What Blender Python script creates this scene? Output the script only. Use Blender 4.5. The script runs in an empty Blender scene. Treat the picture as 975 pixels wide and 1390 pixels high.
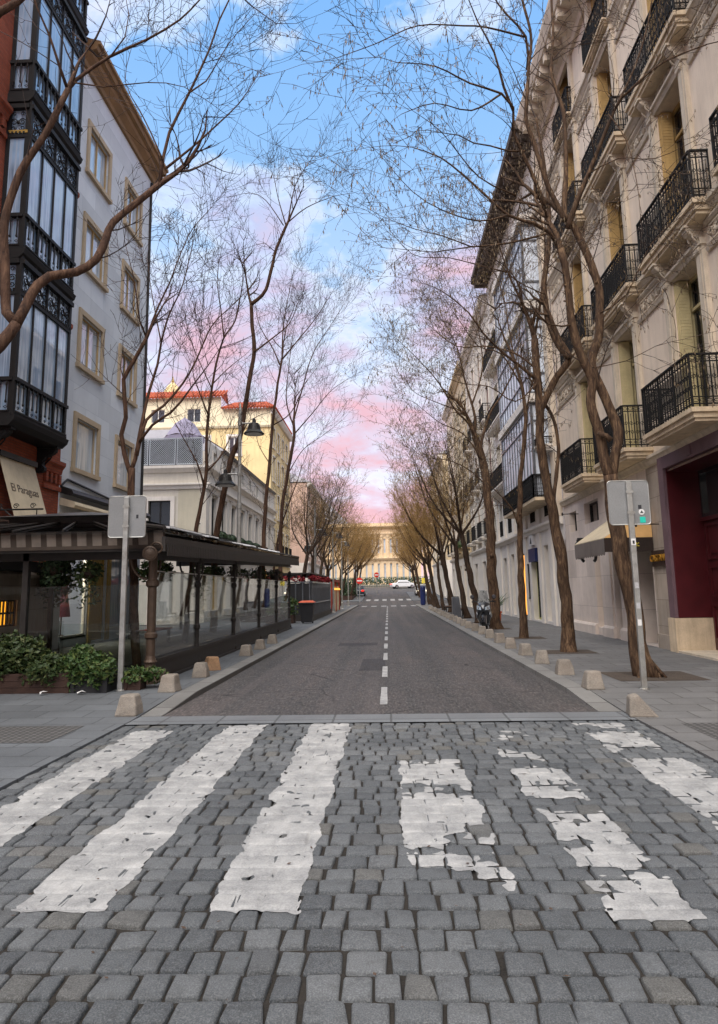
import bpy, math, random
from math import sin, cos, pi, radians
from mathutils import Vector, Matrix, noise
random.seed(7)
S = bpy.context.scene
COL = S.collection
V = Vector
# ---------------------------------------------------------------- camera
F_PX, CXP, CYP, CAM_H = 940.0, 487.5, 650.0, 1.6
RGT = V((0.99899152, 0.04146059, -0.01723245))
UPV = V((0.02356422, -0.15744526, 0.98724653))
FWD = V((-0.03821865, 0.98665699, 0.15826347))
cam = bpy.data.cameras.new('camera'); camo = bpy.data.objects.new('camera', cam); COL.objects.link(camo)
camo.matrix_world = Matrix(((RGT.x, UPV.x, -FWD.x, 0), (RGT.y, UPV.y, -FWD.y, 0), (RGT.z, UPV.z, -FWD.z, CAM_H), (0, 0, 0, 1)))
cam.sensor_fit = 'VERTICAL'; cam.sensor_height = 24.0; cam.sensor_width = 24.0
cam.lens = F_PX / 1390.0 * 24.0
cam.shift_y = -45.0 / 1390.0
cam.clip_start = 0.05; cam.clip_end = 3000
S.camera = camo

def at(px, py, Y):
    d = RGT * ((px - CXP) / F_PX) - UPV * ((py - CYP) / F_PX) + FWD
    return V((0, 0, CAM_H)) + d * (Y / d.y)

def gz(y):
    return 0.0 if y < 72 else min((y - 72) * 0.0345, 2.0)

# ---------------------------------------------------------------- objects
ORG = {}
def tag(o, label=None, cat=None, group=None, kind=None):
    if label: o['label'] = label
    if cat: o['category'] = cat
    if group: o['group'] = group
    if kind: o['kind'] = kind
    return o

def thing(name, label, cat, loc=(0, 0, 0), rz=0.0, group=None):
    o = bpy.data.objects.new(name, None); COL.objects.link(o)
    o.empty_display_size = 0.2
    o.location = loc; o.rotation_euler.z = rz
    ORG[o.name] = V(loc)
    return tag(o, label, cat, group)

def copy_tree(o, parent=None):
    c = o.copy(); COL.objects.link(c)
    if parent: c.parent = parent
    for ch in list(o.children): copy_tree(ch, c)
    return c

class MB:
    def __init__(s): s.v = []; s.f = []; s.m = []; s.mi = 0
    def add(s, vs, fs):
        b = len(s.v); s.v.extend(vs)
        for f in fs: s.f.append(tuple(i + b for i in f)); s.m.append(s.mi)
    def poly(s, pts): s.add([V(p) for p in pts], [tuple(range(len(pts)))])
    def box(s, x0, y0, z0, x1, y1, z1):
        vs = [V((x, y, z)) for z in (z0, z1) for y in (y0, y1) for x in (x0, x1)]
        s.add(vs, [(0, 2, 3, 1), (4, 5, 7, 6), (0, 1, 5, 4), (2, 6, 7, 3), (0, 4, 6, 2), (1, 3, 7, 5)])
    def hexa(s, lo, hi):     # two quads
        n = len(lo); vs = [V(p) for p in lo] + [V(p) for p in hi]
        fs = [tuple(range(n - 1, -1, -1)), tuple(range(n, 2 * n))]
        fs += [(i, (i + 1) % n, n + (i + 1) % n, n + i) for i in range(n)]
        s.add(vs, fs)
    def extrude(s, pts, vec): 
        vec = V(vec); s.hexa(pts, [V(p) + vec for p in pts])
    def tube(s, pts, rad, n=6, cap=True):
        pts = [V(p) for p in pts]
        if not hasattr(rad, '__len__'): rad = [rad] * len(pts)
        k = len(pts)
        if k < 2: return
        t0 = (pts[1] - pts[0]).normalized()
        a = t0.orthogonal().normalized()
        b0 = len(s.v); prev = t0
        for i in range(k):
            t = (pts[min(i + 1, k - 1)] - pts[max(i - 1, 0)])
            if t.length < 1e-9: t = prev
            t = t.normalized()
            a = (a - t * a.dot(t))
            if a.length < 1e-6: a = t.orthogonal()
            a = a.normalized(); b = t.cross(a); prev = t
            for j in range(n):
                q = 2 * pi * j / n
                s.v.append(pts[i] + (a * cos(q) + b * sin(q)) * rad[i])
        for i in range(k - 1):
            for j in range(n):
                s.f.append((b0 + i * n + j, b0 + i * n + (j + 1) % n, b0 + (i + 1) * n + (j + 1) % n, b0 + (i + 1) * n + j)); s.m.append(s.mi)
        if cap:
            s.f.append(tuple(b0 + j for j in range(n - 1, -1, -1))); s.m.append(s.mi)
            s.f.append(tuple(b0 + (k - 1) * n + j for j in range(n))); s.m.append(s.mi)
    def lathe(s, c, prof, n=16, ax=None, e=None):
        c = V(c); ax = V((0, 0, 1)) if ax is None else V(ax).normalized()
        a = ax.orthogonal().normalized(); b = ax.cross(a); b0 = len(s.v)
        for (r, h) in prof:
            for j in range(n):
                q = 2 * pi * j / n
                s.v.append(c + ax * h + (a * cos(q) + b * sin(q)) * r)
        for i in range(len(prof) - 1):
            for j in range(n):
                s.f.append((b0 + i * n + j, b0 + i * n + (j + 1) % n, b0 + (i + 1) * n + (j + 1) % n, b0 + (i + 1) * n + j)); s.m.append(s.mi)
        s.f.append(tuple(b0 + j for j in range(n - 1, -1, -1))); s.m.append(s.mi)
        m = b0 + (len(prof) - 1) * n
        s.f.append(tuple(m + j for j in range(n))); s.m.append(s.mi)
    def cyl(s, c0, c1, r, n=12): s.tube([c0, c1], r, n)
    def build(s, name, mats, parent=None, smooth=False, bev=0.0, seg=2, kind=None, label=None, cat=None, group=None, auto=None):
        me = bpy.data.meshes.new(name)
        org = ORG.get(parent.name, V((0, 0, 0))) if parent else V((0, 0, 0))
        me.from_pydata([(p[0] - org.x, p[1] - org.y, p[2] - org.z) for p in s.v], [], s.f)
        if not isinstance(mats, (list, tuple)): mats = [mats]
        for m in mats: me.materials.append(m)
        if len(mats) > 1: me.polygons.foreach_set('material_index', s.m)
        if smooth: me.polygons.foreach_set('use_smooth', [True] * len(me.polygons))
        me.update()
        o = bpy.data.objects.new(name, me); COL.objects.link(o)
        if parent: o.parent = parent
        ORG[o.name] = org
        if bev:
            b = o.modifiers.new('bevel', 'BEVEL'); b.width = bev; b.segments = seg; b.limit_method = 'ANGLE'; b.angle_limit = radians(40)
        return tag(o, label, cat, group, kind)

class Fr:
    """a facade frame: a along the wall, z up, d outwards"""
    def __init__(s, o, u, n): s.o = V(o); s.u = V(u); s.n = V(n)
    def P(s, a, z, d=0.0): return s.o + s.u * a + V((0, 0, z)) + s.n * d
    def box(s, mb, a0, a1, z0, z1, d0, d1):
        lo = [s.P(a0, z0, d0), s.P(a1, z0, d0), s.P(a1, z0, d1), s.P(a0, z0, d1)]
        hi = [s.P(a0, z1, d0), s.P(a1, z1, d0), s.P(a1, z1, d1), s.P(a0, z1, d1)]
        mb.hexa(lo, hi)
    def quad(s, mb, a0, a1, z0, z1, d): mb.poly([s.P(a0, z0, d), s.P(a1, z0, d), s.P(a1, z1, d), s.P(a0, z1, d)])
    def prof(s, mb, a0, a1, pr):   # profile of (d,z) run along the wall
        mb.hexa([s.P(a0, z, d) for d, z in pr], [s.P(a1, z, d) for d, z in pr])
    def wall(s, mb, a0, a1, z0, z1, ops, depth=0.25):
        A = sorted(set([a0, a1] + [q for o in ops for q in o[:2] if a0 < q < a1]))
        Z = sorted(set([z0, z1] + [q for o in ops for q in o[2:4] if z0 < q < z1]))
        for i in range(len(A) - 1):
            for j in range(len(Z) - 1):
                ca, cz = (A[i] + A[i + 1]) / 2, (Z[j] + Z[j + 1]) / 2
                if any(o[0] < ca < o[1] and o[2] < cz < o[3] for o in ops): continue
                s.quad(mb, A[i], A[i + 1], Z[j], Z[j + 1], 0)
        for o in ops:
            b0, b1, c0, c1 = o[:4]; dp = -(o[4] if len(o) > 4 else depth)
            mb.poly([s.P(b0, c0), s.P(b0, c0, dp), s.P(b0, c1, dp), s.P(b0, c1)])
            mb.poly([s.P(b1, c0, dp), s.P(b1, c0), s.P(b1, c1), s.P(b1, c1, dp)])
            mb.poly([s.P(b0, c1), s.P(b0, c1, dp), s.P(b1, c1, dp), s.P(b1, c1)])
            mb.poly([s.P(b0, c0), s.P(b1, c0), s.P(b1, c0, dp), s.P(b0, c0, dp)])
    def border(s, mb, a0, a1, z0, z1, w, d0, d1, sill=True):
        s.box(mb, a0, a0 + w, z0, z1, d0, d1); s.box(mb, a1 - w, a1, z0, z1, d0, d1)
        s.box(mb, a0 + w, a1 - w, z1 - w, z1, d0, d1 - .002)
        if sill: s.box(mb, a0 + w, a1 - w, z0, z0 + w, d0, d1 - .002)

def text_obj(name, body, size, P, right, up, mat, parent, depth=0.01, label=None):
    cu = bpy.data.curves.new(name, 'FONT'); cu.body = body; cu.size = size; cu.extrude = depth; cu.align_x = 'CENTER'; cu.align_y = 'CENTER'
    tmp = bpy.data.objects.new('tmp_text', cu); COL.objects.link(tmp)
    bpy.context.view_layer.update()
    dg = bpy.context.evaluated_depsgraph_get()
    me = bpy.data.meshes.new_from_object(tmp.evaluated_get(dg))
    bpy.data.objects.remove(tmp)
    right = V(right).normalized(); up = V(up).normalized(); n = right.cross(up)
    org = ORG.get(parent.name, V((0, 0, 0))) if parent else V((0, 0, 0))
    P = V(P) - org
    me.transform(Matrix(((right.x, up.x, n.x, P.x), (right.y, up.y, n.y, P.y), (right.z, up.z, n.z, P.z), (0, 0, 0, 1))))
    me.materials.clear(); me.materials.append(mat)
    o = bpy.data.objects.new(name, me); COL.objects.link(o); o.parent = parent; ORG[o.name] = org
    return o
ORD = ['first', 'second', 'third', 'fourth', 'fifth', 'sixth', 'seventh', 'eighth', 'ninth', 'tenth', 'eleventh', 'twelfth', 'thirteenth', 'fourteenth', 'fifteenth', 'sixteenth', 'seventeenth', 'eighteenth', 'nineteenth', 'twentieth', 'twenty-first', 'twenty-second', 'twenty-third', 'twenty-fourth']
# ---------------------------------------------------------------- materials
class NT:
    def __init__(s, name):
        s.m = bpy.data.materials.new(name); s.m.use_nodes = True
        s.t = s.m.node_tree; s.t.nodes.clear()
        s.out = s.t.nodes.new('ShaderNodeOutputMaterial')
    def n(s, typ, **kw):
        nd = s.t.nodes.new(typ)
        for k, v in kw.items():
            if k.startswith('i_'):
                key = k[2:]; key = int(key) if key.isdigit() else key.replace('_', ' ')
                if hasattr(v, 'links') or isinstance(v, bpy.types.NodeSocket): s.t.links.new(v, nd.inputs[key])
                else: nd.inputs[key].default_value = v
            else: setattr(nd, k, v)
        return nd
    def link(s, a, b): s.t.links.new(a, b)
    def coords(s, scale=(1, 1, 1), rnd=True):
        tc = s.n('ShaderNodeTexCoord')
        mp = s.n('ShaderNodeMapping', i_Vector=tc.outputs['Object'], i_Scale=scale)
        if rnd:
            oi = s.n('ShaderNodeObjectInfo')
            ml = s.n('ShaderNodeMath', operation='MULTIPLY', i_0=oi.outputs['Random'], i_1=37.0)
            cb = s.n('ShaderNodeCombineXYZ', i_0=ml.outputs[0], i_1=ml.outputs[0], i_2=ml.outputs[0])
            s.link(cb.outputs[0], mp.inputs['Location'])
        return mp.outputs[0]
    def noise(s, vec, scale, detail=4, rough=.55, dist=0):
        return s.n('ShaderNodeTexNoise', i_Vector=vec, i_Scale=scale, i_Detail=detail, i_Roughness=rough, i_Distortion=dist).outputs['Fac']
    def ramp(s, fac, stops, interp='LINEAR'):
        r = s.n('ShaderNodeValToRGB', i_Fac=fac); cr = r.color_ramp; cr.interpolation = interp
        while len(cr.elements) > 1: cr.elements.remove(cr.elements[-1])
        cr.elements[0].position = stops[0][0]; cr.elements[0].color = c4(stops[0][1])
        for p, c in stops[1:]:
            e = cr.elements.new(p); e.color = c4(c)
        return r.outputs['Color']
    def mix(s, fac, a, b, mode='MIX'):
        m = s.n('ShaderNodeMix', data_type='RGBA', blend_type=mode)
        for k, v in ((0, fac), (6, a), (7, b)):
            if isinstance(v, bpy.types.NodeSocket): s.link(v, m.inputs[k])
            else: m.inputs[k].default_value = v if k == 0 else c4(v)
        return m.outputs[2]
    def math(s, op, a, b=0.0, c=0.0, clamp=False):
        m = s.n('ShaderNodeMath', operation=op, use_clamp=clamp)
        for k, v in enumerate((a, b, c)):
            if isinstance(v, bpy.types.NodeSocket): s.link(v, m.inputs[k])
            else: m.inputs[k].default_value = v
        return m.outputs[0]
    def bump(s, h, strength=.3, dist=.02, nrm=None):
        b = s.n('ShaderNodeBump', i_Height=h, i_Strength=strength, i_Distance=dist)
        if nrm: s.link(nrm, b.inputs['Normal'])
        return b.outputs[0]
    def bsdf(s, col, rough=.8, metal=0, spec=.5, nrm=None, **kw):
        b = s.n('ShaderNodeBsdfPrincipled')
        for k, v in (('Base Color', col), ('Roughness', rough), ('Metallic', metal), ('Specular IOR Level', spec)):
            if isinstance(v, bpy.types.NodeSocket): s.link(v, b.inputs[k])
            else: b.inputs[k].default_value = c4(v) if k == 'Base Color' else v
        if nrm: s.link(nrm, b.inputs['Normal'])
        for k, v in kw.items(): b.inputs[k.replace('_', ' ')].default_value = v
        s.link(b.outputs[0], s.out.inputs[0]); return b
def c4(c): return tuple(c) if len(c) == 4 else (c[0], c[1], c[2], 1.0)
def sc(c, k): return tuple(min(1, q * k) for q in c[:3])

M = {}
def pmat(name, col, rough=.8, var=.2, scale=3.0, bump=.15, bscale=60.0, metal=0.0, spec=.4, streak=0.0, dirt=None, dirt_amt=.5, coat=0.0, fine=.12):
    t = NT(name); v = t.coords()
    f1 = t.noise(v, scale, 5, .6); f2 = t.noise(v, bscale, 3, .6)
    c = t.ramp(f1, [(.3, sc(col, 1 - var)), (.7, sc(col, 1 + var))])
    c = t.mix(fine, c, t.ramp(f2, [(.35, sc(col, .5)), (.65, sc(col, 1.5))]))
    if streak:
        v2 = t.coords((5, 5, .35)); f3 = t.noise(v2, 1.3, 5, .65)
        k = t.ramp(f3, [(.45, (0, 0, 0)), (.75, (1, 1, 1))])
        k2 = t.math('MULTIPLY', k, streak)
        c = t.mix(k2, c, dirt or sc(col, .45))
    elif dirt:
        f3 = t.noise(v, scale * .5, 6, .7, .5)
        k = t.math('MULTIPLY', t.ramp(f3, [(.5, (0, 0, 0)), (.68, (1, 1, 1))]), dirt_amt)
        c = t.mix(k, c, dirt)
    nr = t.bump(f2, bump, .01) if bump else None
    r = t.n('ShaderNodeMapRange', i_Value=f1, i_3=max(.02, rough - .1), i_4=min(1, rough + .1)).outputs[0]
    b = t.bsdf(c, r, metal, spec, nr)
    if coat: b.inputs['Coat Weight'].default_value = coat; b.inputs['Coat Roughness'].default_value = .08
    M[name] = t.m; return t.m

def stone_courses(name, col, bw, bh, mortar, msize=.006, axis='yz', var=.18, streak=.35, dirt=None, bumpk=.25, c2=None, rough=.85, offset=.5):
    """masonry whose courses follow the wall"""
    t = NT(name); tc = t.n('ShaderNodeTexCoord')
    sp = t.n('ShaderNodeSeparateXYZ', i_Vector=tc.outputs['Object'])
    ax = {'y': 1, 'x': 0}[axis[0]]
    cb = t.n('ShaderNodeCombineXYZ', i_0=sp.outputs[ax], i_1=sp.outputs[2])
    br = t.n('ShaderNodeTexBrick', i_Vector=cb.outputs[0], i_Color1=c4(sc(col, .9)), i_Color2=c4(c2 or sc(col, 1.1)), i_Mortar=c4(mortar), i_Scale=1.0)
    br.inputs['Mortar Size'].default_value = msize; br.inputs['Brick Width'].default_value = bw; br.inputs['Row Height'].default_value = bh
    br.inputs['Mortar Smooth'].default_value = .3; br.offset = offset
    v = t.coords(); f1 = t.noise(v, .9, 6, .65); f2 = t.noise(v, 45, 3)
    c = t.mix(1.0, br.outputs['Color'], t.ramp(f1, [(.3, (1 - var,) * 3), (.7, (1 + var * .4,) * 3)]), 'MULTIPLY')
    v2 = t.coords((4, 4, .25)); f3 = t.noise(v2, 1.0, 5, .65)
    k = t.math('MULTIPLY', t.ramp(f3, [(.48, (0, 0, 0)), (.78, (1, 1, 1))]), streak)
    c = t.mix(k, c, dirt or sc(col, .5))
    h = t.math('ADD', t.math('MULTIPLY', br.outputs['Fac'], -1.0), t.math('MULTIPLY', f2, .35))
    t.bsdf(c, rough, 0, .3, t.bump(h, bumpk, .01)); M[name] = t.m; return t.m

def slabs(name, col, bw, bh, mortar, msize=.012, rot=0.0, var=.15, rough=.75, off=.5):
    t = NT(name); tc = t.n('ShaderNodeTexCoord')
    mp = t.n('ShaderNodeMapping', i_Vector=tc.outputs['Object']); mp.inputs['Rotation'].default_value = (0, 0, rot)
    br = t.n('ShaderNodeTexBrick', i_Vector=mp.outputs[0], i_Color1=c4(sc(col, .85)), i_Color2=c4(sc(col, 1.12)), i_Mortar=c4(mortar), i_Scale=1.0)
    br.inputs['Mortar Size'].default_value = msize; br.inputs['Brick Width'].default_value = bw; br.inputs['Row Height'].default_value = bh
    br.inputs['Mortar Smooth'].default_value = .2; br.offset = off
    v = t.coords(rnd=False); f1 = t.noise(v, .8, 6, .65); f2 = t.noise(v, 120, 3); f4 = t.noise(v, 7, 5, .7)
    c = t.mix(1.0, br.outputs['Color'], t.ramp(f1, [(.3, (.72,) * 3), (.7, (1.15,) * 3)]), 'MULTIPLY')
    c = t.mix(.25, c, t.ramp(f2, [(.35, sc(col, .5)), (.65, sc(col, 1.5))]))
    c = t.mix(t.math('MULTIPLY', t.ramp(f4, [(.55, (0, 0, 0)), (.75, (1, 1, 1))]), .35), c, sc(col, .5))
    h = t.math('ADD', t.math('MULTIPLY', br.outputs['Fac'], -1.0), t.math('MULTIPLY', f2, .2))
    t.bsdf(c, t.n('ShaderNodeMapRange', i_Value=f1, i_3=rough - .15, i_4=rough + .12).outputs[0], 0, .4, t.bump(h, .35, .008)); M[name] = t.m; return t.m

def glassy(name, col, rough=.04, spec=.8, curtain_or_sky=None, warm=None):
    """window pane: a glossy sheet over what the room shows or a painted sky reflection"""
    t = NT(name); v = t.coords(); f = t.noise(v, .7, 3)
    c = t.ramp(f, [(.35, sc(col, .6)), (.65, sc(col, 1.35))])
    if curtain_or_sky:
        f2 = t.noise(t.coords((9, 9, .3)), 2, 3)
        c = t.mix(t.ramp(f2, [(.4, (0, 0, 0)), (.6, (1, 1, 1))]), c, curtain_or_sky)
    w = t.noise(v, 1.5, 2)
    t.bsdf(c, rough, 0, spec, t.bump(w, .04, .03), Coat_Weight=1.0, Coat_Roughness=.02); M[name] = t.m; return t.m

def clear_glass(name, tint=(.86, .9, .89), refl=1.0):
    t = NT(name)
    tr = t.n('ShaderNodeBsdfTransparent', i_Color=c4(tint)); gl = t.n('ShaderNodeBsdfGlossy', i_Roughness=.015, i_Color=(1, 1, 1, 1))
    fr = t.n('ShaderNodeFresnel', i_IOR=1.62)
    k = t.math('MULTIPLY', fr.outputs[0], refl, clamp=True)
    mx = t.n('ShaderNodeMixShader', i_0=k, i_1=tr.outputs[0], i_2=gl.outputs[0]); t.link(mx.outputs[0], t.out.inputs[0]); M[name] = t.m; return t.m

def emat(name, col, strength):
    t = NT(name); e = t.n('ShaderNodeEmission', i_Color=c4(col), i_Strength=strength); t.link(e.outputs[0], t.out.inputs[0]); M[name] = t.m; return t.m

def bark(name, a, b, c, scale=1.0):
    t = NT(name); v = t.coords((9, 9, 1.6)); f = t.noise(v, 2.2 * scale, 6, .7, .6)
    v1 = t.coords(); f1 = t.noise(v1, 1.1, 4); f3 = t.noise(v1, 45, 3)
    col = t.ramp(f, [(.32, a), (.5, b), (.68, c)])
    col = t.mix(t.ramp(f1, [(.42, (0, 0, 0)), (.7, (.55,) * 3)]), col, sc(b, .55))
    h = t.math('ADD', f, t.math('MULTIPLY', f3, .25))
    t.bsdf(col, .9, 0, .25, t.bump(h, .9, .03)); M[name] = t.m; return t.m

def leafmat(name, a, b, trans=.25):
    t = NT(name); oi = t.n('ShaderNodeNewGeometry')
    c = t.ramp(oi.outputs['Random Per Island'], [(0, a), (.6, sc(a, 1.3)), (1, b)])
    bs = t.bsdf(c, .55, 0, .35); M[name] = t.m; return t.m

pmat('palace_stone', (.66, .56, .44), .85, .16, 1.1, .2, 50, streak=.38, dirt=(.26, .20, .15))
pmat('palace_plaster', (.75, .62, .49), .9, .14, .8, .12, 70, streak=.30, dirt=(.36, .28, .21))
pmat('trim_stone', (.62, .53, .41), .85, .2, 2.0, .25, 50, streak=.4, dirt=(.24, .19, .13))
pmat('slab_stone', (.64, .51, .35), .85, .2, 2.0, .25, 50, streak=.4, dirt=(.22, .16, .10))
stone_courses('ground_ashlar', (.74, .64, .56), 1.3, .95, (.40, .34, .30), .005, 'yz', .2, .3, (.40, .31, .26))
stone_courses('plinth_ashlar', (.46, .39, .32), 1.0, .62, (.22, .18, .15), .006, 'yz', .25, .45, (.22, .17, .12))
stone_courses('grey_courses', (.69, .72, .745), 1.9, .62, (.47, .51, .55), .006, 'yz', .08, .16, (.44, .48, .52), .12)
stone_courses('red_brick', (.34, .075, .035), .25, .07, (.17, .075, .05), .008, 'yz', .28, .3, (.15, .04, .03), .5, (.40, .10, .05))
pmat('cream_wall', (.62, .57, .48), .9, .12, .8, .1, 60, streak=.25, dirt=(.36, .30, .24))
pmat('beige_panel', (.55, .50, .38), .9, .1, .8, .1, 60, streak=.15)
pmat('white_wall', (.76, .71, .63), .9, .1, .8, .1, 60, streak=.25, dirt=(.45, .42, .38))
pmat('white_stone', (.76, .70, .62), .85, .1, .9, .12, 60, streak=.25, dirt=(.44, .39, .34))
pmat('yellow_wall', (.78, .60, .31), .9, .12, .7, .1, 60, streak=.22, dirt=(.5, .32, .14))
pmat('pale_yellow', (.78, .68, .47), .9, .12, .7, .1, 60, streak=.2)
pmat('tan_wall', (.62, .50, .32), .9, .2, .7, .1, 60, streak=.35, dirt=(.25, .18, .10))
pmat('pink_wall', (.66, .46, .36), .9, .14, .7, .1, 60, streak=.3)
pmat('museum_stone', (.70, .53, .33), .9, .14, .3, .1, 20, streak=.3, dirt=(.42, .28, .15))
pmat('ochre_frame', (.50, .34, .16), .7, .15, 3, .15, 60, streak=.2)
pmat('grey_win_trim', (.50, .385, .25), .75, .12, 2, .1, 60)
pmat('eave_brown', (.26, .15, .065), .7, .2, 2, .2, 40)
pmat('eave_dark', (.055, .038, .028), .8, .3, 2, .3, 40)
pmat('roof_tile_red', (.42, .085, .03), .8, .3, 4, .4, 30)
pmat('roof_lead', (.30, .29, .31), .6, .15, 2, .1, 40)
pmat('wrought_iron', (.012, .0115, .011), .75, .3, 8, .2, 90, 0, .25)
pmat('bay_iron', (.014, .0135, .0135), .65, .3, 6, .15, 80, 0, .3)
pmat('gold_trim', (.5, .32, .08), .5, .2, 6, .1, 60, .4)
pmat('maroon_paint', (.075, .006, .009), .45, .25, 2, .1, 60, 0, .5, coat=.3)
pmat('portal_trim', (.17, .105, .12), .7, .25, 2, .2, 60, streak=.3)
pmat('shutter_wood', (.52, .34, .13), .65, .2, 3, .2, 60, streak=.35, dirt=(.24, .14, .05))
pmat('shutter_cream', (.60, .50, .27), .65, .15, 3, .15, 60, streak=.25)
pmat('shutter_red', (.15, .03, .03), .65, .2, 3, .15, 60)
pmat('white_frame', (.70, .68, .63), .55, .08, 3, .05, 60)
pmat('dark_wood', (.045, .026, .018), .6, .3, 4, .2, 60)
pmat('dark_void', (.012, .011, .011), .7, .2, 2, .05, 30)
pmat('black_metal', (.02, .019, .018), .5, .3, 6, .15, 80, .3, .5)
pmat('bronze_paint', (.085, .056, .038), .5, .25, 6, .15, 80, .35, .5)
pmat('pavilion_dark', (.035, .03, .027), .55, .3, 4, .15, 70, .1)
pmat('roof_panel', (.075, .072, .075), .35, .25, 2, .1, 40, .1, .6)
pmat('tin_panel', (.55, .55, .56), .45, .15, 5, .1, 40, .4)
pmat('valance_dark', (.058, .043, .033), .9, .2, 6, .2, 120)
pmat('valance_light', (.20, .165, .135), .9, .2, 6, .2, 120)
pmat('awning_cream', (.62, .52, .36), .9, .12, 3, .1, 120, streak=.25)
pmat('awning_orange', (.75, .45, .18), .9, .12, 3, .1, 120)
pmat('awning_grey', (.20, .17, .15), .9, .15, 3, .15, 120, streak=.3)
pmat('awning_black', (.028, .018, .014), .9, .2, 3, .1, 120)
pmat('galvanised', (.42, .42, .40), .45, .2, 6, .1, 60, .65, .5, dirt=(.22, .19, .15), dirt_amt=.5)
pmat('sign_back', (.27, .275, .275), .5, .08, 3, .05, 50, .3, .5)
pmat('granite_block', (.25, .22, .185), .85, .35, 4, .6, 70, dirt=(.18, .14, .11), dirt_amt=.5, fine=.35)
pmat('granite_block_rust', (.30, .18, .10), .85, .3, 4, .7, 60, dirt=(.12, .07, .04), dirt_amt=.6, fine=.35)
pmat('white_paint', (.72, .71, .68), .7, .1, 4, .2, 90, dirt=(.38, .37, .36), dirt_amt=.45)
pmat('orange_plastic', (.62, .10, .02), .45, .1, 3, .05, 50)
pmat('red_plastic', (.60, .03, .02), .4, .1, 3, .05, 50)
pmat('red_orange_lid', (.55, .09, .03), .5, .1, 3, .05, 50)
pmat('black_plastic', (.018, .018, .02), .5, .25, 4, .1, 60)
pmat('blue_paint', (.010, .02, .10), .45, .15, 3, .05, 50)
pmat('scooter_black', (.02, .022, .027), .22, .2, 3, .02, 50, .2, .6, coat=.8)
pmat('scooter_grey', (.13, .14, .155), .35, .2, 3, .02, 50, .5, .6, coat=.5)
pmat('rubber', (.02, .02, .02), .85, .2, 8, .2, 60)
pmat('chrome', (.6, .6, .62), .2, .1, 3, 0, 30, 1.0)
pmat('bench_wood', (.085, .05, .032), .7, .25, 5, .3, 50)
pmat('soil', (.045, .033, .024), .95, .3, 6, .6, 40)
pmat('terracotta_red', (.36, .05, .03), .7, .2, 3, .2, 50)
pmat('wood_planter', (.045, .022, .015), .7, .3, 5, .3, 50)
pmat('maroon_cloth', (.11, .012, .028), .9, .2, 5, .2, 90)
pmat('teal_sticker', (.02, .55, .42), .5, .05, 3, 0, 50)
pmat('white_sticker', (.75, .74, .72), .5, .05, 3, 0, 50)
pmat('dark_ink', (.03, .03, .035), .6, .05, 3, 0, 50)
pmat('gold_letter', (.72, .36, .05), .35, .15, 5, .05, 50, .6)
pmat('yellow_letter', (.78, .62, .05), .5, .05, 3, 0, 50)
pmat('brown_letter', (.10, .075, .055), .7, .05, 3, 0, 50)
pmat('lime_door', (.60, .58, .22), .6, .12, 3, .05, 50, streak=.2)
pmat('ochre_door', (.50, .34, .09), .6, .15, 3, .05, 50, streak=.2)
pmat('car_white', (.75, .75, .75), .25, .05, 3, 0, 50, coat=1)
pmat('car_red', (.5, .02, .02), .25, .05, 3, 0, 50, coat=1)
pmat('car_dark', (.03, .04, .055), .25, .05, 3, 0, 50, coat=1)
pmat('green_paint', (.03, .085, .06), .6, .2, 3, .05, 50)
pmat('lattice_grey', (.42, .45, .48), .7, .1, 3, .05, 50)
pmat('tent_fabric', (.30, .27, .36), .8, .15, 2, .05, 50)
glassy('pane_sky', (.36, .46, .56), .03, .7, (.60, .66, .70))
glassy('pane_dark', (.018, .02, .024), .03, .8)
glassy('pane_bay_sky_tint', (.27, .40, .56), .03, .9, (.42, .53, .66))  # blue base colours paint the sky's reflection into the gallery panes
pmat('pane_mirador', (.66, .72, .80), .12, .12, 1.5, 0, 20, spec=.5)
clear_glass('pavilion_glass', (.9, .93, .92), .62)
emat('warm_lamp', (1, .40, .07), .6)
emat('shop_bulb', (1, .7, .35), 6.0)
clear_glass('roof_glass', (.36, .36, .37), .8)
clear_glass('smoke_glass', (.3, .31, .33), .45)
emat('amber_window', (1, .36, .02), .75)
emat('red_light', (1, .02, .01), .9)
emat('head_light', (1, .85, .6), 1.6)
bark('bark_right', (.022, .013, .009), (.085, .05, .03), (.24, .15, .085))
bark('bark_left', (.026, .014, .010), (.085, .045, .028), (.16, .09, .055))
bark('bark_far', (.022, .015, .011), (.055, .034, .022), (.10, .065, .042))
pmat('twig_right', (.055, .036, .026), .9, .3, 3, 0, 60)
pmat('twig_left', (.05, .031, .025), .9, .3, 3, 0, 60)
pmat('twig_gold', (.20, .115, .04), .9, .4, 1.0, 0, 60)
leafmat('pod_mat', (.13, .09, .05), (.24, .18, .11))
leafmat('pod_olive', (.17, .125, .04), (.28, .20, .07))
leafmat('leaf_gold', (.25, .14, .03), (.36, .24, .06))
leafmat('hedge_leaf', (.028, .048, .014), (.085, .10, .03))
leafmat('ivy_leaf', (.018, .036, .014), (.045, .07, .025))
leafmat('bright_leaf', (.035, .07, .018), (.11, .135, .035))
leafmat('palm_leaf', (.06, .10, .03), (.13, .17, .06))
leafmat('red_flower', (.17, .007, .012), (.30, .018, .024))
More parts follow.
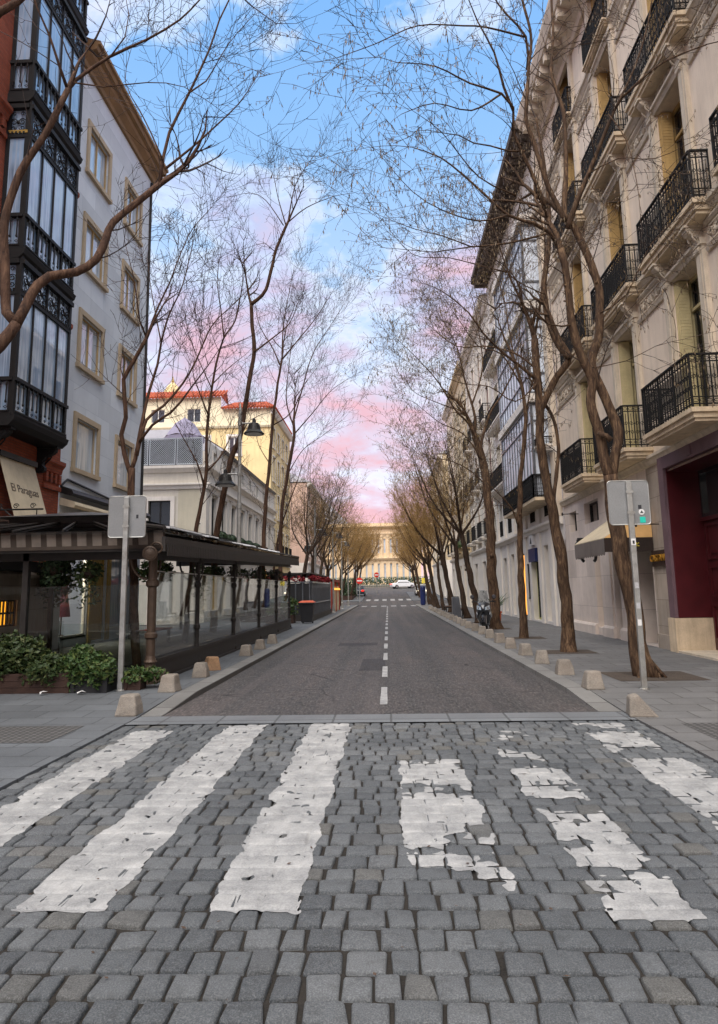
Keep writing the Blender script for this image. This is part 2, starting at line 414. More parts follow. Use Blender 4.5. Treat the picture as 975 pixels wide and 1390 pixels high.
# ---------------------------------------------------------------- ground materials
def asphalt(name, base, tint):
    t = NT(name); v = t.coords(rnd=False)
    big = t.noise(t.coords((1, .22, 1), False), .8, 6, .65); sp = t.noise(t.coords((34, 7, 1), False), 1.0, 3, .75); sp2 = t.noise(t.coords((11, 3, 1), False), 1.0, 5, .75); st = t.noise(t.coords((2.6, .04, 1), False), 1.0, 4, .6)
    c = t.ramp(big, [(.28, sc(base, .68)), (.5, base), (.72, tint)])
    c = t.mix(.75, c, t.mix(1.0, c, t.ramp(sp, [(.34, (.35,) * 3), (.5, (1.0,) * 3), (.66, (2.3, 2.15, 2.05))]), 'MULTIPLY'))
    c = t.mix(1.0, c, t.ramp(sp2, [(.32, (.72,) * 3), (.66, (1.3,) * 3)]), 'MULTIPLY')
    c = t.mix(t.math('MULTIPLY', t.ramp(st, [(.42, (0, 0, 0)), (.7, (1, 1, 1))]), .45), c, sc(tint, 1.35))
    vo = t.n('ShaderNodeTexVoronoi', feature='DISTANCE_TO_EDGE', i_Vector=t.mix(.16, v, t.n('ShaderNodeTexNoise', i_Vector=v, i_Scale=1.3, i_Detail=5.0).outputs['Color'], 'ADD'), i_Scale=.33)
    crack = t.math('MULTIPLY', t.math('LESS_THAN', vo.outputs['Distance'], .0045), t.ramp(big, [(.45, (0, 0, 0)), (.55, (1, 1, 1))]))
    c = t.mix(t.math('MULTIPLY', crack, .75), c, sc(base, .25))
    oil = t.noise(t.coords((1.4, .5, 1), False), 1.0, 3, .6)
    c = t.mix(t.math('MULTIPLY', t.ramp(oil, [(.6, (0, 0, 0)), (.72, (1, 1, 1))]), .45), c, sc(base, .5))
    h = t.math('ADD', sp, t.math('MULTIPLY', sp2, .6))
    t.bsdf(c, t.n('ShaderNodeMapRange', i_Value=big, i_3=.6, i_4=.85).outputs[0], 0, .35, t.bump(h, .5, .012)); M[name] = t.m
asphalt('asphalt', (.056, .0535, .0525), (.088, .075, .072))
asphalt('asphalt_patch', (.034, .032, .033), (.045, .042, .042))
asphalt('ground_far', (.12, .115, .11), (.16, .15, .14))
slabs('paving', (.130, .140, .150), .62, .42, (.055, .055, .055), .010)
slabs('paving_warm', (.158, .156, .154), .62, .42, (.05, .045, .04), .010)
slabs('kerb_stone', (.20, .195, .185), 1.1, 3.0, (.07, .065, .06), .02, pi / 2, off=0)
slabs('strip_stone', (.175, .185, .195), .72, 3.0, (.06, .06, .06), .016, 0, off=0)
slabs('tactile', (.15, .145, .14), .085, .085, (.04, .04, .04), .022, 0, off=0)
pmat('mortar', (.024, .020, .016), .95, .7, 5, .6, 90, fine=.5)
pmat('pit_soil', (.075, .058, .045), .95, .35, 6, .7, 50, fine=.5)
def cobble_mat():
    t = NT('cobble_granite'); g = t.n('ShaderNodeNewGeometry'); v = t.coords(rnd=False)
    f2 = t.noise(v, 150, 3, .7); f1 = t.noise(v, 14, 5, .65); f0 = t.noise(v, .55, 4)
    c = t.ramp(g.outputs['Random Per Island'], [(0, (.062, .073, .085)), (.28, (.112, .127, .139)), (.6, (.185, .200, .210)), (.88, (.092, .104, .116)), (.95, (.155, .148, .126)), (1, (.14, .14, .134))])
    c = t.mix(.45, c, t.ramp(f2, [(.36, (.04, .043, .047)), (.5, (.13, .137, .142)), (.66, (.34, .35, .35))]))
    c = t.mix(t.math('MULTIPLY', t.ramp(f1, [(.5, (0, 0, 0)), (.72, (1, 1, 1))]), .4), c, (.05, .05, .048))
    c = t.mix(1.0, c, t.ramp(f0, [(.35, (.8, .8, .8)), (.65, (1.12, 1.1, 1.08))]), 'MULTIPLY')
    h = t.math('ADD', f2, t.math('MULTIPLY', f1, 1.6))
    t.bsdf(c, t.n('ShaderNodeMapRange', i_Value=f1, i_3=.5, i_4=.8).outputs[0], 0, .4, t.bump(h, .75, .014)); M['cobble_granite'] = t.m
cobble_mat()
def paint_mat():
    t = NT('road_paint'); v = t.coords(rnd=False)
    f = t.noise(v, 3.5, 6, .7); f2 = t.noise(v, 90, 3, .7); f3 = t.noise(t.coords((1, .2, 1), False), 26, 4, .7); f4 = t.noise(v, 16, 5, .75, .4)
    c = t.ramp(f, [(.28, (.15, .15, .15)), (.46, (.27, .27, .265)), (.66, (.43, .425, .41))])
    c = t.mix(t.math('MULTIPLY', t.ramp(f3, [(.55, (0, 0, 0)), (.75, (1, 1, 1))]), .4), c, (.22, .22, .22))
    c = t.mix(t.math('MULTIPLY', t.ramp(f4, [(.6, (0, 0, 0)), (.72, (1, 1, 1))]), .55), c, (.17, .165, .16))
    c = t.mix(.15, c, t.ramp(f2, [(.35, (.2, .2, .2)), (.65, (.9, .9, .9))]))
    t.bsdf(c, .65, 0, .4, t.bump(t.math('ADD', f4, f2), .35, .008)); M['road_paint'] = t.m
paint_mat()

# ---------------------------------------------------------------- ground sheet and carriageway
def strip_sheet(name, mat, x0, x1, ys, z, nx=1):
    mb = MB()
    for i in range(len(ys) - 1):
        for k in range(nx):
            a = x0 + (x1 - x0) * k / nx; b = x0 + (x1 - x0) * (k + 1) / nx
            mb.poly([(a, ys[i], z + gz(ys[i])), (b, ys[i], z + gz(ys[i])), (b, ys[i + 1], z + gz(ys[i + 1])), (a, ys[i + 1], z + gz(ys[i + 1]))])
    return mb.build(name, M[mat], kind='structure')
strip_sheet('ground', 'ground_far', -900, 900, [-60, 0, 40, 72, 85, 100, 115, 129.97, 300, 1500], -.05)
strip_sheet('road', 'asphalt', -3.0, 2.66, [9.35, 40, 72, 90, 110, 129.97, 133], .004)
strip_sheet('cross_street', 'asphalt', -40, 40, [71.0, 72, 79.5], .008)
strip_sheet('boulevard', 'asphalt', -60, 60, [104, 115, 129.5], .0085)
strip_sheet('asphalt_patch', 'asphalt_patch', -.62, -.1, [14.2, 16.6], .008)
strip_sheet('asphalt_patch', 'asphalt_patch', -1.5, -.35, [20.6, 21.6], .008)
strip_sheet('stone_strip', 'strip_stone', -3.35, 3.0, [8.8, 9.35], .004)
# centre line and far crossings
mb = MB(); y = 10.1
while y < 68:
    q = []
    n = 6
    for i in range(n):
        a = y + 1.75 * i / n; b = y + 1.75 * (i + 1) / n
        w0 = .05 + .008 * noise.noise((a, 3, 1)); w1 = .05 + .008 * noise.noise((b, 3, 1))
        mb.poly([(-.1 - w0, a, .0085), (-.1 + w0, a, .0085), (-.1 + w1, b, .0085), (-.1 - w1, b, .0085)])
    y += 3.1
mb.build('centre_line', M['road_paint'], kind='structure')
mb = MB()
for k in range(6):
    x = -2.6 + k * .95
    mb.poly([(x, 66.5, .0085), (x + .5, 66.5, .0085), (x + .5, 69.6, .0085), (x, 69.6, .0085)])
    mb.poly([(x, 81, .0085 + gz(81)), (x + .5, 81, .0085 + gz(81)), (x + .5, 84.5, .0085 + gz(84.5)), (x, 84.5, .0085 + gz(84.5))])
mb.build('far_crossing', M['road_paint'], kind='structure')
# pavements: a kerb stone and a slab field on each side, dropped at the crossing
KZ = .085
def pave(name, x_in, x_out, y0, y1, mat, drop=None):
    mb = MB(); ys = [y0] + ([drop[0], drop[1]] if drop else []) + [y1]
    def zz(y):
        if not drop: return KZ + gz(y)
        if y <= drop[0]: return .012
        return KZ + gz(y)
    n = []
    yy = []
    for a, b in zip(ys[:-1], ys[1:]):
        k = max(1, int((b - a) / 12)); yy += [a + (b - a) * i / k for i in range(k)]
    yy.append(ys[-1])
    for a, b in zip(yy[:-1], yy[1:]):
        mb.poly([(x_in, a, zz(a)), (x_out, a, zz(a)), (x_out, b, zz(b)), (x_in, b, zz(b))])
        mb.poly([(x_in, a, -.05 + gz(a)), (x_in, a, zz(a)), (x_in, b, zz(b)), (x_in, b, -.05 + gz(b))])
        mb.poly([(x_out, a, -.05 + gz(a)), (x_out, a, zz(a)), (x_out, b, zz(b)), (x_out, b, -.05 + gz(b))])
    for y in (yy[0], yy[-1]): mb.poly([(x_in, y, -.05 + gz(y)), (x_out, y, -.05 + gz(y)), (x_out, y, zz(y)), (x_in, y, zz(y))])
    return mb.build(name, M[mat], kind='structure')
pave('kerb_left', -3.0, -3.29, 9.36, 70.8, 'kerb_stone', (9.5, 11.0))
pave('pavement_left', -3.295, -9.48, 0.0, 70.8, 'paving', (9.0, 11.0))
pave('kerb_right', 2.66, 2.95, 9.36, 70.8, 'kerb_stone', (9.5, 11.0))
pave('pavement_right', 2.955, 6.58, 0.0, 70.8, 'paving_warm', (9.0, 11.0))
pave('pavement_left_far', -3.0, -9.5, 80, 103, 'paving'); pave('pavement_right_far', 2.66, 6.6, 80, 103, 'paving')
mb = MB(); mb.poly([(-4.9, 7.75, .017), (-3.75, 7.75, .017), (-3.75, 8.7, .017), (-4.9, 8.7, .017)]); mb.build('tactile_paving_left', M['tactile'], kind='structure')
mb = MB(); mb.poly([(3.35, 7.5, .017), (4.6, 7.5, .017), (4.6, 8.5, .017), (3.35, 8.5, .017)]); mb.build('tactile_paving_right', M['tactile'], kind='structure')

def pave_z(y): return .012 if y < 9 else (.012 + (KZ - .012) * (y - 9) / 2 if y < 11 else KZ)
# cobbles: every stone modelled
rows = []
rnd = random.Random(3)
y = 0.4
while y < 8.78:
    h = rnd.uniform(.160, .215)
    if y + h > 8.78: h = 8.78 - y
    if h < .1: break
    xs = []; x = -3.27 - rnd.uniform(0, .1)
    x = -3.28
    while x < 2.94:
        w = rnd.uniform(.12, .20); xs.append((x, min(x + w, 2.945))); x += w
    rows.append((y, y + h, xs)); y += h
TOP = {}
mb = MB()
def wob(x): return .022 * noise.noise((x * .55, 9.1, 0))
for (ya, yb, xs) in rows:
    for (xa, xb) in xs:
        if xb - xa < .05: continue
        g = rnd.uniform(.0045, .009); cx = (xa + xb) / 2; cy = (ya + yb) / 2; hx = (xb - xa) / 2 - g; hy = (yb - ya) / 2 - g * 1.9
        top = rnd.uniform(-.006, .004); tx, ty = rnd.gauss(0, .014), rnd.gauss(0, .012); TOP[xa, ya] = (cx, cy, top, tx, ty); r = .2 * min(hx, hy)
        ring = []
        for sx, sy in ((-1, -1), (1, -1), (1, 1), (-1, 1)):
            j = rnd.uniform(.55, 1.4) * r
            px, py = sx * hx + rnd.gauss(0, .0055), sy * hy + rnd.gauss(0, .006)
            p1 = (px - sx * j, py); p2 = (px - sx * j * .28, py - sy * j * .28); p3 = (px, py - sy * j)
            ring += [p1, p2, p3] if sx * sy < 0 else [p3, p2, p1]
        vs = []
        for k, (s_, z) in enumerate(((1.0, -.035), (.99, -.009), (.945, -.002), (.84, .002))):
            for (a, b) in ring:
                X, Y = cx + a * s_, cy + b * s_
                vs.append(V((X, Y + wob(X), max(-.045, z + (top if k else 0) + (a * tx + b * ty if k else 0)))))
        n = 12; fs = []
        for k in range(3): fs += [(k * n + i, k * n + (i + 1) % n, (k + 1) * n + (i + 1) % n, (k + 1) * n + i) for i in range(n)]
        fs.append(tuple(3 * n + i for i in range(n)))
        mb.add(vs, fs)
mb.build('cobblestone_road', M['cobble_granite'], kind='structure', smooth=True)
mb = MB(); N = 60
mb.poly([(-3.3, .2, -.021), (2.96, .2, -.021), (2.96, 8.8, -.021), (-3.3, 8.8, -.021)])
mb.build('cobble_bedding', M['mortar'], kind='structure')

# painted crossing: each bar a thin sheet with a worn outline (marching squares)
def jd(x, y):
    y2 = y - wob(x)
    for (ya, yb, xs) in rows:
        if ya <= y2 < yb:
            d = min(y2 - ya, yb - y2)
            for (xa, xb) in xs:
                if xa <= x < xb:
                    q = TOP.get((xa, ya)); return min(d, x - xa, xb - x), (q[2] + (x - q[0]) * q[3] + (y2 - q[1]) * q[4] if q else 0.0)
            return d, 0.0
    return .05, 0.0
def fbm(x, y, s, seed, o=3):
    return sum(noise.noise((x * s * 2 ** k, y * s * 2 ** k, seed + 7.3 * k)) / 2 ** k for k in range(o))
def paint_bar(x0, x1, y0, y1, kind, seed):
    st = .0125; mx = .1
    nx = int((x1 - x0 + 2 * mx) / st); ny = int((y1 - y0 + 2 * mx) / st)
    F = {}; Zc = {}
    for i in range(nx + 1):
        for j in range(ny + 1):
            x = x0 - mx + i * st; y = y0 - mx + j * st
            e = min(x - x0, x1 - x, y - y0, y1 - y)
            if e < -.09: F[i, j] = -1; continue
            f = e + .034 * fbm(x, y, 3.2, seed) + .012 * fbm(x, y, 13, seed + 5)
            J, ZT = jd(x, y)
            if kind == 'full':
                f -= max(0, fbm(x, y, 2.1, seed + 11) - .42) * (.42 if e < .16 else .22)
                f = min(f, (.66 - fbm(x, y, 9, seed + 3)) * .05)
                if J < .008: f -= .007 * max(0, 1 + 1.5 * fbm(x, y, 1.7, seed + 31))
            else:
                b = kind(x, y)
                w = b - .06 + .95 * fbm(x, y, 2.6, seed + 17, 2) + .32 * fbm(x, y, 9, seed + 23, 2)
                f = min(f + .02, w * .08)
                if J < .009: f = min(f, (w - .30) * .05)
            F[i, j] = f; Zc[i, j] = .0052 + max(-.006, ZT) - .0095 * math.exp(-(J / .013) ** 2)
    mb = MB(); idx = {}
    def vtx(key, p):
        if key not in idx: idx[key] = len(mb.v); mb.v.append(p)
        return idx[key]
    def P(i, j): return V((x0 - mx + i * st, y0 - mx + j * st, Zc.get((i, j), .006)))
    for i in range(nx):
        for j in range(ny):
            cs = [(i, j), (i + 1, j), (i + 1, j + 1), (i, j + 1)]; vals = [F[c] for c in cs]
            if all(q <= 0 for q in vals): continue
            loop = []
            for k in range(4):
                a, b = cs[k], cs[(k + 1) % 4]; fa, fb = vals[k], vals[(k + 1) % 4]
                if fa > 0: loop.append(vtx(a, P(*a)))
                if (fa > 0) != (fb > 0):
                    t = fa / (fa - fb); t = min(.95, max(.05, t)); key = (min(a, b), max(a, b))
                    loop.append(vtx(key, P(*a).lerp(P(*b), t)))
            if len(loop) >= 3: mb.f.append(tuple(loop)); mb.m.append(0)
    mb.build('crossing_bar', M['road_paint'], kind='structure', smooth=True)
def cov(pts, xc=None):
    def fn(x, y):
        for (ya, a), (yb, b) in zip(pts[:-1], pts[1:]):
            if ya <= y <= yb: return a + (b - a) * (y - ya) / (yb - ya)
        return -1
    return fn
paint_bar(-3.03, -2.55, 3.8, 8.42, 'full', 1)
paint_bar(-1.98, -1.49, 3.78, 8.7, 'full', 24)
paint_bar(-.97, -.49, 3.78, 8.74, 'full', 47)
paint_bar(.08, .62, 3.95, 6.9, cov([(3.9, -.5), (4.1, -.05), (4.5, .0), (4.62, -.35), (4.75, .6), (5.6, .55), (5.75, .15), (6.0, .35), (6.7, .5), (6.9, .2)]), 61)
paint_bar(1.07, 1.48, 3.7, 8.3, cov([(3.7, .5), (4.15, .45), (4.3, -.35), (4.6, .35), (4.75, .0), (5.0, .5), (5.3, .4), (5.5, -.4), (5.75, .5), (6.1, .4), (6.35, .1), (6.5, .3), (6.8, -.5), (7.3, -.2), (7.9, .0), (8.3, -.6)]), 83)
paint_bar(2.16, 2.68, 3.8, 8.6, cov([(3.8, .3), (5.0, .1), (5.6, .5), (6.5, .55), (6.9, .2), (7.1, -.5), (7.5, .3), (8.0, .45), (8.2, .0), (8.6, .1)]), 97)

mb = MB(); q = random.Random(77)
for _ in range(220):
    x, y = q.uniform(-3.2, 2.9), q.uniform(1.5, 8.7) if _ % 3 else q.uniform(8.9, 30)
    if y > 9: x = q.choice((-2.9, 2.55)) + q.gauss(0, .12)
    z = .012 if y < 9 else .016; l = q.uniform(.006, .018); a = q.uniform(0, 6.28); u = V((cos(a), sin(a), q.uniform(-.1, .3))) * l; w = V((-sin(a), cos(a), 0)) * l * q.uniform(.25, .7); p = V((x, y, z))
    mb.poly([p - u, p + w, p + u, p - w])
mb.build('leaf_litter', M['bench_wood'], None, kind='stuff', label='scraps of dry leaf and litter in the joints and gutters', cat='litter')
# ---------------------------------------------------------------- facade components
def window(parent, fr, a0, a1, z0, z1, depth=.22, trim=None, tw=.12, proud=.05, frame='white_frame', pane='pane_dark', leaves=2, transom=None, shutters=None, sill=True, fw=.06, lintel=0, name='window', bars=0):
    mb = MB()
    if trim:
        fr.box(mb, a0 - tw, a0, z0, z1, -.01, proud); fr.box(mb, a1, a1 + tw, z0, z1, -.01, proud)
        fr.box(mb, a0 - tw, a1 + tw, z1, z1 + tw, -.01, proud + .004)
        if sill: fr.box(mb, a0 - tw - .04, a1 + tw + .04, z0 - tw * .8, z0, -.01, proud + .05)
        if lintel: fr.prof(mb, a0 - tw - .06, a1 + tw + .06, [(0, z1 + tw), (proud + .03, z1 + tw), (proud + lintel, z1 + tw + lintel * .6), (proud + lintel, z1 + tw + lintel), (0, z1 + tw + lintel)])
        w = mb.build(name, M[trim], parent); sub = MB()
    else: w = None; sub = mb
    D = -depth
    fr.border(sub, a0, a1, z0, z1, fw, D, D + .06)
    zt = z1 - fw if transom is None else transom
    if transom: fr.box(sub, a0 + fw, a1 - fw, zt, zt + fw, D, D + .055)
    for k in range(1, leaves):
        c = a0 + (a1 - a0) * k / leaves; fr.box(sub, c - fw * .6, c + fw * .6, z0 + fw, (zt if transom else z1 - fw), D, D + .057)
    for k in range(bars):
        z = z0 + (zt - z0) * (k + 1) / (bars + 1); fr.box(sub, a0 + fw, a1 - fw, z - .012, z + .012, D + .005, D + .045)
    if w: sub.build('frame', M[frame], w)
    else: w = sub.build(name, M[frame], parent)
    p = MB(); fr.quad(p, a0, a1, z0, z1, D + .015); p.build('pane', M[pane], w)
    if shutters:
        for sgn in (0, 1):
            s_ = MB(); L = (a1 - a0) / 2 * .48
            # two leaves folded back against the reveal, at an angle
            aa = a0 + .03 if sgn == 0 else a1 - .03; dirn = 1 if sgn == 0 else -1
            for q in range(2):
                b0 = aa + dirn * (.02 + q * L * .30); b1 = b0 + dirn * L * .26
                fr.box(s_, min(b0, b1), max(b0, b1), z0 + .03, z1 - .04, D + .07 + .03 * q, D + .115 + .03 * q)
                nsl = int((z1 - z0) / .07)
                for k in range(1, nsl - 1):
                    zz = z0 + .05 + k * .07
                    fr.box(s_, min(b0, b1) + .03, max(b0, b1) - .03, zz, zz + .035, D + .115 + .03 * q, D + .127 + .03 * q)
            s_.build('shutter', M[shutters], w)
    return w

def scroll(mb, fr, a, z, d, r, hand=1, turns=1.3, th=.008, n=14, z_up=1):
    pts = []
    for k in range(n + 1):
        q = k / n; ang = q * turns * 2 * pi; rr = r * (1 - .72 * q)
        pts.append(fr.P(a + hand * rr * cos(ang), z + z_up * rr * sin(ang), d))
    mb.tube(pts, th, 3, False)

def rail_run(mb, fr, a0, a1, z0, z1, d0, d1, ornate=True, step=.13):
    """a straight run of ironwork from (a0,d0) to (a1,d1)"""
    L = math.hypot(a1 - a0, d1 - d0); n = max(1, int(round(L / step)))
    def Q(t, z): return fr.P(a0 + (a1 - a0) * t, z, d0 + (d1 - d0) * t)
    sub = Fr(fr.P(a0, 0, d0), (Q(1, 0) - Q(0, 0)).normalized(), (Q(1, 0) - Q(0, 0)).normalized().cross(V((0, 0, 1))))
    sub.box(mb, 0, L, z1 - .035, z1, -.03, .03); sub.box(mb, 0, L, z0 + .06, z0 + .085, -.015, .015)
    sub.box(mb, 0, L, z1 - .17, z1 - .15, -.012, .012); sub.box(mb, 0, L, z0 + .2, z0 + .22, -.012, .012)
    for k in range(n + 1):
        a = L * k / n; w = .011 if k % 6 else .019
        sub.box(mb, a - w, a + w, z0, z1 - .03, -w, w)
    if ornate:
        H = z1 - z0
        for k in range(n):
            a = L * (k + .5) / n; r = L / n * .42
            scroll(mb, sub, a, z0 + H * .36, 0, r * .95, 1 if k % 2 else -1)
            scroll(mb, sub, a, z0 + H * .58, 0, r * .95, -1 if k % 2 else 1, z_up=-1)
            sub.box(mb, a - .006, a + .006, z0 + H * .22, z0 + H * .80, -.006, .006)
            pts = [sub.P(a + r * .9 * cos(q * pi / 4), z1 - .095 + r * .55 * sin(q * pi / 4), 0) for q in range(9)]
            mb.tube(pts, .007, 3, False)
            pts = [sub.P(a + r * .9 * cos(q * pi / 4), z0 + .14 + r * .5 * sin(q * pi / 4), 0) for q in range(9)]
            mb.tube(pts, .007, 3, False)

def corbel(mb, fr, a, w, zt, h, d):
    pr = [(0, zt - h), (d * .28, zt - h), (d * .40, zt - h * .93), (d * .42, zt - h * .82), (d * .30, zt - h * .72), (d * .30, zt - h * .55), (d * .45, zt - h * .40), (d * .78, zt - h * .30), (d * .95, zt - h * .18), (d * .95, zt - h * .06), (d, zt), (0, zt)]
    fr.prof(mb, a - w / 2, a + w / 2, pr)
    for s in (-1, 1):
        for (dd, zz, r) in ((d * .62, zt - h * .19, h * .135), (d * .26, zt - h * .86, h * .09)):
            c = fr.P(a + s * w / 2, zz, dd); ax = fr.u * s
            mb.lathe(c - ax * .01, [(r, 0), (r, .025), (r * .75, .03), (r * .7, .02), (r * .4, .02), (r * .36, .04), (.001, .042)], 12, ax)
        pts = [fr.P(a + s * (w / 2 + .004), zt - h * (.3 + .5 * t), d * (.62 - .38 * t) + .03 * sin(t * 6)) for t in [k / 8 for k in range(9)]]
        mb.tube(pts, .018, 5)
    fr.box(mb, a - w / 2 - .03, a + w / 2 + .03, zt - .05, zt, 0, d + .03)

def relief(mb, fr, a0, a1, z0, z1, seed):
    """carved foliage panel: scrolls in low relief"""
    r = random.Random(seed); c = (a0 + a1) / 2; zc = (z0 + z1) / 2; h = (z1 - z0)
    mb.lathe(fr.P(c, zc, 0), [(h * .3, 0), (h * .3, .03), (h * .2, .05), (h * .1, .045), (.01, .06)], 10, fr.n)
    for s in (-1, 1):
        L = (a1 - a0) / 2
        for k in range(4):
            aa = c + s * L * (.28 + .21 * k); rr = h * .34 * (1 - .1 * k)
            scroll(mb, fr, aa, zc + (h * .06 if k % 2 else -h * .06), .03, rr, s, 1.4, .022, 12, 1 if k % 2 else -1)
        pts = [fr.P(c + s * L * t, zc + h * .22 * sin(t * 9), .025) for t in [k / 12 for k in range(2, 13)]]
        mb.tube(pts, .02, 5)
    fr.border(mb, a0, a1, z0, z1, .035, 0, .03)

def balcony(parent, fr, a0, a1, zs, proj, th=.22, rh=1.05, corb=None, mat='slab_stone', ornate=True, cb_h=.62):
    mb = MB(); e = .0
    z = zs
    lay = [(zs - th * .35, zs, .0), (zs - th * .75, zs - th * .35, -.05), (zs - th, zs - th * .75, -.09)]
    for (b, t, off) in lay: fr.box(mb, a0 - off * 0 - .0 - off if False else a0 - off, a1 + off, b, t, 0, proj + off)
    o = mb.build('balcony', M[mat], parent)
    r = MB(); ins = .05
    rail_run(r, fr, a0 + ins, a1 - ins, zs, zs + rh, proj - ins, proj - ins, ornate)
    rail_run(r, fr, a0 + ins, a0 + ins, zs, zs + rh, .0, proj - ins, ornate)
    rail_run(r, fr, a1 - ins, a1 - ins, zs, zs + rh, proj - ins, .0, ornate)
    r.build('railing', M['wrought_iron'], o)
    if corb:
        for a in corb:
            c = MB(); corbel(c, fr, a, .2, zs - th, cb_h, proj * .86); c.build('corbel', M['trim_stone'], o)
    return o

# ---------------------------------------------------------------- right: the carved stone palace
FR = Fr((6.6, 0, 0), (0, 1, 0), (-1, 0, 0))
pal = thing('stone_mansion', 'tan stone mansion with carved balconies and a maroon street portal', 'building', (9, 15, 0))
LV = [4.95, 9.15, 13.35, 17.2]; CT = [6.7, 10.55, 14.4, 18.25, 22.1]
Y0, Y1 = 4.6, 25.88
ops = []
for li, lz in enumerate(LV):
    for c in CT:
        ops.append((c - .7, c + .7, lz + .05, lz + (3.4 if li < 3 else 2.5)))
port = (13.35, 16.3, .0, 4.28, .8)
mb = MB(); FR.wall(mb, Y0, Y1, 4.62, 20.1, ops, .42)
mb.box(6.9, Y0, 0, 15, Y0 + .02, 20.1); mb.box(6.95, Y1 - .02, 0.0, 15, Y1, 20.1); mb.box(7.02, Y0 + .03, 20.08, 15, Y1 - .03, 20.15)
mb.build('wall', M['palace_plaster'], pal)
mb = MB(); FR.wall(mb, Y0, 17.62, 0, 4.62, [port, (8.6, 10.8, .5, 3.9, .35)], .4); FR.box(mb, Y0, port[0] - .32, 0, .42, -.02, .06); FR.box(mb, port[1] + .32, 17.55, 0, .42, -.02, .06)
mb.build('stone_base', M['plinth_ashlar'], pal)
gops = [(17.68, 19.1, .1, 3.35, .8), (20.25, 20.75, .1, 3.4, .5), (21.85, 22.55, .32, 3.2, .4), (21.75, 23.3, 3.62, 4.3, .3), (24.3, 25.2, 3.5, 4.2, .3)]
mb = MB(); FR.wall(mb, 17.62, Y1, 0, 4.62, gops, .4)
FR.prof(mb, 19.25, 20.2, [(0, 0), (.1, 0), (.1, .35), (.05, .42), (0, .42)]); FR.prof(mb, 20.8, 21.8, [(0, 0), (.1, 0), (.1, .35), (.05, .42), (0, .42)]); FR.prof(mb, 22.6, Y1, [(0, 0), (.1, 0), (.1, .35), (.05, .42), (0, .42)])
FR.box(mb, 20.9, 21.8, .42, 3.6, -.02, .05)
mb.build('stone_base', M['ground_ashlar'], pal)
# mouldings along the wall
mb = MB()
FR.prof(mb, Y0, Y1, [(0, 4.5), (.08, 4.52), (.12, 4.62), (.16, 4.66), (.16, 4.73), (0, 4.75)])
for lz in LV[1:]:
    FR.prof(mb, Y0, Y1, [(0, lz - .24), (.06, lz - .24), (.12, lz - .14), (.17, lz - .1), (.17, lz), (0, lz + .02)])
    cts = [Y0 - .9] + CT + [Y1 + .9]
    for c0, c1 in zip(cts[:-1], cts[1:]):
        b0, b1 = max(Y0, c0 + 1.12), min(Y1, c1 - 1.12)
        if b1 - b0 < .4: continue
        FR.prof(mb, b0, b1, [(0, lz - .98), (.05, lz - .98), (.08, lz - .9), (.03, lz - .86), (0, lz - .86)])
        FR.prof(mb, b0, b1, [(0, lz - .42), (.03, lz - .42), (.07, lz - .36), (.07, lz - .32), (0, lz - .32)])
        relief(mb, FR, b0 + .12, b1 - .12, lz - .82, lz - .46, int(b0 * 10 + lz))
mb.build('string_course', M['trim_stone'], pal)
# main cornice with brackets
mb = MB()
FR.prof(mb, Y0, Y1, [(0, 19.3), (.12, 19.3), (.16, 19.5), (.3, 19.62), (.34, 19.8), (.8, 19.95), (.86, 20.1), (.94, 20.32), (.94, 20.45), (0, 20.5)])
y = Y0 + .3
while y < Y1 - .2: FR.box(mb, y, y + .22, 19.6, 19.93, .3, .76); y += .62
mb.build('cornice', M['palace_stone'], pal)
for li, lz in enumerate(LV):
    zt = lz + (3.4 if li < 3 else 2.5)
    for ci, c in enumerate(CT):
        if c < 9 and li > 0: pass
        w = MB(); a0, a1 = c - .7, c + .7
        for s in (a0 - .3, a1 + .02):
            FR.box(w, s, s + .28, lz + .02, zt + .18, -.02, .09); FR.box(w, s - .03, s + .31, lz + .02, lz + .3, -.02, .12); FR.box(w, s - .03, s + .31, zt + .06, zt + .2, -.02, .13)
            FR.box(w, s + .07, s + .21, lz + .5, zt - .1, .09, .105)
        FR.prof(w, a0 - .02, a1 + .02, [(0, zt), (.06, zt), (.1, zt + .08), (.15, zt + .12), (.15, zt + .18), (0, zt + .2)])
        if li < 3: relief(w, FR, a0 + .02, a1 - .02, zt + .24, zt + .24 + .36, ci * 7 + li)
        wi = w.build('window', M['trim_stone'], pal)
        f = MB(); FR.border(f, a0, a1, lz + .05, zt, .07, -.40, -.33); FR.box(f, a0 + .07, a1 - .07, zt - .75, zt - .68, -.4, -.335); FR.box(f, c - .05, c + .05, lz + .1, zt - .75, -.4, -.33)
        f.build('frame', M['shutter_cream' if li == 0 else 'shutter_wood'], wi)
        p = MB(); FR.quad(p, a0, a1, lz + .05, zt, -.385); p.build('pane', M['pane_dark'], wi)
        for s in (0, 1):
            sh = MB(); dr = 1 if s == 0 else -1; ed = a0 if s == 0 else a1
            for q in range(3):
                b0 = ed + dr * (.012 + q * .05); b1 = ed + dr * (.046 + q * .05); d0 = -.32 + .015 * q
                FR.box(sh, min(b0, b1), max(b0, b1), lz + .07, zt - .03, d0, d0 + .30 - .03 * q)
            for k in range(int((zt - lz - .3) / .075)):
                zz = lz + .2 + k * .075; b = ed + dr * .152
                FR.box(sh, min(b, b - dr * .01), max(b, b - dr * .01) , zz, zz + .045, -.27, -.04)
            sh.build('shutter', M['shutter_cream' if li == 0 else 'shutter_wood'], wi)
        if li == 0: balcony(pal, FR, c - 1.28, c + 1.28, lz, .72 if c < 20 else .7, .26, 1.08)
        elif li < 3: balcony(pal, FR, c - 1.5, c + 1.5, lz, .42, .3, 1.05, corb=(c - .84, c + .84))
        else: balcony(pal, FR, c - 1.0, c + 1.0, lz, .3, .18, .95)
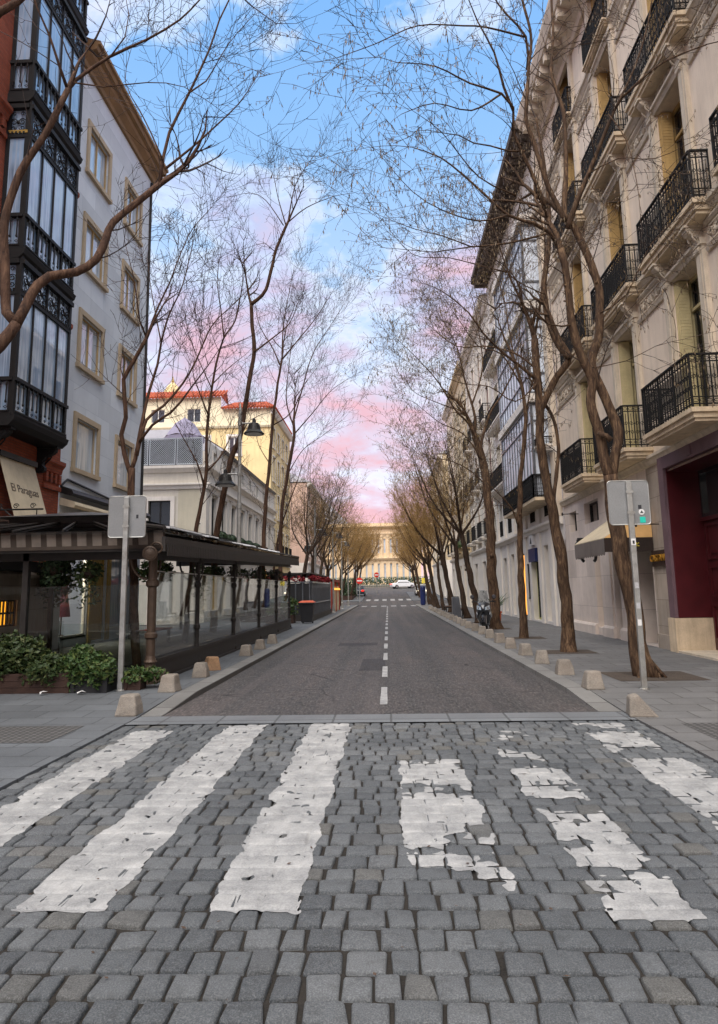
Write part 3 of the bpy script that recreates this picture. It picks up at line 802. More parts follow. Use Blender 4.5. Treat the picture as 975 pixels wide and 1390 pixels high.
# portal
mb = MB(); FR.box(mb, port[0] - .3, port[0], .85, 4.58, -.05, .10); FR.box(mb, port[1], port[1] + .3, .85, 4.58, -.05, .10); FR.box(mb, port[0], port[1], 4.28, 4.58, -.05, .098)
FR.box(mb, 14.72, 14.98, 4.33, 4.55, .09, .13)
pt = mb.build('portal', M['portal_trim'], pal)
mb = MB(); a0, a1 = port[0], port[1]
for b in (a0, a1 - .03): FR.box(mb, b, b + .03, .85, 4.27, -.78, .03)
FR.box(mb, a0 + .03, a1 - .03, 4.2, 4.27, -.78, .02)
mb.build('lining', M['maroon_paint'], pt)
for k in range(2):
    b0 = a0 + .03 + k * (a1 - a0 - .06) / 2; b1 = b0 + (a1 - a0 - .06) / 2 - .006; d = MB()
    FR.box(d, b0, b1, .14, 3.1, -.78, -.71)
    for z0, z1 in ((.35, 1.15), (1.3, 2.0), (2.15, 2.95)):
        FR.border(d, b0 + .15, b1 - .15, z0, z1, .05, -.71, -.66); FR.box(d, b0 + .28, b1 - .28, z0 + .13, z1 - .13, -.71, -.68)
    FR.prof(d, b0, b1, [(-.71, 3.0), (-.62, 3.02), (-.62, 3.1), (-.71, 3.12)])
    dd = d.build('door', M['maroon_paint'], pt)
    h = MB(); h.lathe(FR.P(b1 - .1 if k == 0 else b0 + .1, 1.1, -.70), [(.03, 0), (.03, .04), (.05, .05), (.05, .09), (.02, .1)], 10, FR.n); h.build('handle', M['gold_trim'], dd)
mb = MB(); FR.quad(mb, a0, a1, 3.1, 4.25, -.76); FR.border(mb, a0 + .03, a1 - .03, 3.12, 4.2, .08, -.76, -.69); tr = mb.build('transom', M['pane_dark'], pt)
mb = MB()
for b in (a0 - .34, a1 - .06):
    mb = MB(); FR.box(mb, b, b + .4, .0, .84, -.76, .14); mb.build('plinth_block', M['slab_stone'], pt)
mb = MB(); FR.box(mb, a0 + .06, a1 - .06, 0, .13, -.78, .12); mb.build('step', M['trim_stone'], pt)
# boutique door, narrow door, small high windows
mb = MB(); FR.box(mb, 17.68, 19.1, .1, 3.35, -.8, -.72); d = mb.build('door', M['dark_void'], pal)
mb = MB(); FR.border(mb, 17.7, 19.08, .12, 3.3, .06, -.74, -.68); mb.build('frame', M['black_metal'], d)
mb = MB(); FR.box(mb, 20.25, 20.75, .1, 3.4, -.4, -.33); d = mb.build('door', M['dark_void'], pal)
mb = MB(); FR.box(mb, 21.85, 22.55, .32, 3.2, -.38, -.31); FR.border(mb, 21.9, 22.5, .4, 3.1, .06, -.31, -.28); mb.build('door', M['palace_stone'], pal)
for (b0, b1, z0, z1) in ((21.75, 23.3, 3.62, 4.3), (24.3, 25.2, 3.5, 4.2)): window(pal, FR, b0, b1, z0, z1, .25, frame='black_metal', leaves=2)
window(pal, FR, 8.6, 10.8, .5, 3.9, .3, frame='dark_wood', leaves=2)
# awning over the boutique door
aw = MB(); ax0, ax1 = 17.5, 20.25
aw.hexa([FR.P(ax0, 3.58, .02), FR.P(ax1, 3.58, .02), FR.P(ax1, 3.54, .02), FR.P(ax0, 3.54, .02)], [FR.P(ax0, 2.78, 1.2), FR.P(ax1, 2.78, 1.2), FR.P(ax1, 2.74, 1.2), FR.P(ax0, 2.74, 1.2)])
awo = aw.build('awning', M['awning_cream'], pal)
e = MB(); e.extrude([FR.P(ax0 - .004, 3.56, .02), FR.P(ax0 - .004, 2.77, 1.19), FR.P(ax0 - .004, 2.77, .02)], (0, -.012, 0)); e.build('end_panel', M['awning_orange'], awo)
e = MB(); FR.box(e, ax0 - .02, ax1, 2.44, 2.755, 1.19, 1.205)
n = 14
for k in range(n): 
    b0 = ax0 + (ax1 - ax0) * k / n; b1 = ax0 + (ax1 - ax0) * (k + 1) / n; c = (b0 + b1) / 2
    e.lathe(FR.P(c, 2.44, 1.19), [((b1 - b0) / 2, 0), ((b1 - b0) / 2, .014)], 10, FR.n)
e.build('valance', M['awning_grey'], awo)
e = MB(); FR.box(e, ax0 - .03, ax0 - .015, 2.42, 2.765, .02, 1.21); ev = e.build('valance', M['awning_black'], awo)
text_obj('lettering', 'C', .24, FR.P(ax0 - .032, 2.61, .93), (1, 0, 0), (0, 0, 1), M['yellow_letter'], awo, .003)
text_obj('lettering', 'e:', .2, FR.P(ax0 - .032, 2.61, .42), (1, 0, 0), (0, 0, 1), M['yellow_letter'], awo, .003)
# gold letters by the portal
sg = thing('wall_sign', 'gold raised letters on a dark bar by the maroon portal', 'sign', FR.P(17.12, 2.2, 0))
mb = MB(); FR.box(mb, 16.76, 17.52, 2.04, 2.42, .0, .06); mb.build('backing', M['dark_wood'], sg)
text_obj('lettering', 'CASTAN', .235, FR.P(17.14, 2.23, .075), (0, -1, 0), (0, 0, 1), M['gold_letter'], sg, .014)
# curled black bracket sign
hs = thing('bracket_sign', 'dark scalloped bracket sign hanging beyond the cream awning', 'sign', FR.P(20.6, 2.55, 0))
mb = MB()
for k in range(5): mb.lathe(FR.P(20.6, 2.9 - .11 * k, .95 + (.05 if k % 2 else 0)), [(.09, -.05), (.1, 0), (.09, .05)], 12, (0, 1, 0))
mb.tube([FR.P(20.6, 2.46 + .16 * sin(q * pi / 8) - .05, .72 - .20 * cos(q * pi / 8)) for q in range(-2, 11)], .045, 8)
mb.build('emblem', M['black_metal'], hs)
mb = MB(); mb.cyl(FR.P(20.6, 2.98, 0), FR.P(20.6, 2.98, 1.02), .018, 6); mb.build('bracket', M['black_metal'], hs)
for (yy, zz, ob) in ((17.05, 3.05, 'above the gold letters'), (24.0, 4.05, 'over the pavement near the corner pilaster')):
    b = thing('wall_bracket', 'thin iron spike bracket %s' % ob, 'bracket', FR.P(yy, zz, 0))
    mb = MB(); mb.cyl(FR.P(yy, zz, 0), FR.P(yy, zz, .55), .014, 6); mb.build('arm', M['black_metal'], b)
    mb = MB(); mb.lathe(FR.P(yy, zz - .06, .55), [(.01, 0), (.03, .02), (.03, .09), (.01, .12)], 8); mb.build('tip', M['black_metal'], b)

# ---------------------------------------------------------------- right: house with glazed bays and dark eaves
b2 = thing('bay_house', 'cream house with stacked glazed bays and deep dark eaves', 'building', (9, 33, 0))
G = Fr((6.55, 0, 0), (0, 1, 0), (-1, 0, 0)); y0, y1 = 25.9, 41.0
ops = []; wins = []
gl = [(26.6, 27.3, .2, 3.35), (28.6, 29.4, .2, 3.3), (30.6, 32.1, .15, 3.3), (34.0, 34.9, .2, 3.3), (36.3, 37.2, .2, 3.3), (38.6, 39.6, .3, 3.2)]
up = []
for c in (28.3, 31.2, 34.1, 37.0, 39.7): up.append((c - .45, c + .45, 4.45, 6.3))
fl = [(7.0, 9.6), (10.6, 13.2), (14.2, 16.6), (17.4, 19.3)]
fw = []
for c in (36.0, 39.2):
    for z0, z1 in fl: fw.append((c - .6, c + .6, z0, z1))
mb = MB(); G.wall(mb, y0, y1, 4.1, 20.0, up + fw, .3); mb.box(6.9, y1 - .02, 0, 15, y1, 20.0); mb.box(6.9, y0, 4.1, 15, y0 + .02, 20); mb.build('wall', M['white_wall'], b2)
mb = MB(); G.wall(mb, y0, y1, 0, 4.1, gl, .35)
for c in (27.9, 30.0, 33.0, 35.6, 38.0, 40.4): G.box(mb, c - .22, c + .22, 0, 3.9, -.02, .07)
mb.build('stone_base', M['white_stone'], b2)
mb = MB(); G.prof(mb, y0, y1, [(0, 3.9), (.1, 3.9), (.14, 4.0), (.26, 4.06), (.26, 4.16), (0, 4.2)]); G.prof(mb, y0, y1, [(0, 6.55), (.1, 6.55), (.25, 6.7), (.25, 6.82), (0, 6.85)])
for c in (26.6, 29.75, 32.65, 35.55, 38.4, 40.75): G.box(mb, c - .25, c + .25, 4.2, 6.55, -.02, .1)
mb.build('string_course', M['white_stone'], b2)
for (a0, a1, z0, z1) in up:
    w = window(b2, G, a0, a1, z0, z1, .26, None, frame='dark_wood', leaves=2)
    r = MB(); rail_run(r, G, a0, a1, z0, z0 + .85, .02, .02, False, .11); r.build('railing', M['wrought_iron'], w)
for (a0, a1, z0, z1) in fw:
    window(b2, G, a0, a1, z0, z1, .26, 'white_stone', .14, .06, 'shutter_wood', 'pane_sky', 2, shutters='shutter_cream')
for z0, z1 in fl[:3]: balcony(b2, G, 35.0, 40.3, z0 - .05, .6, .22, 1.0, mat='white_stone', ornate=False)
balcony(b2, G, 24.9 + 1.05, 34.2, 5.15 if False else 6.95, .75, .22, .0 + .3, mat='white_stone', ornate=False)
# pilaster beside the mansion
mb = MB(); G.box(mb, 25.92, 26.5, 4.2, 19.6, -.02, .2); G.box(mb, 25.91, 26.6, 16.4, 16.7, -.02, .32); G.box(mb, 25.91, 26.55, 9.0, 9.25, -.02, .27); mb.build('pilaster', M['palace_stone'], b2)
# glazed bay
for fi, (z0, z1) in enumerate(((5.0, 8.75), (9.1, 12.6), (12.95, 16.3))):
    d = .78; a0, a1 = 26.7, 33.6; mb = MB()
    zt = z0 + .85
    for a in (a0, a1): G.box(mb, a - .05, a + .05, z0, z1, d - .05, d + .05)
    n = 11
    for k in range(1, n): a = a0 + (a1 - a0) * k / n; G.box(mb, a - .018, a + .018, z0, z1, d - .02, d + .025)
    for (p, q) in ((z0, z0 + .1), (zt - .04, zt + .04), (z1 - .75, z1 - .69), (z1 - .1, z1)):
        G.box(mb, a0 + .05, a1 - .05, p, q, d - .032, d + .045)
        for a in (a0, a1): G.box(mb, a - .045, a + .045, p, q, 0, d - .05)
    by = mb.build('glazed_bay', M['scooter_grey'], b2)
    p = MB(); G.quad(p, a0, a1, z0, z1, d - .01); p.poly([G.P(a0, z0, 0), G.P(a0, z0, d), G.P(a0, z1, d), G.P(a0, z1, 0)]); p.poly([G.P(a1, z0, 0), G.P(a1, z0, d), G.P(a1, z1, d), G.P(a1, z1, 0)]); p.build('pane', M['pane_mirador'], by)
    s_ = MB(); G.box(s_, a0 - .2, a1 + .2, z1 + .01, z1 + .34, 0, d + .14); s_.build('bay_slab', M['white_stone'], by); s_ = MB(); G.box(s_, a0 - .14, a1 + .14, z0 - .12, z0 - .001, 0, d + .08); s_.build('bay_slab', M['white_stone' if fi else 'slab_stone'], by)
    if fi == 0: r = MB(); rail_run(r, G, a0 - .1, a1 + .1, z0, z0 + .9, d + .1, d + .1, True, .14); rail_run(r, G, a0 - .1, a0 - .1, z0, z0 + .9, 0, d + .1, True, .14); r.build('railing', M['wrought_iron'], by)
# eaves
mb = MB(); G.prof(mb, y0 + .25, y1, [(0, 20.0), (.85, 20.25), (.95, 20.3), (.95, 20.62), (-.5, 20.9), (-.5, 20.0)])
y = y0 + .35
while y < y1 - .2: G.box(mb, y, y + .16, 19.88, 20.2, 0, .8); y += .55
mb.build('eaves', M['eave_dark'], b2)
mb = MB(); mb.hexa([(7.1, y0 + .3, 20.75), (15, y0 + .3, 20.75), (15, y1 - .1, 20.75), (7.1, y1 - .1, 20.75)], [(10, y0 + .3, 22.2), (13, y0 + .3, 22.2), (13, y1 - .1, 22.2), (10, y1 - .1, 22.2)]); mb.build('roof', M['roof_lead'], b2)
for k, (a0, a1, z0, z1) in enumerate(gl):
    mm = ['dark_wood', 'cream_wall', 'lime_door', 'palace_stone', 'cream_wall', 'dark_wood'][k]
    mb = MB(); G.box(mb, a0, a1, z0, z1, -.3, -.24); G.border(mb, a0 + .06, a1 - .06, z0 + .06, z1 - .08, .07, -.24, -.21); d = mb.build('door', M[mm], b2)
    if k == 2:
        t = MB(); G.box(t, a0 + .02, a1 - .02, 2.7, 3.28, -.2, .12); t.build('door_hood', M['blue_paint'], d)
        t = MB(); G.box(t, a1 - .45, a1 - .38, .25, 2.7, -.24, -.16); t.build('door_post', M['black_metal'], d)
ws = thing('shop_sign', 'small square white sign with dark emblem over the lime door', 'sign', G.P(31.4, 3.6, 0))
mb = MB(); G.box(mb, 31.0, 31.75, 3.42, 3.88, .0, .12); mb.build('panel', M['white_sticker'], ws)
mb = MB(); mb.extrude([G.P(31.2, 3.5, .121), G.P(31.38, 3.8, .121), G.P(31.58, 3.5, .121)], (-.004, 0, 0)); mb.build('emblem', M['dark_ink'], ws)
mn = thing('menu_board', 'narrow black framed notice board on the pale wall', 'notice board', G.P(33.0, 1.7, 0))
mb = MB(); G.border(mb, 32.6, 33.3, 1.05, 2.65, .07, .0, .06); mb.build('frame', M['black_metal'], mn)
mb = MB(); G.quad(mb, 32.66, 33.24, 1.1, 2.6, .03); mb.build('sheet', M['lattice_grey'], mn)
lw = thing('lit_door_light', 'warm glowing strip for the lit edge of a door beside the notice board', 'light', G.P(33.65, 1.7, 0))
mb = MB(); G.box(mb, 33.61, 33.66, .3, 3.1, .0, .05); mb.build('tube', M['warm_lamp'], lw)  # glowing strip made to stand for a door's lit edge, not a lamp
mb = MB(); G.box(mb, 33.56, 33.72, 3.1, 3.16, .0, .07); G.box(mb, 33.56, 33.72, .24, .3, .0, .07); mb.build('mount', M['black_metal'], lw)

# ---------------------------------------------------------------- right: plainer houses down the street
def plain_house(name, label, side, y0, y1, H, mats, floors, xf, ncol, ground=4.0, win=('white_frame', 'pane_dark'), trim='white_stone', bal=None, roof=None, shut=None, gdoors=3, cornice='white_stone', zoff=0.0, ww=1.1, doorm='dark_wood', oh=.5):
    b = thing(name, label, 'building', (xf + side * 4, (y0 + y1) / 2, zoff))
    f = Fr((xf, 0, zoff), (0, 1, 0), (-side, 0, 0)); ops = []; n = ncol
    for (z0, z1) in floors:
        for k in range(n):
            c = y0 + (y1 - y0) * (k + .5) / n; ops.append((c - ww / 2, c + ww / 2, z0, z1))
    gd = []
    for k in range(gdoors):
        c = y0 + (y1 - y0) * (k + .5) / gdoors; gd.append((c - .8, c + .8, .15, ground - .75))
    mb = MB(); f.wall(mb, y0, y1, ground, H, ops, .25)
    xb = xf + side * 8; xa = xf + side * .02
    mb.box(min(xa, xb), y0, ground - .2, max(xa, xb), y0 + .02, zoff + H); mb.box(min(xa, xb), y1 - .02, 0, max(xa, xb), y1, zoff + H); mb.box(min(xa, xb), y0 + .03, zoff + H - .03, max(xa, xb), y1 - .03, zoff + H)
    mb.build('wall', M[mats[0]], b)
    mb = MB(); f.wall(mb, y0, y1, -.1, ground, gd, .35); mb.box(min(xa, xb), y0 - .001, zoff - .1, max(xa, xb), y0 + .022, zoff + ground); mb.build('ground_floor', M[mats[1]], b)
    mb = MB(); f.prof(mb, y0, y1, [(0, ground - .1), (.1, ground - .1), (.2, ground + .05), (.2, ground + .15), (0, ground + .18)]); mb.build('string_course', M[cornice], b); mb = MB()
    f.prof(mb, y0, y1, [(0, H - .5), (.1, H - .5), (oh * .5, H - .3), (oh, H - .15), (oh, H + .1), (0, H + .14)]); mb.build('cornice', M[cornice], b)
    for o in ops: window(b, f, *o, depth=.2, trim=trim, tw=.13, frame=win[0], pane=win[1], shutters=shut)
    for o in gd:
        mb = MB(); f.box(mb, o[0], o[1], o[2], o[3], -.33, -.28); f.border(mb, o[0] + .05, o[1] - .05, o[2] + .04, o[3] - .05, .08, -.28, -.24); mb.build('door', M[doorm], b)
    if bal:
        for zi in bal:
            for k in range(n):
                c = y0 + (y1 - y0) * (k + .5) / n
                balcony(b, f, c - .95, c + .95, floors[zi][0] - .05, .5, .18, 1.0, mat=cornice, ornate=False)
    if roof:
        mb = MB(); z = zoff + H + .12
        a, c = (xf - side * oh, xf + side * 8)
        lo = [(min(a, c), y0 - .1, z), (max(a, c), y0 - .1, z), (max(a, c), y1 + .1, z), (min(a, c), y1 + .1, z)]
        m = xf + side * 4
        hi = [(m - .3, y0 + 1.5, z + 2), (m + .3, y0 + 1.5, z + 2), (m + .3, y1 - 1.5, z + 2), (m - .3, y1 - 1.5, z + 2)]
        mb.hexa(lo, hi); mb.build('roof', M[roof], b)
    return b, f
F4 = [(4.9, 7.3), (8.4, 10.8), (11.9, 14.2), (15.2, 17.4)]
b, f = plain_house('cream_house', 'cream house with red brown shutters after the glazed bays', 1, 41.02, 54.0, 19.4, ('cream_wall', 'white_stone'), F4, 6.55, 4, 4.1, ('shutter_red', 'pane_dark'), 'white_stone', [0, 1, 2], 'roof_lead', 'shutter_red', 3)
b, f = plain_house('tan_house', 'tan house with balconies halfway down the right side', 1, 54.02, 64.0, 19.6, ('tan_wall', 'white_wall'), F4, 6.5, 3, 4.3, ('dark_wood', 'pane_dark'), 'cream_wall', [0, 1], 'roof_lead', None, 3, 'tan_wall', doorm='ochre_door')
mb = MB()
for k in range(5):
    c = 57 + k * .5; mb.lathe((6.05, c, 4.85), [(.2, 0), (.28, .25), (.2, .5), (.05, .6)], 8)
gb = mb.build('balcony_hedge', M['hedge_leaf'], None, label='clipped green plants along a balcony of the tan house', cat='plant')
b, f = plain_house('corner_house', 'grey tan house on the corner of the far cross street', 1, 64.02, 70.9, 19.2, ('palace_plaster', 'white_wall'), F4, 6.5, 2, 4.2, ('white_frame', 'pane_dark'), 'white_stone', [0], 'roof_lead', None, 2)
plain_house('far_block', 'pale tan block beyond the far cross street on the right', 1, 80, 103, 16.5, ('tan_wall', 'white_wall'), [(5.2, 7.4), (8.4, 10.6), (11.6, 13.8)], 6.7, 6, 4.2, ('white_frame', 'pane_dark'), 'white_stone', None, 'roof_lead', None, 4, zoff=.6)
# ---------------------------------------------------------------- left: red brick house with iron galleries
L = Fr((-9.5, 0, 0), (0, 1, 0), (1, 0, 0))
rb = thing('brick_house', 'red brick house with black iron glazed bay galleries', 'building', (-12, 14, 0))
y0, y1 = 6.0, 19.56
LZ = [5.75, 10.0, 14.3, 18.6]
ops = [(14.2, 15.2, 3.0, 4.55), (10.6, 12.2, 2.6, 4.6), (16.5, 17.6, .85, 1.5)]
for z in LZ[:3]: ops.append((10.4, 11.6, z + .3, z + 2.9)); ops.append((7.4, 8.6, z + .3, z + 2.9))
mb = MB(); L.wall(mb, y0, y1, 0, 22, ops, .3); mb.box(-18, y0, 0, -9.52, y0 + .02, 22); mb.box(-18, y1 - .02, 4.6, -9.52, y1, 22); mb.box(-18, y0 + .03, 21.97, -9.53, y1 - .03, 22)
mb.build('wall', M['red_brick'], rb)
mb = MB()
for z in (5.3, 9.55, 13.85, 18.1):
    for (a0, a1) in ((y0, 15.68), (18.56, y1)):
        L.prof(mb, a0, a1, [(0, z - .25), (.06, z - .25), (.1, z - .1), (.18, z), (.18, z + .1), (0, z + .14)])
        L.prof(mb, a0, a1, [(0, z - .75), (.07, z - .75), (.07, z - .62), (0, z - .6)])
        a = a0 + .05
        while a < a1 - .15: L.box(mb, a, a + .12, z - .55, z - .28, -.01, .09); a += .26
mb.build('string_course', M['red_brick'], rb)
mb = MB(); L.box(mb, y0, y1 - .4, 1.62, 2.05, -.02, .22); L.prof(mb, y0, y1 - .4, [(0, 2.05), (.3, 2.05), (.3, 2.13), (.2, 2.2), (0, 2.22)]); mb.build('stone_ledge', M['plinth_ashlar'], rb)
mb = MB(); L.wall(mb, y0, y1, 0, 1.62, [(16.5, 17.6, .85, 1.5)], .3); 
mb.build('stone_base', M['plinth_ashlar'], rb).location.x += .03
for o in ops[:2] + ops[3:]: window(rb, L, *o, depth=.25, frame='dark_wood', leaves=2)
# lit basement window behind bars
mb = MB(); L.quad(mb, 16.5, 17.6, .85, 1.5, -.22); pn = mb.build('lit_window', M['amber_window'], rb)
mb = MB(); L.border(mb, 16.5, 17.6, .85, 1.5, .04, -.1, -.05)
for k in range(1, 7): a = 16.5 + 1.1 * k / 7; L.box(mb, a - .022, a + .022, .85, 1.5, -.09, -.05)
L.box(mb, 16.5, 17.6, 1.15, 1.2, -.092, -.045); mb.build('bars', M['black_metal'], pn)
# stacked iron galleries
ga0, ga1, gd = 15.78, 18.42, .6
for gi, zb in enumerate(LZ):
    zt = zb + 4.22; mb = MB()
    def bars(fr, a0, a1, d, n, side=False):
        """posts, balustrade and ornamental frieze on one face"""
        for k in range(n + 1):
            a = a0 + (a1 - a0) * k / n; w = .055 if k in (0, n) else .022
            fr.box(mb, a - w, a + w, zb + .12, zt - .02, d - .03, d + .04)
        for (p, q, e) in ((zb + .1, zb + .2, .07), (zb + .98, zb + 1.07, .09), (zb + 3.18, zb + 3.27, .05), (zb + 3.98, zb + 4.1, .1)): fr.box(mb, a0 - .05, a1 + .05, p, q, d - .04, d + e)
        m = n * 3
        for k in range(m):
            a = a0 + (a1 - a0) * (k + .5) / m
            mb.lathe(fr.P(a, zb + .42, d + .07), [(.018, 0), (.03, .03), (.016, .08), (.016, .42), (.03, .47), (.016, .52), (.016, .56)], 6)
            scroll(mb, fr, a, zb + .31, d + .07, .05, 1 if k % 2 else -1, 1.1, .009, 8)
        fr.box(mb, a0, a1, zb + .2, zb + .24, d + .05, d + .09)
        for k in range(n):
            a = a0 + (a1 - a0) * (k + .5) / n; r = (a1 - a0) / n * .23
            for s in (-1, 1):
                scroll(mb, fr, a + s * r * .95, zb + 3.62, d + .03, r * .9, s, 1.5, .017, 14)
                scroll(mb, fr, a + s * r * .95, zb + 3.45, d + .03, r * .7, -s, 1.2, .015, 10, -1)
                scroll(mb, fr, a + s * r * .95, zb + 3.85, d + .03, r * .55, s, 1.2, .014, 10)
            mb.lathe(fr.P(a, zb + 3.62, d + .01), [(r * .45, 0), (r * .4, .03), (.01, .05)], 8, fr.n)
        k = a0
        while k < a1: fr.box(mb, k, k + .05, zb + 3.28, zb + 3.34, d + .0, d + .06); k += .1
    bars(L, ga0, ga1, gd, 4)
    Fs = Fr((-9.5, ga0, 0), (1, 0, 0), (0, -1, 0)); bars(Fs, .04, gd - .06, 0, 1)
    Fe = Fr((-9.5, ga1, 0), (1, 0, 0), (0, 1, 0)); bars(Fe, .04, gd - .06, 0, 1)
    L.box(mb, ga0 - .02, ga1 + .02, zb + 1.0, zb + 1.04, 0, gd - .05)
    by = mb.build('iron_gallery', M['bay_iron'], rb)
    p = MB(); z0, z1 = zb + 1.05, zb + 3.2
    L.quad(p, ga0, ga1, z0, z1, gd); Fs.quad(p, 0, gd, z0, z1, 0); Fe.quad(p, 0, gd, z0, z1, 0); p.build('pane', M['pane_bay_sky_tint'], by)
    p = MB(); L.quad(p, ga0, ga1, zb + .2, z0, gd - .03); Fs.quad(p, 0, gd, zb + .2, z0, -.03); p.build('pane', M['pane_bay_sky_tint'], by)
    p = MB(); L.quad(p, ga0, ga1, z1, zt, gd - .03); Fs.quad(p, 0, gd, z1, zt, -.03); Fe.quad(p, 0, gd, z1, zt, -.03); p.build('frieze_panel', M['pane_bay_sky_tint'], by)
    s_ = MB(); L.prof(s_, ga0 - .1, ga1 + .1, [(0, zb - .14), (gd - .05, zb - .14), (gd + .08, zb - .02), (gd + .12, zb + .1), (0, zb + .1)]); s_.build('gallery_floor', M['bay_iron'], by)
    s_ = MB(); Fs.box(s_, .06, gd - .04, zb + 3.3, zb + 3.38, .042, .055)
    if gi: s_.build('gilt_band', M['gold_trim'], by)
# brackets under the lowest gallery
for a in (ga0 + .15, ga1 - .15):
    mb = MB(); corbel(mb, L, a, .16, LZ[0] - .14, .7, gd * .9); mb.build('corbel', M['bay_iron'], rb)
# cream drop blind with the restaurant name
mb = MB(); b0, b1 = 16.15, 17.85; zt, zb_ = 5.0, 3.42
mb.hexa([L.P(b0, zt, .12), L.P(b1, zt, .12), L.P(b1, zt, .13), L.P(b0, zt, .13)], [L.P(b0, zb_, .62), L.P(b1, zb_, .62), L.P(b1, zb_, .63), L.P(b0, zb_, .63)])
bl = mb.build('awning', M['awning_cream'], rb)
nrm = V((zt - zb_, 0, .5)).normalized(); upv = V((-.5, 0, zt - zb_)).normalized()
text_obj('lettering', 'El Paraguas', .30, L.P(17.0, 4.22, .37) + nrm * .012, (0, 1, 0), upv, M['brown_letter'], bl, .003)
mb = MB(); L.box(mb, b0 - .05, b1 + .05, zt - .02, zt + .12, .04, .2); mb.build('blind_box', M['black_metal'], bl)
for bb_ in (b0, b1): mb = MB(); mb.cyl(L.P(bb_, 3.9, .0), L.P(bb_, zb_, .62), .015, 6); mb.build('arm', M['black_metal'], bl)
hs = thing('hanging_sign', 'dark hanging sign board on scrolled iron arms beside the cream blind', 'sign', L.P(15.7, 3.6, .8))
mb = MB(); L.box(mb, 15.62, 15.70, 2.75, 3.4, .25, 1.45); mb.build('board', M['dark_wood'], hs)
mb = MB(); mb.cyl(L.P(15.66, 3.58, 0), L.P(15.66, 3.58, 1.55), .02, 6)
for d in (.4, 1.4): mb.cyl(L.P(15.66, 3.4, d), L.P(15.66, 3.58, d), .012, 6)
for d in (.5, .9, 1.3): scroll(mb, Fr((-9.5, 15.66, 0), (1, 0, 0), (0, -1, 0)), d, 3.66, 0, .07, 1, 1.4, .012)
mb.build('bracket', M['black_metal'], hs)

# ---------------------------------------------------------------- left: grey rendered house
gh = thing('grey_house', 'pale grey house with tan window surrounds and brown eaves', 'building', (-12, 23, 0))
y0, y1 = 19.58, 26.4
wz = [(5.42, 7.0), (8.72, 10.36), (12.0, 13.62), (15.3, 16.9)]
cols = [(20.42, 22.0), (23.68, 25.1)]
ops = [(a0, a1, z0 + .0, z1) for (a0, a1) in cols for (z0, z1) in wz] + [(20.0, 21.8, .35, 2.95), (22.15, 23.2, .15, 2.95), (23.6, 25.8, .5, 2.9)]
mb = MB(); L.wall(mb, y0, y1, 0, 18.95, ops, .16)
R_ = Fr((-9.5, y1, 0), (-1, 0, 0), (0, 1, 0)); R_.quad(mb, 0, 9, 0, 18.95, 0); mb.box(-18.5, y0, 3, -9.55, y0 + .02, 18.95); mb.build('wall', M['grey_courses'], gh)
for (a0, a1) in cols:
    for i, (z0, z1) in enumerate(wz): window(gh, L, a0, a1, z0, z1, .13, 'grey_win_trim', .17, .06, 'ochre_frame' if i else 'grey_win_trim', 'pane_sky', 2 if i else 1, fw=.05)
mb = MB(); L.prof(mb, y0, y1 + .25, [(-.3, 18.6), (.1, 18.6), (.14, 18.72), (.32, 18.9), (.36, 19.02), (.48, 19.06), (.52, 19.2), (.6, 19.23), (.6, 19.34), (-.3, 19.6)]); mb.build('eaves', M['eave_brown'], gh)
mb = MB(); mb.hexa([(-19, y0, 19.6), (-9.2, y0, 19.42), (-9.2, y1 + .2, 19.42), (-19, y1 + .2, 19.6)], [(-14.5, y0, 21.8), (-14, y0, 21.8), (-14, y1 + .2, 21.8), (-14.5, y1 + .2, 21.8)]); mb.build('roof', M['ochre_frame'], gh)
mb = MB(); mb.tube([L.P(19.62, 4.75, .03), L.P(20.0, 5.0, .04), L.P(21.4, 4.92, .05), L.P(23.5, 4.8, .04), L.P(26.3, 4.86, .03)], .035, 6); mb.tube([L.P(26.2, 4.86, .05), L.P(26.2, 18.5, .05)], .05, 8); mb.build('cable', M['black_metal'], gh)
# shop front with rolled awnings
mb = MB(); L.quad(mb, 20.0, 21.8, .35, 2.95, -1.2); L.box(mb, 20.0, 21.8, .3, .35, -1.25, .0); mb.build('shop_back', M['white_wall'], gh)
mb = MB(); L.border(mb, 20.0, 21.8, .35, 2.95, .06, -.12, -.05); sw = mb.build('shop_window', M['white_frame'], gh)
mb = MB(); L.quad(mb, 20.06, 21.74, .4, 2.9, -.09); mb.build('pane', M['pavilion_glass'], sw)
mb = MB(); L.box(mb, 22.15, 23.2, .15, 2.95, -.12, -.07); L.border(mb, 22.25, 23.1, .3, 2.85, .08, -.07, -.04); mb.build('door', M['ochre_door'], gh)
mb = MB(); L.box(mb, 23.6, 25.8, .5, 2.9, -.12, -.09); L.border(mb, 23.6, 25.8, .5, 2.9, .07, -.09, -.05); L.box(mb, 24.66, 24.74, .5, 2.9, -.09, -.05); mb.build('shop_window', M['pane_sky'], gh)
mb = MB(); L.box(mb, 23.28, 23.52, .1, 3.0, -.02, .06); L.box(mb, 21.86, 22.08, .1, 3.0, -.02, .06); mb.build('pilaster', M['ochre_door'], gh)
for k, (z, m) in enumerate(((4.55, 'black_metal'), (4.2, 'awning_cream'), (3.75, 'awning_cream'), (3.4, 'ochre_frame'))):
    mb = MB(); L.prof(mb, y0 + .05, y1 - .1, [(0, z), (.35 + .08 * k, z - .1), (.4 + .08 * k, z - .02), (.36 + .08 * k, z + .08), (0, z + .22)]); mb.build('rolled_awning', M[m], gh)
mb = MB(); mb.lathe(L.P(20.7, 2.35, -.9), [(.02, 0), (.07, .03), (.09, .1), (.05, .16)], 10); 
sl = thing('shop_lamp', 'small glowing lamp in the shop window of the grey house', 'lamp', L.P(20.6, 2.45, -.5))
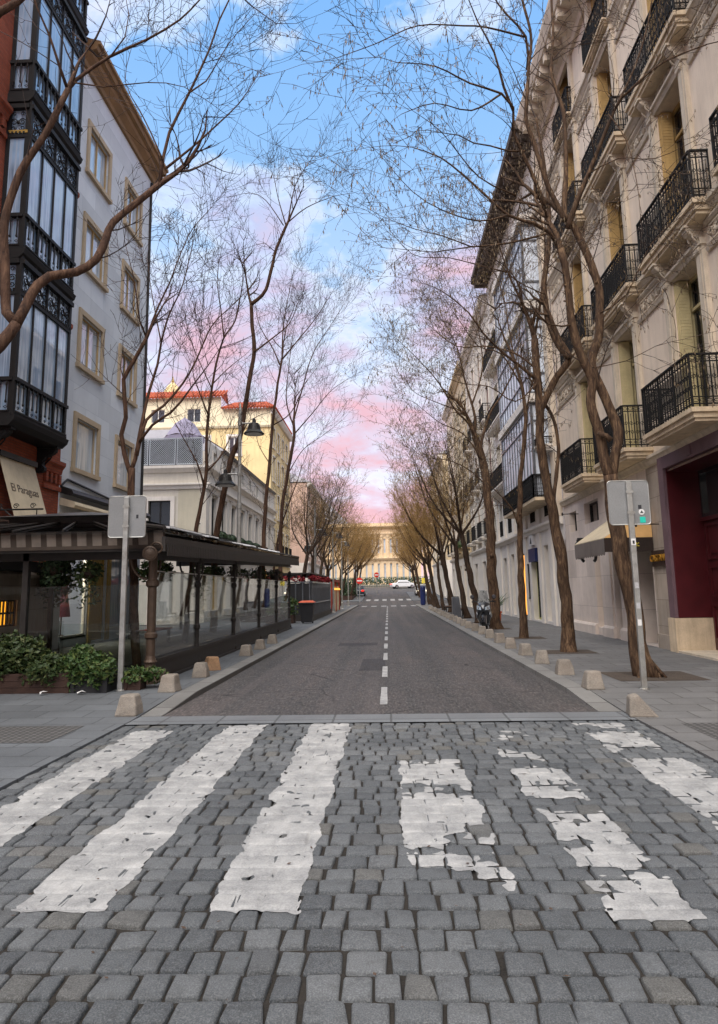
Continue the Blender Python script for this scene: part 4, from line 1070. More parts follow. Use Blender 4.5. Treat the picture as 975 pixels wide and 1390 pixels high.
mb = MB(); mb.lathe(L.P(20.6, 2.42, -.5), [(.01, 0), (.08, .03), (.1, .08), (.08, .13), (.01, .16)], 10); mb.build('bulb', M['shop_bulb'], sl)
mb = MB(); mb.cyl(L.P(20.6, 2.57, -.5), L.P(20.6, 2.95, -.5), .008, 5); mb.build('cord', M['black_metal'], sl)
al = bpy.data.lights.new('shop_light', 'AREA'); alo = bpy.data.objects.new('shop_light', al); COL.objects.link(alo); alo.location = L.P(20.9, 2.85, -.6); al.shape = 'RECTANGLE'; al.size = .8; al.size_y = 1.5; al.energy = 22; al.color = (1, .86, .68)
# mannequin with a dark red dress
dm = thing('dress_form', 'dress form wearing a sleeveless dark red dress in the shop window', 'mannequin', L.P(20.85, .35, -.35))
mb = MB(); b = []
for (z, w, d) in ((.95, .30, .24), (1.2, .27, .21), (1.45, .22, .17), (1.6, .19, .15), (1.78, .2, .15), (1.95, .2, .14), (2.05, .17, .1), (2.1, .07, .06)):
    b.append([L.P(20.85 + w * 1.05 * cos(q * pi / 10) * (1 + .06 * sin(q * 2.2) * (2.0 - z)), z, -.35 + d * sin(q * pi / 10)) for q in range(20)])
vs = [p for ring in b for p in ring]; fs = []
for k in range(len(b) - 1): fs += [(k * 20 + i, k * 20 + (i + 1) % 20, (k + 1) * 20 + (i + 1) % 20, (k + 1) * 20 + i) for i in range(20)]
mb.add(vs, fs); mb.build('dress', M['maroon_cloth'], dm, smooth=True)
mb = MB(); mb.cyl(L.P(20.85, .42, -.35), L.P(20.85, 2.0, -.35), .025, 8); mb.lathe(L.P(20.85, .36, -.35), [(.2, 0), (.2, .03), (.05, .06)], 14); mb.lathe(L.P(20.85, 2.08, -.35), [(.06, 0), (.05, .06), (.055, .08), (.01, .11)], 10); mb.build('stand', M['dark_wood'], dm)

# ---------------------------------------------------------------- left: low white house across the side street
wh = thing('white_house', 'low white house with a lattice screened roof terrace', 'building', (-12, 45, 0))
y0, y1 = 36.0, 58.0
E_ = Fr((-9.5, y0, 0), (-1, 0, 0), (0, -1, 0))
wop = [(1.9, 3.1, 4.75, 6.45), (5.0, 6.2, 4.75, 6.45)]
mb = MB(); E_.wall(mb, 0, 9, 0, 8.3, wop + [(1.7, 3.0, .2, 3.0)], .25); mb.build('wall', M['cream_wall'], wh)
mb = MB(); E_.quad(mb, .35, 1.5, 4.7, 7.05, .012); mb.build('wall_panel', M['beige_panel'], wh)
for o in wop: window(wh, E_, *o, depth=.2, trim='white_stone', tw=.22, proud=.06, frame='black_metal', pane='pane_dark', leaves=2)
mb = MB(); E_.box(mb, 1.7, 3.0, .2, 3.0, -.24, -.2); E_.border(mb, 1.8, 2.3, .4, 2.8, .05, -.2, -.17); E_.border(mb, 2.4, 2.9, .4, 2.8, .05, -.2, -.17); mb.build('door', M['white_frame'], wh)
cs = [37.6, 39.9, 42.4, 45.0, 47.6, 50.2, 52.8, 55.6]
ops = [(c - .5, c + .5, 4.35, 6.75) for c in cs] + [(c - .45, c + .45, .2, 3.1) for c in cs]
att = [(c - .35, c + .35, 8.35, 9.25) for c in cs]
mb = MB(); L.wall(mb, y0, y1, 0, 7.9, ops, .25); mb.box(-17, y1 - .02, 0, -9.52, y1, 9); mb.build('wall', M['white_wall'], wh)
mb = MB(); L.wall(mb, y0, y1, 7.9, 9.7, att, .2); mb.box(-17, y0 + 3, 8.3, -9.54, y0 + 3.02, 9.7); mb.build('attic_wall', M['white_wall'], wh)
for f, a0, a1 in ((L, y0 - .2, y1), (E_, -.2, 9)):
    for pr_ in ([(0, 7.05), (.08, 7.05), (.12, 7.2), (.22, 7.26), (.22, 7.34), (0, 7.38)], [(0, 7.95), (.06, 7.95), (.2, 8.1), (.26, 8.16), (.26, 8.3), (0, 8.34)], [(0, 3.6), (.1, 3.6), (.14, 3.7), (.14, 3.8), (0, 3.85)]):
        mb = MB(); f.prof(mb, a0, a1, pr_); mb.build('cornice', M['white_stone'], wh)
mb = MB()
for c in cs:
    for s in (c - .85, c + .63): L.box(mb, s, s + .22, 3.85, 7.05, -.02, .06)
    L.prof(mb, c - .62, c + .62, [(0, 6.85), (.12, 6.87), (.16, 7.0), (0, 7.02)])
mb.build('pilaster', M['white_stone'], wh)
for o in ops: window(wh, L, *o, depth=.2, frame='black_metal' if o[2] > 3 else 'white_frame', pane='pane_dark', leaves=2)
for o in att: window(wh, L, *o, depth=.15, frame='white_frame', pane='pane_sky', leaves=1, trim='white_stone', tw=.08, proud=.04)
for c in cs:
    mb = MB(); rail_run(mb, L, c - .7, c + .7, 4.0, 4.9, .28, .28, False, .12); L.box(mb, c - .75, c + .75, 3.86, 3.99, 0, .32); mb.build('balconette', M['wrought_iron'], wh)
mb = MB(); mb.hexa([(-17, y0 + 3, 9.7), (-9.25, y0 + 3, 9.7), (-9.25, y1, 9.7), (-17, y1, 9.7)], [(-14.5, y0 + 4.5, 11.4), (-11.8, y0 + 4.5, 11.4), (-11.8, y1, 11.4), (-14.5, y1, 11.4)]); mb.build('roof', M['roof_lead'], wh)
mb = MB()
for k in range(40):
    y = y0 + 3.6 + k * .5
    if y > y1 - .3: break
    mb.tube([(-9.27, y, 9.74), (-11.75, y, 11.37)], .05, 5)
mb.build('roof_ribs', M['eave_dark'], wh)
mb = MB(); mb.poly([(-17, y0, 8.28), (-9.5, y0, 8.28), (-9.5, y0 + 3, 8.28), (-17, y0 + 3, 8.28)]); mb.build('terrace_floor', M['slab_stone'], wh)
# lattice screen
for k, (a0, a1) in enumerate(((.22, 1.62), (1.68, 3.1), (3.16, 4.6))):
    mb = MB(); z0, z1 = 8.36, 9.82; E_.border(mb, a0, a1, z0, z1, .05, .06, .11); w, h = a1 - a0, z1 - z0
    s = .115; t = -h
    while t < w:
        for sg in (1, -1):
            p0a, p1a = t, t + h; q0, q1 = 0.0, h
            if p0a < 0: q0 = -p0a; p0a = 0
            if p1a > w: q1 = h - (p1a - w); p1a = w
            if p1a - p0a > .02:
                A0, A1 = (a0 + p0a, a0 + p1a) if sg == 1 else (a1 - p0a, a1 - p1a)
                mb.tube([E_.P(A0, z0 + q0, .075 + .012 * sg), E_.P(A1, z0 + q1, .075 + .012 * sg)], .014, 4)
        t += s
    mb.build('lattice_panel', M['lattice_grey'], wh)
mb = MB(); E_.box(mb, .25, 4.6, 8.3, 9.75, -.06, -.03); mb.build('terrace_screen', M['black_plastic'], wh)
pr = thing('parasol', 'folded back grey lilac parasol tent above the lattice terrace', 'parasol', (-11.2, 37.4, 8.3))
mb = MB(); R0 = 1.1
apex = V((-11.2, 37.5, 11.35)); ring = [V((-11.2 + R0 * cos(q * pi / 4 + .2), 37.5 + R0 * sin(q * pi / 4 + .2), 10.15)) for q in range(8)]
for i in range(8):
    a, b = ring[i], ring[(i + 1) % 8]; m = (a + b) / 2 + V((0, 0, .08)); ma = (apex + a) / 2 + V((0, 0, .22)); mbp = (apex + b) / 2 + V((0, 0, .22)); mb.poly([a, m, b, mbp, ma]); mb.poly([ma, mbp, apex]); mb.poly([a, b, b - V((0, 0, .25)), a - V((0, 0, .25))])
mb.build('canopy', M['tent_fabric'], pr); mb = MB(); mb.cyl((-11.2, 37.5, 8.3), (-11.2, 37.5, 11.4), .03, 8); mb.build('pole', M['galvanised'], pr)
for k, c in enumerate(cs[:5]):
    sh = MB(); q = random.Random(k)
    for _ in range(260):
        d = V((q.gauss(0, 1), q.gauss(0, 1), q.gauss(0, 1))).normalized(); r = .34 + q.uniform(-.03, .03); p = L.P(c, 4.55, .42) + d * r; a = d.orthogonal() * .05; b = d.cross(a)
        sh.poly([p - a - b, p + a - b + d * .02, p + a + b, p - a + b + d * .02])
    bs = sh.build('leaves', M['ivy_leaf'], None); tp = thing('topiary', 'round clipped dark shrub on a balconette, %s from the white house corner' % ORD[k], 'shrub', L.P(c, 4.0, .42), group='round shrubs on the white house')
    bs.parent = tp; bs.location = -V(tp.location)
    mb = MB(); mb.lathe(L.P(c, 4.0, .42), [(.12, 0), (.17, .25), (.15, .26)], 10); mb.build('pot', M['black_plastic'], tp)

# ---------------------------------------------------------------- left: yellow house with red tiled roofs
yh = thing('yellow_house', 'tall yellow house with cream top storey and red tiled roofs', 'building', (-13, 63, 0))
X = Fr((-9.0, 58.6, 0), (-1, 0, 0), (0, -1, 0)); 
yo = [(2.7, 3.7, 13.4, 15.0), (5.4, 6.4, 13.4, 15.0), (2.7, 3.7, 10.4, 12.0)]
mb = MB(); X.wall(mb, 0, 12, 0, 15.9, yo, .2); mb.build('wall', M['yellow_wall'], yh)
mb = MB(); X.wall(mb, 4.4, 14, 15.9, 18.6, [(6.2, 7.4, 16.4, 17.6), (9.4, 10.6, 16.4, 17.6)], .2); X.wall(mb, 0, 4.4, 15.9, 17.5, [], .2)
X.prof(mb, 0, 14, [(0, 15.75), (.15, 15.75), (.25, 15.9), (.25, 16.0), (0, 16.05)]); mb.build('top_storey', M['pale_yellow'], yh)
for o in yo: window(yh, X, *o, depth=.16, trim='white_stone', tw=.2, proud=.05, frame='white_frame', pane='pane_dark', leaves=2, fw=.1)
for o in ((6.2, 7.4, 16.4, 17.6), (9.4, 10.6, 16.4, 17.6)): window(yh, X, *o, depth=.16, frame='white_frame', pane='pane_dark', leaves=2)
def tiled(mb, p00, p10, p11, p01, n):
    p00, p10, p11, p01 = map(V, (p00, p10, p11, p01))
    mb.poly([p00, p10, p11, p01]); up = (p10 - p00).cross(p01 - p00).normalized()
    if up.z < 0: up = -up
    for k in range(n + 1):
        t = k / n; mb.tube([p00.lerp(p10, t) + up * .03, p01.lerp(p11, t) + up * .03], .11, 6)
mb = MB(); tiled(mb, (-23.2, 58.2, 18.55), (-13.2, 58.2, 18.55), (-13.6, 61.6, 20.0), (-23.2, 61.6, 20.0), 34); mb.poly([(-13.4, 58.6, 18.6), (-13.4, 61.6, 18.6), (-13.6, 61.6, 20.0)]); mb.build('roof', M['roof_tile_red'], yh)
mb = MB(); tiled(mb, (-13.2, 58.2, 17.45), (-8.7, 58.2, 17.45), (-10.0, 62, 18.9), (-12.9, 62, 18.9), 16); tiled(mb, (-8.6, 58.2, 17.45), (-8.6, 69, 17.45), (-10.5, 67, 18.9), (-10.0, 62, 18.9), 30); mb.build('roof', M['roof_tile_red'], yh)
YL = Fr((-9.0, 0, 0), (0, 1, 0), (1, 0, 0)); ops = []
for z0, z1 in ((4.8, 7.0), (8.0, 10.2), (11.2, 13.4), (14.2, 16.0)):
    for c in (60.2, 62.8, 65.4, 68.0): ops.append((c - .55, c + .55, z0, z1))
mb = MB(); YL.wall(mb, 58.6, 70.5, 0, 17.4, ops, .25); mb.box(-20, 70.48, 0, -9.02, 70.5, 17.4); mb.build('wall', M['yellow_wall'], yh)
for o in ops: window(yh, YL, *o, depth=.2, trim='white_stone', tw=.12, frame='white_frame', pane='pane_dark', leaves=2)
for c in (60.2, 62.8, 65.4, 68.0): balcony(yh, YL, c - .8, c + .8, 4.75, .45, .15, .95, mat='white_stone', ornate=False)
mb = MB(); YL.prof(mb, 58.6, 70.5, [(0, 3.9), (.15, 3.9), (.2, 4.1), (0, 4.15)]); mb.build('string_course', M['white_stone'], yh); mb = MB(); YL.prof(mb, 58.6, 70.5, [(0, 17.0), (.2, 17.0), (.4, 17.3), (.4, 17.44), (0, 17.46)]); mb.build('cornice', M['white_stone'], yh)
yh.location.x -= .9
# small gilded roof turret behind
tu = thing('roof_turret', 'small gold coloured roof turret peeping over the red tiles', 'turret', (-20.5, 66, 0))
mb = MB(); mb.lathe((-21.0, 66, 15), [(1.0, 0), (1.0, 5.6), (1.15, 5.7), (1.15, 5.9), (.9, 6.0), (.8, 6.5), (.5, 7.0), (.1, 7.4)], 14); mb.build('shaft', M['yellow_wall'], tu)
mb = MB(); mb.lathe((-21.0, 66, 22.3), [(.1, 0), (.16, .15), (.1, .3), (.02, .7)], 10); mb.build('finial', M['gold_trim'], tu)
plain_house('pink_block', 'pinkish block beyond the far cross street on the left', -1, 80, 103, 13.5, ('pink_wall', 'white_wall'), [(5.0, 7.2), (8.2, 10.4), (11.0, 12.6)], -9.2, 6, 4.2, ('white_frame', 'pane_dark'), 'white_stone', None, 'roof_lead', None, 4, zoff=.6)

# ---------------------------------------------------------------- the museum closing the street
mu = thing('museum', 'long sand coloured museum front closing the far end of the street', 'building', (-3, 138, 2))
C_ = Fr((-4.5, 136.0, 2.0), (1, 0, 0), (0, -1, 0)); x0, x1 = -26, 26
lo = []; hi = []
k = x0 + 1.0
while k < x1 - 1: lo.append((k, k + .42, .9, 4.6)); hi.append((k, k + .42, 6.6, 9.4)); k += 1.2
mb = MB(); C_.wall(mb, x0, x1, 0, 11.4, lo + hi, .35); mb.build('wall', M['museum_stone'], mu)
mb = MB()
for (z, d) in ((5.2, .5), (11.4, .9), (10.0, .3)): C_.prof(mb, x0, x1, [(0, z), (d * .4, z), (d * .6, z + .2), (d, z + .35), (d, z + .55), (0, z + .6)])
C_.box(mb, x0, x1, 0, .6, -.02, .2); C_.box(mb, x0, x1, 12.0, 12.5, -.5, .2); mb.build('cornice', M['museum_stone'], mu)
mb = MB(); k = x0 + .61
while k < x1: C_.box(mb, k - .16, k + .16, 5.8, 10.0, -.02, .28); C_.box(mb, k - .22, k + .22, 9.7, 10.02, -.02, .36); C_.box(mb, k - .22, k + .22, 5.8, 6.1, -.02, .36); k += 1.2
mb.build('pilaster', M['museum_stone'], mu)
for o in lo + hi: 
    if -9 < o[0] < 10: window(mu, C_, *o, depth=.3, frame='museum_stone', pane='pane_sky', leaves=1, fw=.05)
mb = MB(); mb.hexa([(-30, 137, 14.3), (21, 137, 14.3), (21, 160, 14.3), (-30, 160, 14.3)], [(-28, 144, 15.1), (19, 144, 15.1), (19, 155, 15.1), (-28, 155, 15.1)]); mb.build('roof', M['roof_lead'], mu)
mb = MB(); mb.hexa([(-26, 141, 14.5), (-7.4, 141, 14.5), (-7.4, 155, 14.5), (-26, 155, 14.5)], [(-22, 146, 20.0), (-12.2, 146, 20.0), (-12.2, 150, 20.0), (-22, 150, 20.0)]); mb.build('pavilion_roof', M['roof_lead'], mu)
fe = thing('iron_fence', 'long dark green iron railing in front of the museum', 'fence', (-3, 131, 2))
mb = MB(); k = -24.0
while k < 18: mb.box(k, 131.0, 2.0, k + .05, 131.05, 4.0); k += .32
mb.box(-24, 130.98, 3.8, 18, 131.07, 3.86); mb.box(-24, 130.98, 2.25, 18, 131.07, 2.31); mb.build('bars', M['green_paint'], fe)
mb = MB(); mb.box(-24, 131.1, 2.0, 18, 131.4, 2.5); mb.build('plinth', M['plinth_ashlar'], fe)
q = random.Random(5); mb = MB()
for _ in range(5200):
    p = V((q.uniform(-24, 18), q.uniform(131.9, 133.4), q.uniform(2.0, 3.75 + .25 * noise.noise((q.random() * 20, 0, 0))))); a = V((q.gauss(0, 1), q.gauss(0, 1), q.gauss(0, 1))).normalized() * .16; b = a.orthogonal().normalized() * .12
    mb.poly([p - a, p + b, p + a, p - b])
mb.build('hedge', M['ivy_leaf'], None, label='dark clipped hedge behind the green museum railing', cat='hedge')
# ---------------------------------------------------------------- glass terrace pavilion
pv = thing('terrace_pavilion', 'dark iron and glass restaurant terrace pavilion with striped valance', 'pavilion', (-6.5, 20, KZ))
px, pl, p0, p1 = -4.1, -8.6, 12.05, 28.95
posts = [12.05, 14.95, 18.5, 22.15, 25.6, 28.95]
for i, y in enumerate(posts):
    mb = MB(); r = .075 if i == 0 else .05
    mb.lathe((px, y, KZ), [(r * 1.9, 0), (r * 1.9, .1), (r * 1.3, .16), (r * 1.2, .32), (r * 1.5, .36), (r * 1.2, .4), (r, .46), (r, .74), (r * 1.45, .77), (r * 1.45, .83), (r, .86), (r, 1.62), (r * 1.5, 1.65), (r * 1.5, 1.72), (r, 1.76), (r, 2.3)], 14)
    po = mb.build('post', M['bronze_paint' if i == 0 else 'pavilion_dark'], pv, smooth=False)
    mb = MB()
    for s in (1, -1):
        if 0 <= i + s < len(posts): mb = MB(); mb.tube([(px, y + s * (.06 + .34 * sin(t)), 1.85 + .42 * (1 - cos(t)) + .0) for t in [k * pi / 16 for k in range(9)]], .022, 5); mb.build('bracket', M['bronze_paint' if i == 0 else 'pavilion_dark'], po)
    mb = MB(); mb.tube([(px - .1 - .3 * sin(t), y, 1.85 + .42 * (1 - cos(t))) for t in [k * pi / 16 for k in range(9)]], .022, 5)
    if i == 0:
        mb.lathe((px + .10, 11.575, 2.27), [(.125, -.03), (.125, .03), (.095, .045), (.09, .03), (.02, .05)], 20, (.35, -1, 0)); mb.tube([(px + .2 + .1 * cos(t), 11.6, 2.36 + .09 * sin(t)) for t in [k * pi / 8 for k in range(-3, 10)]], .018, 5)
    else: mb.lathe((px + .03, y - .02, 2.2), [(.06, 0), (.075, .05), (.05, .1), (.06, .16), (.02, .22)], 10)
    mb.build('bracket', M['bronze_paint' if i == 0 else 'pavilion_dark'], po)
for x in (-6.35, -8.6):
    mb = MB(); mb.box(x - .05, p0 - .05, KZ, x + .05, p0 + .05, 2.4); mb.build('post', M['pavilion_dark'], pv)
for (x, y) in ((-8.6, 17.6), (-8.6, 23.2), (-8.6, 28.95), (-6.35, 28.95)):
    mb = MB(); mb.box(x - .05, y - .05, KZ, x + .05, y + .05, 2.5); mb.build('post', M['pavilion_dark'], pv)
# plinth, lower panels and glass
mb = MB(); mb.box(px - .05, p0 + .1, KZ, px + .06, p1, KZ + .34); mb.box(px - .08, p0 + .1, KZ + .34, px + .09, p1, KZ + .40); mb.box(px - .08, p0 + .1, KZ, px + .12, p1, KZ + .05); mb.build('plinth', M['pavilion_dark'], pv)
for a, b in zip(posts[:-1], posts[1:]):
    mb = MB(); mb.box(px - .006, a + .09, KZ + .40, px + .006, b - .09, 1.98); g = mb.build('glass_panel', M['pavilion_glass'], pv)
    mb = MB(); mb.box(px - .015, a + .08, 1.98, px + .015, b - .08, 2.0); mb.box(px - .012, (a + b) / 2 - .012, KZ + .4, px + .012, (a + b) / 2 + .012, 1.98) if False else None; mb.build('top_rail', M['galvanised'], g)
for a, b in ((-8.55, -6.4), (-6.3, -4.2)):
    mb = MB(); mb.box(a, p0 - .006, KZ + .12, b, p0 + .006, 1.75); g = mb.build('glass_panel', M['pavilion_glass'], pv)
    mb = MB(); mb.box(a, p0 - .02, KZ + .04, b, p0 + .02, KZ + .12); mb.build('bottom_rail', M['pavilion_dark'], g)
mb = MB(); mb.box(-5.75, p0 + .05, KZ, -5.69, p0 + .11, 1.15); mb.box(-5.69, p0 + .06, KZ + .12, -4.25, p0 + .072, 1.1); mb.build('wind_screen', M['pavilion_glass'], pv)
# eaves beam: rises slightly down the street
def ez(y): return 2.36 + (y - 12) * .024
mb = MB()
def beam(A, B, w, h0, h1):
    A, B = V(A), V(B); d = (B - A).normalized(); n = d.cross(V((0, 0, 1))).normalized() * w
    mb.hexa([A - n + V((0, 0, h0)), A + n + V((0, 0, h0)), B + n + V((0, 0, h0)), B - n + V((0, 0, h0))], [A - n + V((0, 0, h1)), A + n + V((0, 0, h1)), B + n + V((0, 0, h1)), B - n + V((0, 0, h1))])
EX = px + .32
beam((EX, 11.6, ez(11.6)), (EX, 29.4, ez(29.4)), .03, -.05, .2); beam((px, 12.0, ez(12)), (px, 29, ez(29)), .05, -.18, .02); beam((-9.0, 11.72, 2.38), (EX - .04, 11.72, 2.38), .03, -.06, .02); beam((-9, p0, 2.3), (px, p0, 2.3), .05, -.1, .05); beam((EX, 29.4, ez(29.4)), (-9.0, 29.4, ez(29.4)), .03, -.05, .2)
mb.build('eaves_beam', M['pavilion_dark'], pv)
mb = MB(); y = 11.7
while y < 29.3:
    mb.box(EX + .03, y, ez(y) - .12, EX + .045, y + .105, ez(y) + .08); y += .13
mb.build('fringe', M['pavilion_dark'], pv)
# striped valance on the front
mb = MB(); x = -9.0; k = 0
while x < EX - .02:
    w = .16 if k % 2 == 0 else .105; mb.mi = k % 2; w = min(w, EX - x)
    mb.hexa([(x, 11.665, 2.42), (x + w, 11.665, 2.42), (x + w, 11.675, 2.42), (x, 11.675, 2.42)], [(x, 11.615 + .012 * (k % 2), 2.66), (x + w, 11.615 + .012 * (k % 2), 2.66), (x + w, 11.68, 2.66), (x, 11.68, 2.66)]); x += w; k += 1
mb.mi = 1; mb.box(-9.0, 11.66, 2.36, EX, 11.672, 2.42)
mb.build('valance', [M['valance_light'], M['valance_dark']], pv)
# hipped roof with raised lantern
e0, e1 = 11.55, 29.45; xl = -9.0
def rz(y): return ez(y) + .2
mb = MB()
A = [V((EX + .03, e0, rz(e0) + .12)), V((EX + .03, e1, rz(e1))), V((xl, e1, rz(e1) + .2)), V((xl, e0, rz(e0) + .12))]
B = [V((-5.35, 13.2, 2.98)), V((-5.35, 28.4, 3.3)), V((-7.4, 28.4, 3.3)), V((-7.4, 13.2, 2.98))]
for i in range(4): j = (i + 1) % 4; mb.hexa([A[i], A[j], A[j] - V((0, 0, .05)), A[i] - V((0, 0, .05))], [B[i], B[j], B[j] - V((0, 0, .05)), B[i] - V((0, 0, .05))])
rf = mb.build('roof', M['roof_glass'], pv)
for i in range(4):
    mb = MB(); mb.tube([A[i] + V((0, 0, .03)), B[i] + V((0, 0, .03))], .035, 6); mb.build('hip_rib', M['pavilion_dark'], rf)
mb = MB()
for t in [k / 14 for k in range(1, 14)]:
    mb.tube([A[0].lerp(A[1], t) + V((0, 0, .02)), B[0].lerp(B[1], t) + V((0, 0, .02))], .018, 5)
mb.build('roof_ribs', M['pavilion_dark'], rf); mb = MB()
for t in [k / 6 for k in range(1, 6)]:
    mb.tube([A[3].lerp(A[0], t) + V((0, 0, .02)), B[3].lerp(B[0], t) + V((0, 0, .02))], .018, 5)
mb.build('roof_ribs', M['pavilion_dark'], rf)
for t0, t1 in ((.02, .14), (.17, .22), (.42, .47), (.68, .72)):
    n = 26 if t1 - t0 > .1 else 10; mb = MB()
    for k in range(n):
        a = t0 + (t1 - t0) * k / n; b = t0 + (t1 - t0) * (k + 1) / n; m = (a + b) / 2
        o0 = V((0, 0, .035)); o1 = V((0, 0, .075))
        P = lambda t, s: (A[0].lerp(A[1], t)).lerp(B[0].lerp(B[1], t), s)
        mb.poly([P(a, .02) + o0, P(m, .02) + o1, P(m, .42) + o1, P(a, .42) + o0]); mb.poly([P(m, .02) + o1, P(b, .02) + o0, P(b, .42) + o0, P(m, .42) + o1])
    mb.build('tin_sheet', M['tin_panel'], rf)
mb = MB(); mb.hexa([(-5.1, 12.95, 3.1), (-5.1, 28.6, 3.42), (-7.65, 28.6, 3.42), (-7.65, 12.95, 3.1)], [(-6.2, 14.3, 3.32), (-6.2, 27.2, 3.62), (-6.5, 27.2, 3.62), (-6.5, 14.3, 3.32)]); mb.build('lantern_roof', M['roof_panel'], rf)
mb = MB(); mb.box(-5.4, 13.25, 2.96, -5.36, 28.3, 3.14); mb.box(-7.4, 13.25, 2.96, -7.36, 28.3, 3.14); mb.box(-7.36, 13.25, 2.96, -5.4, 13.29, 3.12); mb.build('lantern_side', M['pavilion_dark'], rf)
mb = MB(); mb.box(-8.9, 12.2, KZ, -4.25, 28.8, KZ + .03); mb.build('floor_deck', M['kerb_stone'], pv)

def leafball(mb, c, rx, ry, rz_, n, size, seed, droop=0.0, hollow=.55, flat=0.0):
    q = random.Random(seed)
    for _ in range(n):
        d = V((q.gauss(0, 1), q.gauss(0, 1), q.gauss(0, 1))).normalized()
        rr = hollow + (1 - hollow) * q.random() ** .6
        bump_ = 1 + .38 * noise.noise((d.x * 2.0 + seed, d.y * 2.0, d.z * 2.0)) + .15 * noise.noise((d.x * 6, d.y * 6 + seed, d.z * 6))
        p = V(c) + V((d.x * rx, d.y * ry, d.z * rz_)) * rr * bump_
        if droop: p.z -= droop * q.random() ** 2 * (1 if d.z < .2 else .2)
        s = size * q.uniform(.6, 1.35)
        a = V((q.gauss(0, 1), q.gauss(0, 1), q.gauss(0, .7) - droop)).normalized(); b = a.cross(d + V((q.gauss(0, .5), q.gauss(0, .5), q.gauss(0, .5))))
        if b.length < .05: b = a.orthogonal()
        b = b.normalized() * s * .48; up = a.cross(b).normalized() * s * .16
        mb.poly([p - a * s, p + b + up, p + a * s * .2 + b * .9 + up, p + a * s * 1.1, p + a * s * .2 - b * .9 + up, p - b + up])

def hanging_plant(x, y, z, r, label, mat, seed, trail=.25):
    t = thing('hanging_plant', label, 'hanging plant', (x, y, z), group='hanging baskets under the pavilion roof')
    mb = MB(); mb.lathe((x, y, z - .1), [(.06, 0), (.13, .06), (.15, .16), (.14, .17)], 10); b = mb.build('basket', M['dark_wood'], t)
    mb = MB()
    for q in range(3): mb.cyl((x + .13 * cos(q * 2.1), y + .13 * sin(q * 2.1), z + .06), (x, y, z + .5), .004, 4)
    mb.build('chain', M['black_metal'], t)
    mb = MB(); leafball(mb, (x, y, z + .06), r, r, r * .75, 420, .045, seed, trail); mb.build('leaves', M[mat], t)
HP = [(-4.35, 12.75, 1.98, .27, 'bright leafy hanging basket just behind the bronze corner post', 'bright_leaf', .06), (-4.4, 13.4, 1.95, .26, 'dark bushy hanging basket, second along the street side of the pavilion', 'ivy_leaf', .05),
      (-4.4, 16.3, 1.98, .28, 'hanging basket with a long trailing stem, third along the pavilion', 'bright_leaf', .5), (-4.4, 17.6, 2.02, .26, 'round dark hanging basket, fourth along the pavilion', 'ivy_leaf', .1),
      (-4.4, 20.2, 2.05, .33, 'large green hanging basket in the middle of the pavilion', 'hedge_leaf', .2), (-4.4, 23.6, 2.1, .36, 'big black green hanging basket, second from the far end of the pavilion', 'ivy_leaf', .2), (-4.4, 26.8, 2.15, .36, 'hanging basket nearest the far end of the pavilion', 'ivy_leaf', .25),
      (-5.35, 12.3, 1.98, .24, 'trailing basket with strap leaves over the pavilion front', 'hedge_leaf', .55), (-6.0, 12.35, 2.05, .2, 'dark hanging basket at the left of the pavilion front', 'ivy_leaf', .3)]
for i, h in enumerate(HP): hanging_plant(h[0], h[1], h[2], h[3], h[4], h[5], 100 + i, h[6])

# planters and hedges before the pavilion
def planter(x0, x1, y0, y1, h, label, leafm, seed, balls, mat='wood_planter', name='planter_hedge', cat='planter', group=None):
    t = thing(name, label, cat, ((x0 + x1) / 2, (y0 + y1) / 2, KZ), group=group)
    mb = MB(); mb.box(x0, y0, KZ, x1, y0 + .04, KZ + h); mb.box(x0, y1 - .04, KZ, x1, y1, KZ + h); mb.box(x0, y0 + .04, KZ, x0 + .04, y1 - .04, KZ + h); mb.box(x1 - .04, y0 + .04, KZ, x1, y1 - .04, KZ + h)
    for z in (.33, .66): mb.box(x0 - .006, y0 - .006, KZ + h * z - .006, x1 + .006, y0, KZ + h * z + .006)
    for x in (x0, x1 - .05): mb.box(x - .01, y0 - .02, KZ, x + .06, y0 - .001, KZ + h + .02)
    mb.build('box', M[mat], t, bev=.006)
    mb = MB(); mb.box(x0 + .04, y0 + .04, KZ + .02, x1 - .04, y1 - .04, KZ + h - .04); mb.build('soil', M['soil'], t)
    mb = MB()
    for k, (c, rx, ry, rz_, n, s) in enumerate(balls): leafball(mb, c, rx, ry, rz_, n, s, seed + k, .05, .35)
    mb.build('leaves', M[leafm], t)
    mb = MB(); q = random.Random(seed)
    for _ in range(26):
        c = random.Random(seed + _).choice(balls); a = V((c[0][0] + q.uniform(-.2, .2), (y0 + y1) / 2 + q.uniform(-.1, .1), KZ + h - .1)); b = V(c[0]) + V((q.uniform(-c[1], c[1]) * .8, q.uniform(-c[2], c[2]) * .8, q.uniform(-.2, 1) * c[3] * .8))
        mb.tube([a, a.lerp(b, .5) + V((q.uniform(-.06, .06), 0, .05)), b], [.012, .008, .003], 4)
    mb.build('stems', M['twig_right'], t)
    return t
planter(-7.2, -5.02, 11.0, 11.42, .30, 'wide dark wooden planter with a tall olive green bush in front of the pavilion', 'hedge_leaf', 11,
        [((-6.75, 11.2, .5), .5, .34, .26, 2300, .042), ((-6.3, 11.2, .52), .48, .34, .30, 2400, .042), ((-5.9, 11.25, .68), .38, .30, .30, 1800, .042), ((-5.45, 11.15, .45), .40, .32, .25, 1700, .042), ((-6.1, 11.2, .84), .2, .2, .2, 400, .04)])
